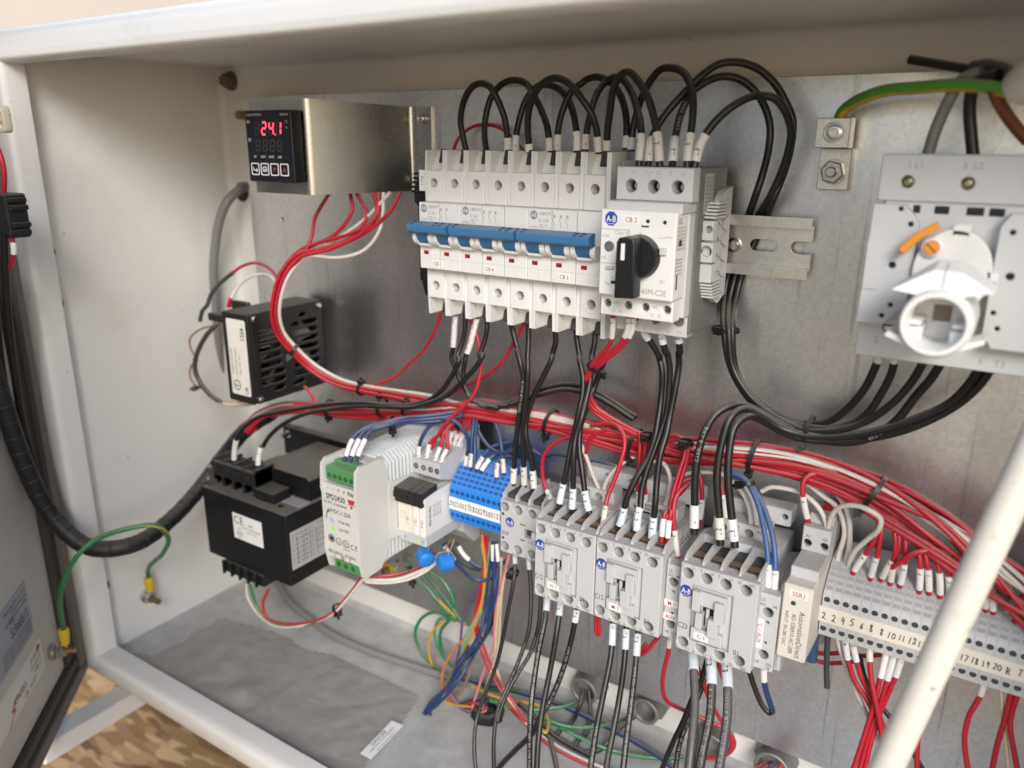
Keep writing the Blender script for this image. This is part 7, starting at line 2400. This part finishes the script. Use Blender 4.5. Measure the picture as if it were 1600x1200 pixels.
lead('a3', [(952, 260), (960, 400), (966, 600), (948, 800), (920, 1050)], 56, 112, 5.4, 'first thick lead of the C-1 contactor', [('s', 3, 13, None)], col='dgrey')
lead('a3', [(1052, 280), (1062, 450), (1052, 650), (1012, 850), (978, 1050)], 56, 112, 5.4, 'second thick lead of the C-1 contactor, lettered along its length', [('s', 3, 18, 'T2')], [(24, '8 AWG - CSA TEW 105C FT1 RoHS', .1)])
lead('a3', [(1145, 320), (1152, 480), (1150, 650), (1122, 850), (1082, 1050)], 56, 112, 5.4, 'third thick lead of the C-1 contactor, lettered along its length', [('s', 3, 16, 'T3')], [(22, 'E54243-8 MTW (UL) OR AWM 10', .1)], col='dgrey')
lead('a2', [(682, 90), (680, 190), (642, 400), (592, 640), (532, 800), (482, 950), (470, 1080), (482, 1260)], 38, 110, 3.0, 'first thin lead of the K09 contactor', [('s', 0, 8, None)])
lead('a2', [(752, 110), (766, 300), (754, 480), (702, 640), (642, 780), (592, 900), (572, 1050), (574, 1260)], 38, 104, 3.0, 'second thin lead of the K09 contactor', [('s', 0, 8, None)], [(60, PRT)])
lead('a2', [(818, 300), (806, 450), (762, 600), (702, 700), (650, 790), (612, 880), (590, 960)], 40, 90, 3.0, 'third thin lead of the K09 contactor', (), [(30, PRT)])
lead('a3', [(330, 500), (322, 560), (262, 720), (205, 880), (170, 1050)], -8, 30, 3.6, 'left black lead coming out of the leftmost bushing')
lead('a3', [(365, 505), (372, 650), (350, 800), (302, 940), (270, 1050)], -8, 34, 3.6, 'right black lead coming out of the leftmost bushing')
lead('a3', [(640, 640), (560, 700), (500, 760), (430, 850), (330, 1050)], -8, 34, 3.6, 'black lead coming out of the second bushing')
lead('a3', [(1035, 330), (1005, 440), (960, 530), (900, 680), (842, 800), (740, 1050)], 40, 60, 3.6, 'black lead slanting behind the thick leads, left')
lead('a3', [(1030, 440), (985, 540), (940, 650), (882, 800), (845, 1050)], 36, 60, 3.6, 'black lead slanting behind the thick leads, right, lettered', (), [(10, PRT)])
lead('a3', [(990, 700), (1000, 780), (985, 860), (960, 1050)], -8, 20, 5, 'short thick lead into the third bushing')
lead('a2', [(575, 370), (560, 450), (520, 530), (470, 590), (420, 640)], 20, 24, 2.6, 'thin black wire behind the coloured harness')
lead('a2', [(800, 1010), (860, 1040), (885, 1130), (900, 1260)], 34, 60, 3.4, 'short black lead on the floor beneath the H 1 leads')
lead('a2', [(700, 860), (800, 950), (900, 1040), (1000, 1110), (1080, 1180)], 30, 34, 3.4, 'black lead lying along the floor behind the H 1 leads')

# ---------------------------------------------------------------- floor wires
FG = 'wires along the enclosure floor'


def floor_wire(col, dia, crop, pts, lab, h=0.0, stripe=None):
    out = []
    for p_ in pts:
        z_ = ZB + dia / 2 + h + (p_[2] if len(p_) > 2 else 0)
        q_ = at_z(p_[0], p_[1], z_, crop)
        if q_[2] < DB + dia / 2 + 2:
            q_ = at(p_[0], p_[1], DB + dia / 2 + 2, crop)
        out.append(q_)
    wire(col, dia, None, None, lab, FG, (), pts3=out, sides=10, stripe=stripe)


floor_wire('grey', 7.0, 'a1', [(925, 25), (985, 118), (1080, 200), (1200, 282), (1400, 366), (1600, 432), (1800, 500)], 'grey jacketed cable lying along the back of the floor')
floor_wire('blue', 4.6, 'a3', [(-420, 420), (-200, 470), (0, 522), (120, 555), (250, 605), (450, 700), (620, 790), (760, 875), (850, 950)], 'thick dark blue cable along the back of the floor', 8)
floor_wire('green', 3.0, 'a3', [(-200, 560), (0, 610), (150, 606), (250, 590), (310, 550)], 'green wire rising into the leftmost bushing', 12, 'lgreen')
floor_wire('green', 3.0, 'a3', [(-60, 590), (90, 645), (200, 700), (330, 716), (500, 690), (600, 650)], 'green wire rising into the second bushing', 10, 'lgreen')
floor_wire('green', 3.4, 'a3', [(100, 660), (280, 752), (450, 832), (600, 872), (800, 890), (900, 880)], 'green wire lying on the floor toward the third bushing', 4, 'lgreen')
floor_wire('yellow', 2.8, 'a3', [(-300, 480), (-150, 545), (0, 572), (80, 592), (122, 640), (132, 700), (118, 742), (85, 715)], 'yellow wire curling on the floor', 14)
floor_wire('red', 2.8, 'a2', [(640, 870), (725, 955), (835, 1062), (950, 1132), (1100, 1200), (1250, 1260)], 'red wire of the pair lying across the floor', 4)
floor_wire('white', 2.8, 'a2', [(640, 850), (735, 945), (845, 1045), (960, 1115), (1110, 1185), (1250, 1240)], 'white wire of the pair lying across the floor', 5)
GRM = Thing('floor_grommet', 'black rubber grommet on the floor under the coloured wires', 'grommet', at_z(540, 925, ZB, 'a2'))
q = at_z(540, 925, ZB, 'a2')
GRM.part('collar', MB().lathe((q[0], ZB, q[2]), (q[0], ZB + 8, q[2]), [(0, 14), (.5, 14), (.9, 12.5), (1, 10), (.9, 8), (.2, 8)], 8), BLACK_P)

# ---------------------------------------------------------------- wires under contact blocks and terminals
JG = 'wires under the contact blocks'
wire('red', 3.0, [('a3', [(405, 60), (405, 120), (410, 180), (416, 190), (420, 120), (420, 60)])], [56, 56], 'short folded red jumper under the M 1 contactor', JG)
wire('red', 3.0, [('a3', [(760, 200), (735, 228), (692, 282), (655, 298), (660, 280), (690, 240)])], [52, 48], 'short red jumper slanting under the M 1 contactor', JG)
wire('red', 2.9, [('a3', [(826, 170), (815, 290), (795, 375), (782, 480), (802, 560), (862, 602), (960, 642), (1052, 684), (1112, 708), (1160, 748), (1188, 800), (1165, 855), (1100, 880), (1020, 890)])], [60, 50, 36, 30, 24], 'red wire falling from the M 1 contact block and looping at the third bushing', JG, [('s', 2, 11, '53')])
wire('red', 2.9, [('a3', [(970, 340), (1010, 445), (1052, 565), (1105, 650), (1152, 730), (1178, 805), (1150, 865), (1080, 890)])], [44, 40, 34, 24], 'red wire slanting behind the thick leads', JG)
wire('red', 2.9, [('a3', [(1090, 330), (1115, 400), (1140, 480), (1165, 560)])], [44, 42, 38], 'short red wire between the thick leads', JG)
wire('black', 3.4, [('a3', [(1275, 395), (1310, 500), (1352, 592), (1390, 632), (1412, 620)])], [58, 58], 'black half of the folded jumper under the C-1 contact block', JG)
wire('blue', 3.4, [('a3', [(1358, 370), (1358, 440), (1372, 520), (1398, 590), (1408, 625)])], [60, 58], 'dark blue half of the folded jumper under the C-1 contact block', JG, [('s', 1, 9, None)])
KG = 'wires under the grey terminals'


def tw(col, dia, pts, dl, lab, sl=()):
    wire(col, dia, [('a4', pts)], dl, lab, KG, sl)


tw('white', 2.6, [(480, -30), (500, 40), (545, 185), (622, 350), (690, 500), (740, 620)], [38, 34, 40], 'white wire slanting under the first grey terminals')
tw('red', 3.0, [(535, -20), (545, 80), (590, 235), (658, 350), (712, 450), (745, 540), (770, 640)], [38, 40, 44], 'first red wire under the grey terminals', [('s', 2, 12, '4')])
tw('red', 3.0, [(578, -10), (595, 90), (628, 210), (690, 345), (735, 445), (775, 540)], [38, 40, 42], 'second red wire under the grey terminals', [('s', 2, 12, '5')])
tw('red', 3.0, [(682, 20), (682, 110), (694, 240), (720, 380), (748, 520), (765, 640)], [38, 46, 50], 'third red wire under the grey terminals', [('s', 1, 9, '6')])
tw('red', 3.0, [(785, 60), (745, 225), (708, 385), (652, 560), (600, 720), (560, 840)], [38, 46, 56], 'fourth red wire under the grey terminals, sleeved', [('s', 2, 15, '1')])
tw('red', 3.0, [(832, 70), (785, 240), (735, 400), (682, 560), (630, 740), (600, 840)], [38, 44, 54], 'fifth red wire under the grey terminals, sleeved', [('s', 2, 16, '11')])
tw('red', 3.0, [(880, 80), (835, 220), (768, 380), (722, 505), (676, 660), (640, 840)], [38, 42, 52], 'sixth red wire under the grey terminals, sleeved', [('s', 2, 13, '17')])
tw('red', 3.0, [(990, 480), (968, 600), (962, 780), (965, 860)], [40, 40], 'red wire just right of the white pipe')
tw('black', 3.0, [(620, 90), (650, 220), (720, 350), (800, 460), (890, 600), (980, 740), (1040, 840)], [30, 30], 'black wire slanting behind the reds under the terminals')
tw('dgrey', 3.4, [(432, -40), (428, 60), (425, 180), (428, 285)], [36, 40], 'dark grey wire falling into the blue clip')
tw('red', 3.0, [(1370, 230), (1335, 340), (1268, 460), (1244, 600), (1268, 780), (1280, 860)], [38, 44, 48], 'red sleeved wire curving under the right terminals', [('s', 2, 8, '1')])
tw('red', 3.0, [(1525, 290), (1492, 450), (1442, 620), (1405, 800)], [38, 44], 'red wire slanting left at the right edge')
tw('red', 3.0, [(1570, 300), (1528, 430), (1516, 520), (1540, 660), (1570, 820)], [38, 44], 'red wire bending at the right edge')
tw('cream', 2.4, [(1462, 280), (1470, 400), (1484, 540), (1515, 820)], [36, 40], 'cream wire hanging under the right terminals')
tw('red', 2.8, [(330, 75), (420, 82), (520, 80), (640, 95), (760, 88)], [14, 14], 'red wire running level behind the SSR1 relay, upper')
tw('red', 2.8, [(350, 120), (430, 138), (530, 134), (640, 120)], [14, 14], 'red wire running level behind the SSR1 relay, lower')
for i, (x0_, x1_) in enumerate(((1200, 1170), (1215, 1190), (1228, 1208), (1205, 1195))):
    wire('red' if i % 2 == 0 else 'purple', 2.6, [('f', [(x0_, 1190, -8), (x1_ + 6, 1205, 6), (x1_, 1235, 30)])], [0], '%s wire of the knot in the rightmost bushing' % ('first red', 'first purple', 'second red', 'second purple')[i], JG)

# ---------------------------------------------------------------- supply cable, pipe, loom, ground wires
YG = None
wire('gy', 6.2, [('c7', [(282, 480), (310, 425), (365, 380), (450, 338), (610, 285), (850, 255), (1100, 246), (1350, 256), (1560, 300)])], [10, 14, 26, 40, 54, 64], 'thick green and yellow ground wire bending into the square lug', 'cores of the supply cable', stripe='yellow', sides=10)
wire('grey', 5.6, [('c7', [(1300, 150), (1200, 180), (1130, 235), (1070, 330), (1010, 460), (955, 600), (905, 770)])], [50, 46, 44, 44], 'grey core of the supply cable entering the disconnect', 'cores of the supply cable')
wire('black', 5.6, [('c7', [(1420, 170), (1300, 200), (1225, 290), (1210, 420), (1220, 560), (1240, 770)])], [56, 48, 44, 44], 'black core of the supply cable entering the disconnect', 'cores of the supply cable')
wire('brown', 5.6, [('c7', [(1380, 260), (1420, 360), (1470, 450), (1540, 540), (1630, 640)])], [60, 54, 48, 44], 'brown core of the supply cable at the right edge', 'cores of the supply cable')
wire('black', 4.6, [('c7', [(785, 60), (960, 88), (1150, 118), (1350, 155), (1480, 200), (1590, 260)])], [20, 30, 45, 60], 'spare dark core of the supply cable pointing left, cut off', 'cores of the supply cable')
wire('dgrey', 5.0, [('c7', [(1230, 110), (1330, 95), (1450, 120), (1540, 180), (1600, 240)])], [40, 50, 64], 'grey core curling behind the cable sheath', 'cores of the supply cable')
q0, q1 = at(1490, 310, 62, 'c7'), at(1760, 60, 78, 'c7')
SH = Thing('supply_cable', 'white sheathed supply cable end at the top right corner', 'cable', q0)
SH.part('sheath', MB().lathe(at(1570, 270, 60, 'c7'), at(1960, -80, 84, 'c7'), [(0, 5.0), (.01, 8.0), (.05, 8.6), (1, 8.6)], 24), mat('sheath_white', (0.62, 0.57, 0.51), 0.45))
PIPE = Thing('white_pipe', 'white plastic pipe leaning across the lower right corner', 'pipe', at(1390, 1215, 150))
p0_, p1_ = at(1644, 640, 116), at(1356, 1262, 140)
PIPE.part('tube', MB().lathe(p0_, p1_, [(0, 7.0), (1, 7.0)], 32), mat('pipe_white', (0.74, 0.70, 0.62), 0.4, var=0.03, vscale=60, col2=(0.50, 0.44, 0.36), c2scale=90, c2lo=0.6, c2hi=0.78, specks=0.6))
# loom from the door
LOOM = mat('loom_black', (0.012, 0.012, 0.013), 0.5, var=0.2, bump=0.3, bscale=300, dust=0.25)
WM['loom'] = LOOM
LM, pth, S_ = wire('loom', 13.5, [('f', [(-60, 420), (-30, 520), (4, 625), (38, 725), (82, 808), (140, 855), (205, 852), (262, 816), (310, 766), (350, 712), (384, 672), (425, 645)])], [232, 226, 220, 212, 200, 186, 162, 122, 84, 58, 46, 36], 'thick black wrapped loom drooping from the door to the panel', None, name='cable_loom', cat='cable', sides=16)
for i in range(34):                                         # spiral turns of the wrap
    s_ = 40 + i * 13
    if s_ > S_[-1] - 8:
        break
    c_, t_ = point_at(pth, S_, s_)
    mb = MB()
    mb.lathe(c_ - t_ * .9, c_ + t_ * .9, [(0, 6.75), (.3, 7.15), (.7, 7.15), (1, 6.75)], 16, caps=False)
    LM.part('spiral_turn', mb, LOOM)
wire('black', 5.4, [('f', [(6, 360), (10, 460), (22, 580), (40, 680), (72, 775), (112, 830), (160, 862)])], [212, 212, 208, 202, 192, 182, 174], 'black cable from the door connector joining the loom', None, cat='cable', name='door_cable', sides=12)
wire('black', 5.4, [('f', [(-14, 380), (-8, 470), (6, 590), (26, 690), (60, 790), (100, 838)])], [216, 216, 212, 206, 196, 186], 'outer black cable beside the one from the door connector', None, cat='cable', name='door_cable', sides=12)
wire('red', 3.2, [('f', [(-6, 225), (3, 250), (7, 275), (6, 305)])], [210, 210], 'red wire entering the door connector from above', None)
wire('red', 3.2, [('f', [(19, 372), (22, 390), (20, 408), (8, 424), (-12, 432)])], [210, 210], 'red sleeved wire leaving the door connector below', None, [('s', 3, 8, '1')])
DC = Thing('door_connector', 'black plastic terminal connector on the door edge at far left', 'connector', at(20, 340, 208))
c0, c1 = at(-12, 300, 208), at(36, 372, 208)
DC.part('housing', MB().box(c0[0], c1[0] - 3, c1[1], c0[1], 200, 214, 1.2), BLACK_P)
c2_ = at(38, 340, 208)
for i, z_ in enumerate((c0[1] - 4, c0[1] - 9, c1[1] + 9, c1[1] + 4)):
    DC.part('side_lug', MB().box(c1[0] - 3.2, c1[0] + (0.6 if i in (1, 2) else -.6), z_ - 1.8, z_ + 1.4, 201, 213, 0.4), BLACK_P)
a = at(4, 188, 205)
CP = Thing('clear_clip', 'clear plastic clip at the top left edge of the door opening', 'clip', a)
CP.part('body', MB().plate(rrect(a[0] - 9, a[0] + 4.4, a[1] - 8, a[1] + 9, 3), [(a[0] + 1, a[1] + 3, 1.8), (a[0] + 1, a[1] - 3, 1.8)], 201, 207, 1, res=2), mat('clear_nylon', (0.68, 0.62, 0.48), 0.3, trans=0.35))
# ground wire between door and box, ring terminals and stud
e0 = dp(27, -358, 12)
W0 = (XL + 9, -346.5, 119)
g0 = at(86, 985, e0[2] + 2)
gp_ = [dp(27, -352, 12.5), dp(27, -338, 13)] + lift([('f', [(96, 920), (118, 872), (150, 843), (200, 826), (243, 821), (262, 838), (255, 864), (234, 884)])], [216, 208, 194, 176, 160, 148, 136, 126]) + [(W0[0], W0[1] + 24, 119), (W0[0], W0[1] + 12, 119)]
wire('green', 4.0, None, None, 'green ground wire with yellow stripe linking the door to the box', None, (), pts3=gp_, stripe='yellow', name='ground_wire', sub=8)
YEL = mat('yellow_crimp', (0.62, 0.42, 0.03), 0.4)
RT = Thing('ring_terminal', 'yellow ring terminal on the brass stud of the door', 'ring terminal', e0)
RT.part('crimp_barrel', MB().lathe(dp(27, -351, 12.5), dp(27, -336, 13), [(0, 3.4), (.5, 4.2), (.9, 4.4), (1, 3.8)], 16), YEL)
n0, n1 = dp(27, -358, 5), dp(27, -358, 12)
RT.part('nut', MB().lathe(n0, n1, [(0, 6.2), (.4, 6.2), (.41, 5.2), (.9, 5.2), (1, 4.6)], 6), STEEL)
RT.part('washer', MB().lathe(dp(27, -358, 2), dp(27, -358, 4.6), [(0, 7), (1, 7)], 20), STEEL)
RT = Thing('ring_terminal', 'yellow ring terminal on the stud of the left box wall', 'ring terminal', (XL, -348, 119))
RT.part('crimp_barrel', MB().lathe((W0[0], W0[1] + 6, 119), (W0[0], W0[1] + 20, 119), [(0, 3.4), (.5, 4.2), (.9, 4.4), (1, 3.8)], 16), YEL)
RT.part('washer', MB().lathe((XL + .3, -348.5, 119), (XL + 4, -348.5, 119), [(0, 6.4), (1, 6.4)], 20), STEEL)
RT.part('nut', MB().lathe((XL + 4, -348.5, 119), (XL + 10, -348.5, 119), [(0, 5.4), (.85, 5.4), (1, 4.6)], 6), STEEL)
RT.part('stud', MB().lathe((XL, -348.5, 119), (XL + 21, -348.5, 119), [(0, 2.8)] + [(.2 + .8 * i / 14, 2.8 if i % 2 else 2.4) for i in range(15)], 14), BRASS)

# ---------------------------------------------------------------- clear bag and paper slip on the floor
def bag():
    out = [(205, 355), (255, 352), (350, 362), (430, 325), (500, 295), (540, 250), (610, 230), (660, 182), (760, 215), (900, 250), (1000, 300), (1090, 345), (1180, 362), (1420, 470), (1600, 552), (1500, 700), (1360, 862), (1290, 960), (960, 940), (820, 800), (742, 690), (690, 680), (560, 570), (480, 530), (380, 450), (270, 410)]
    P2 = [at_z(p_[0], p_[1], ZB + .5, 'a1') for p_ in out]
    poly = [(p_[0], p_[2]) for p_ in P2]
    cxm = sum(p_[0] for p_ in poly) / len(poly)
    cdm = sum(p_[1] for p_ in poly) / len(poly)

    def inside(x, y):
        c_ = False
        for i in range(len(poly)):
            (x1_, y1_), (x2_, y2_) = poly[i], poly[i - 1]
            if (y1_ > y) != (y2_ > y) and x < (x2_ - x1_) * (y - y1_) / (y2_ - y1_) + x1_:
                c_ = not c_
        return c_

    def edge(x, y):
        m_ = 1e9
        for i in range(len(poly)):
            (x1_, y1_), (x2_, y2_) = poly[i - 1], poly[i]
            L = (x2_ - x1_) ** 2 + (y2_ - y1_) ** 2
            t = max(0, min(1, ((x - x1_) * (x2_ - x1_) + (y - y1_) * (y2_ - y1_)) / L))
            m_ = min(m_, math.hypot(x - x1_ - t * (x2_ - x1_), y - y1_ - t * (y2_ - y1_)))
        return m_
    from mathutils import noise
    mb = MB()
    xs0, xs1 = min(p_[0] for p_ in poly), max(p_[0] for p_ in poly)
    ys0, ys1 = min(p_[1] for p_ in poly), max(p_[1] for p_ in poly)
    st = 2.5
    idx = {}
    nx_, ny_ = int((xs1 - xs0) / st) + 2, int((ys1 - ys0) / st) + 2
    lump = at_z(770, 560, ZB, 'a1')

    def height(x, y):
        e = min(1, edge(x, y) / 7)
        h_ = 0.7 + 2.6 * e * abs(noise.noise(Vector((x * .03, y * .03, 3)))) + 1.2 * e * abs(noise.noise(Vector((x * .05 + 5, y * .05, 9)))) + 0.9 * e * abs(noise.noise(Vector((x * .02 + y * .1, y * .02 - x * .06, 4)))) + .5 * noise.noise(Vector((x * .2, y * .2, 1)))
        r = math.hypot(x - lump[0], y - lump[2])
        h_ += 7.5 * math.exp(-(r / 13) ** 2) + 1.6 * math.exp(-((x - lump[0] - 26) / 5) ** 2 - ((y - lump[2]) / 40) ** 2)
        return ZB + max(.5, h_)
    for i in range(nx_):
        for j in range(ny_):
            x, y = xs0 + i * st, ys0 + j * st
            if inside(x, y):
                idx[(i, j)] = len(mb.v)
                mb.v.append((x, height(x, y), y))
    for (i, j) in list(idx):
        q_ = [(i, j), (i + 1, j), (i + 1, j + 1), (i, j + 1)]
        if all(k in idx for k in q_):
            mb.f.append(tuple(idx[k] for k in q_))
    return mb


BAGM = mat('bag_film', (0.45, 0.425, 0.39), 0.24, var=0.12, vscale=40, spec=0.8, col2=(0.33, 0.31, 0.285), c2scale=24, c2lo=.4, c2hi=.75, alpha=0.6)
bo = Thing('plastic_bag', 'crumpled dusty clear plastic bag lying on the enclosure floor', 'bag', (-120, ZB, 100))
bo.part('film', bag(), BAGM, angle=180)
sl_ = [at_z(p_[0], p_[1], ZB + 3.6, 'a1') for p_ in ((1312, 822), (1458, 670), (1512, 692), (1362, 850))]
bo.part('paper_slip', MB().hexa([(p_[0], p_[1], p_[2]) for p_ in sl_], [(p_[0], p_[1] + .3, p_[2]) for p_ in sl_]), TAPE, label='white paper slip with small print')
cen = [sum(p_[i] for p_ in sl_) / 4 for i in range(3)]
u_ = Vector(sl_[1]) - Vector(sl_[0])
u_.normalize()
v2 = Vector(sl_[0]) - Vector(sl_[3])
v2 = v2 - u_ * v2.dot(u_)
v2.normalize()
tx_ = MB()
for i, (t_, h) in enumerate((('DANGER', 3.4), ('KEEP AWAY FROM CHILDREN', 1.7), ('Plastic bags can be dangerous', 1.5))):
    o_ = Vector(cen) + v2 * (3.2 - i * 3.6)
    tx_.text(t_, h, (o_.x, cen[1] + .3, o_.z), ((u_.x, 0, u_.z), (v2.x, 0, v2.z), (0, 1, 0)), 'C', .9)
bo.part('slip_print', tx_, INK)
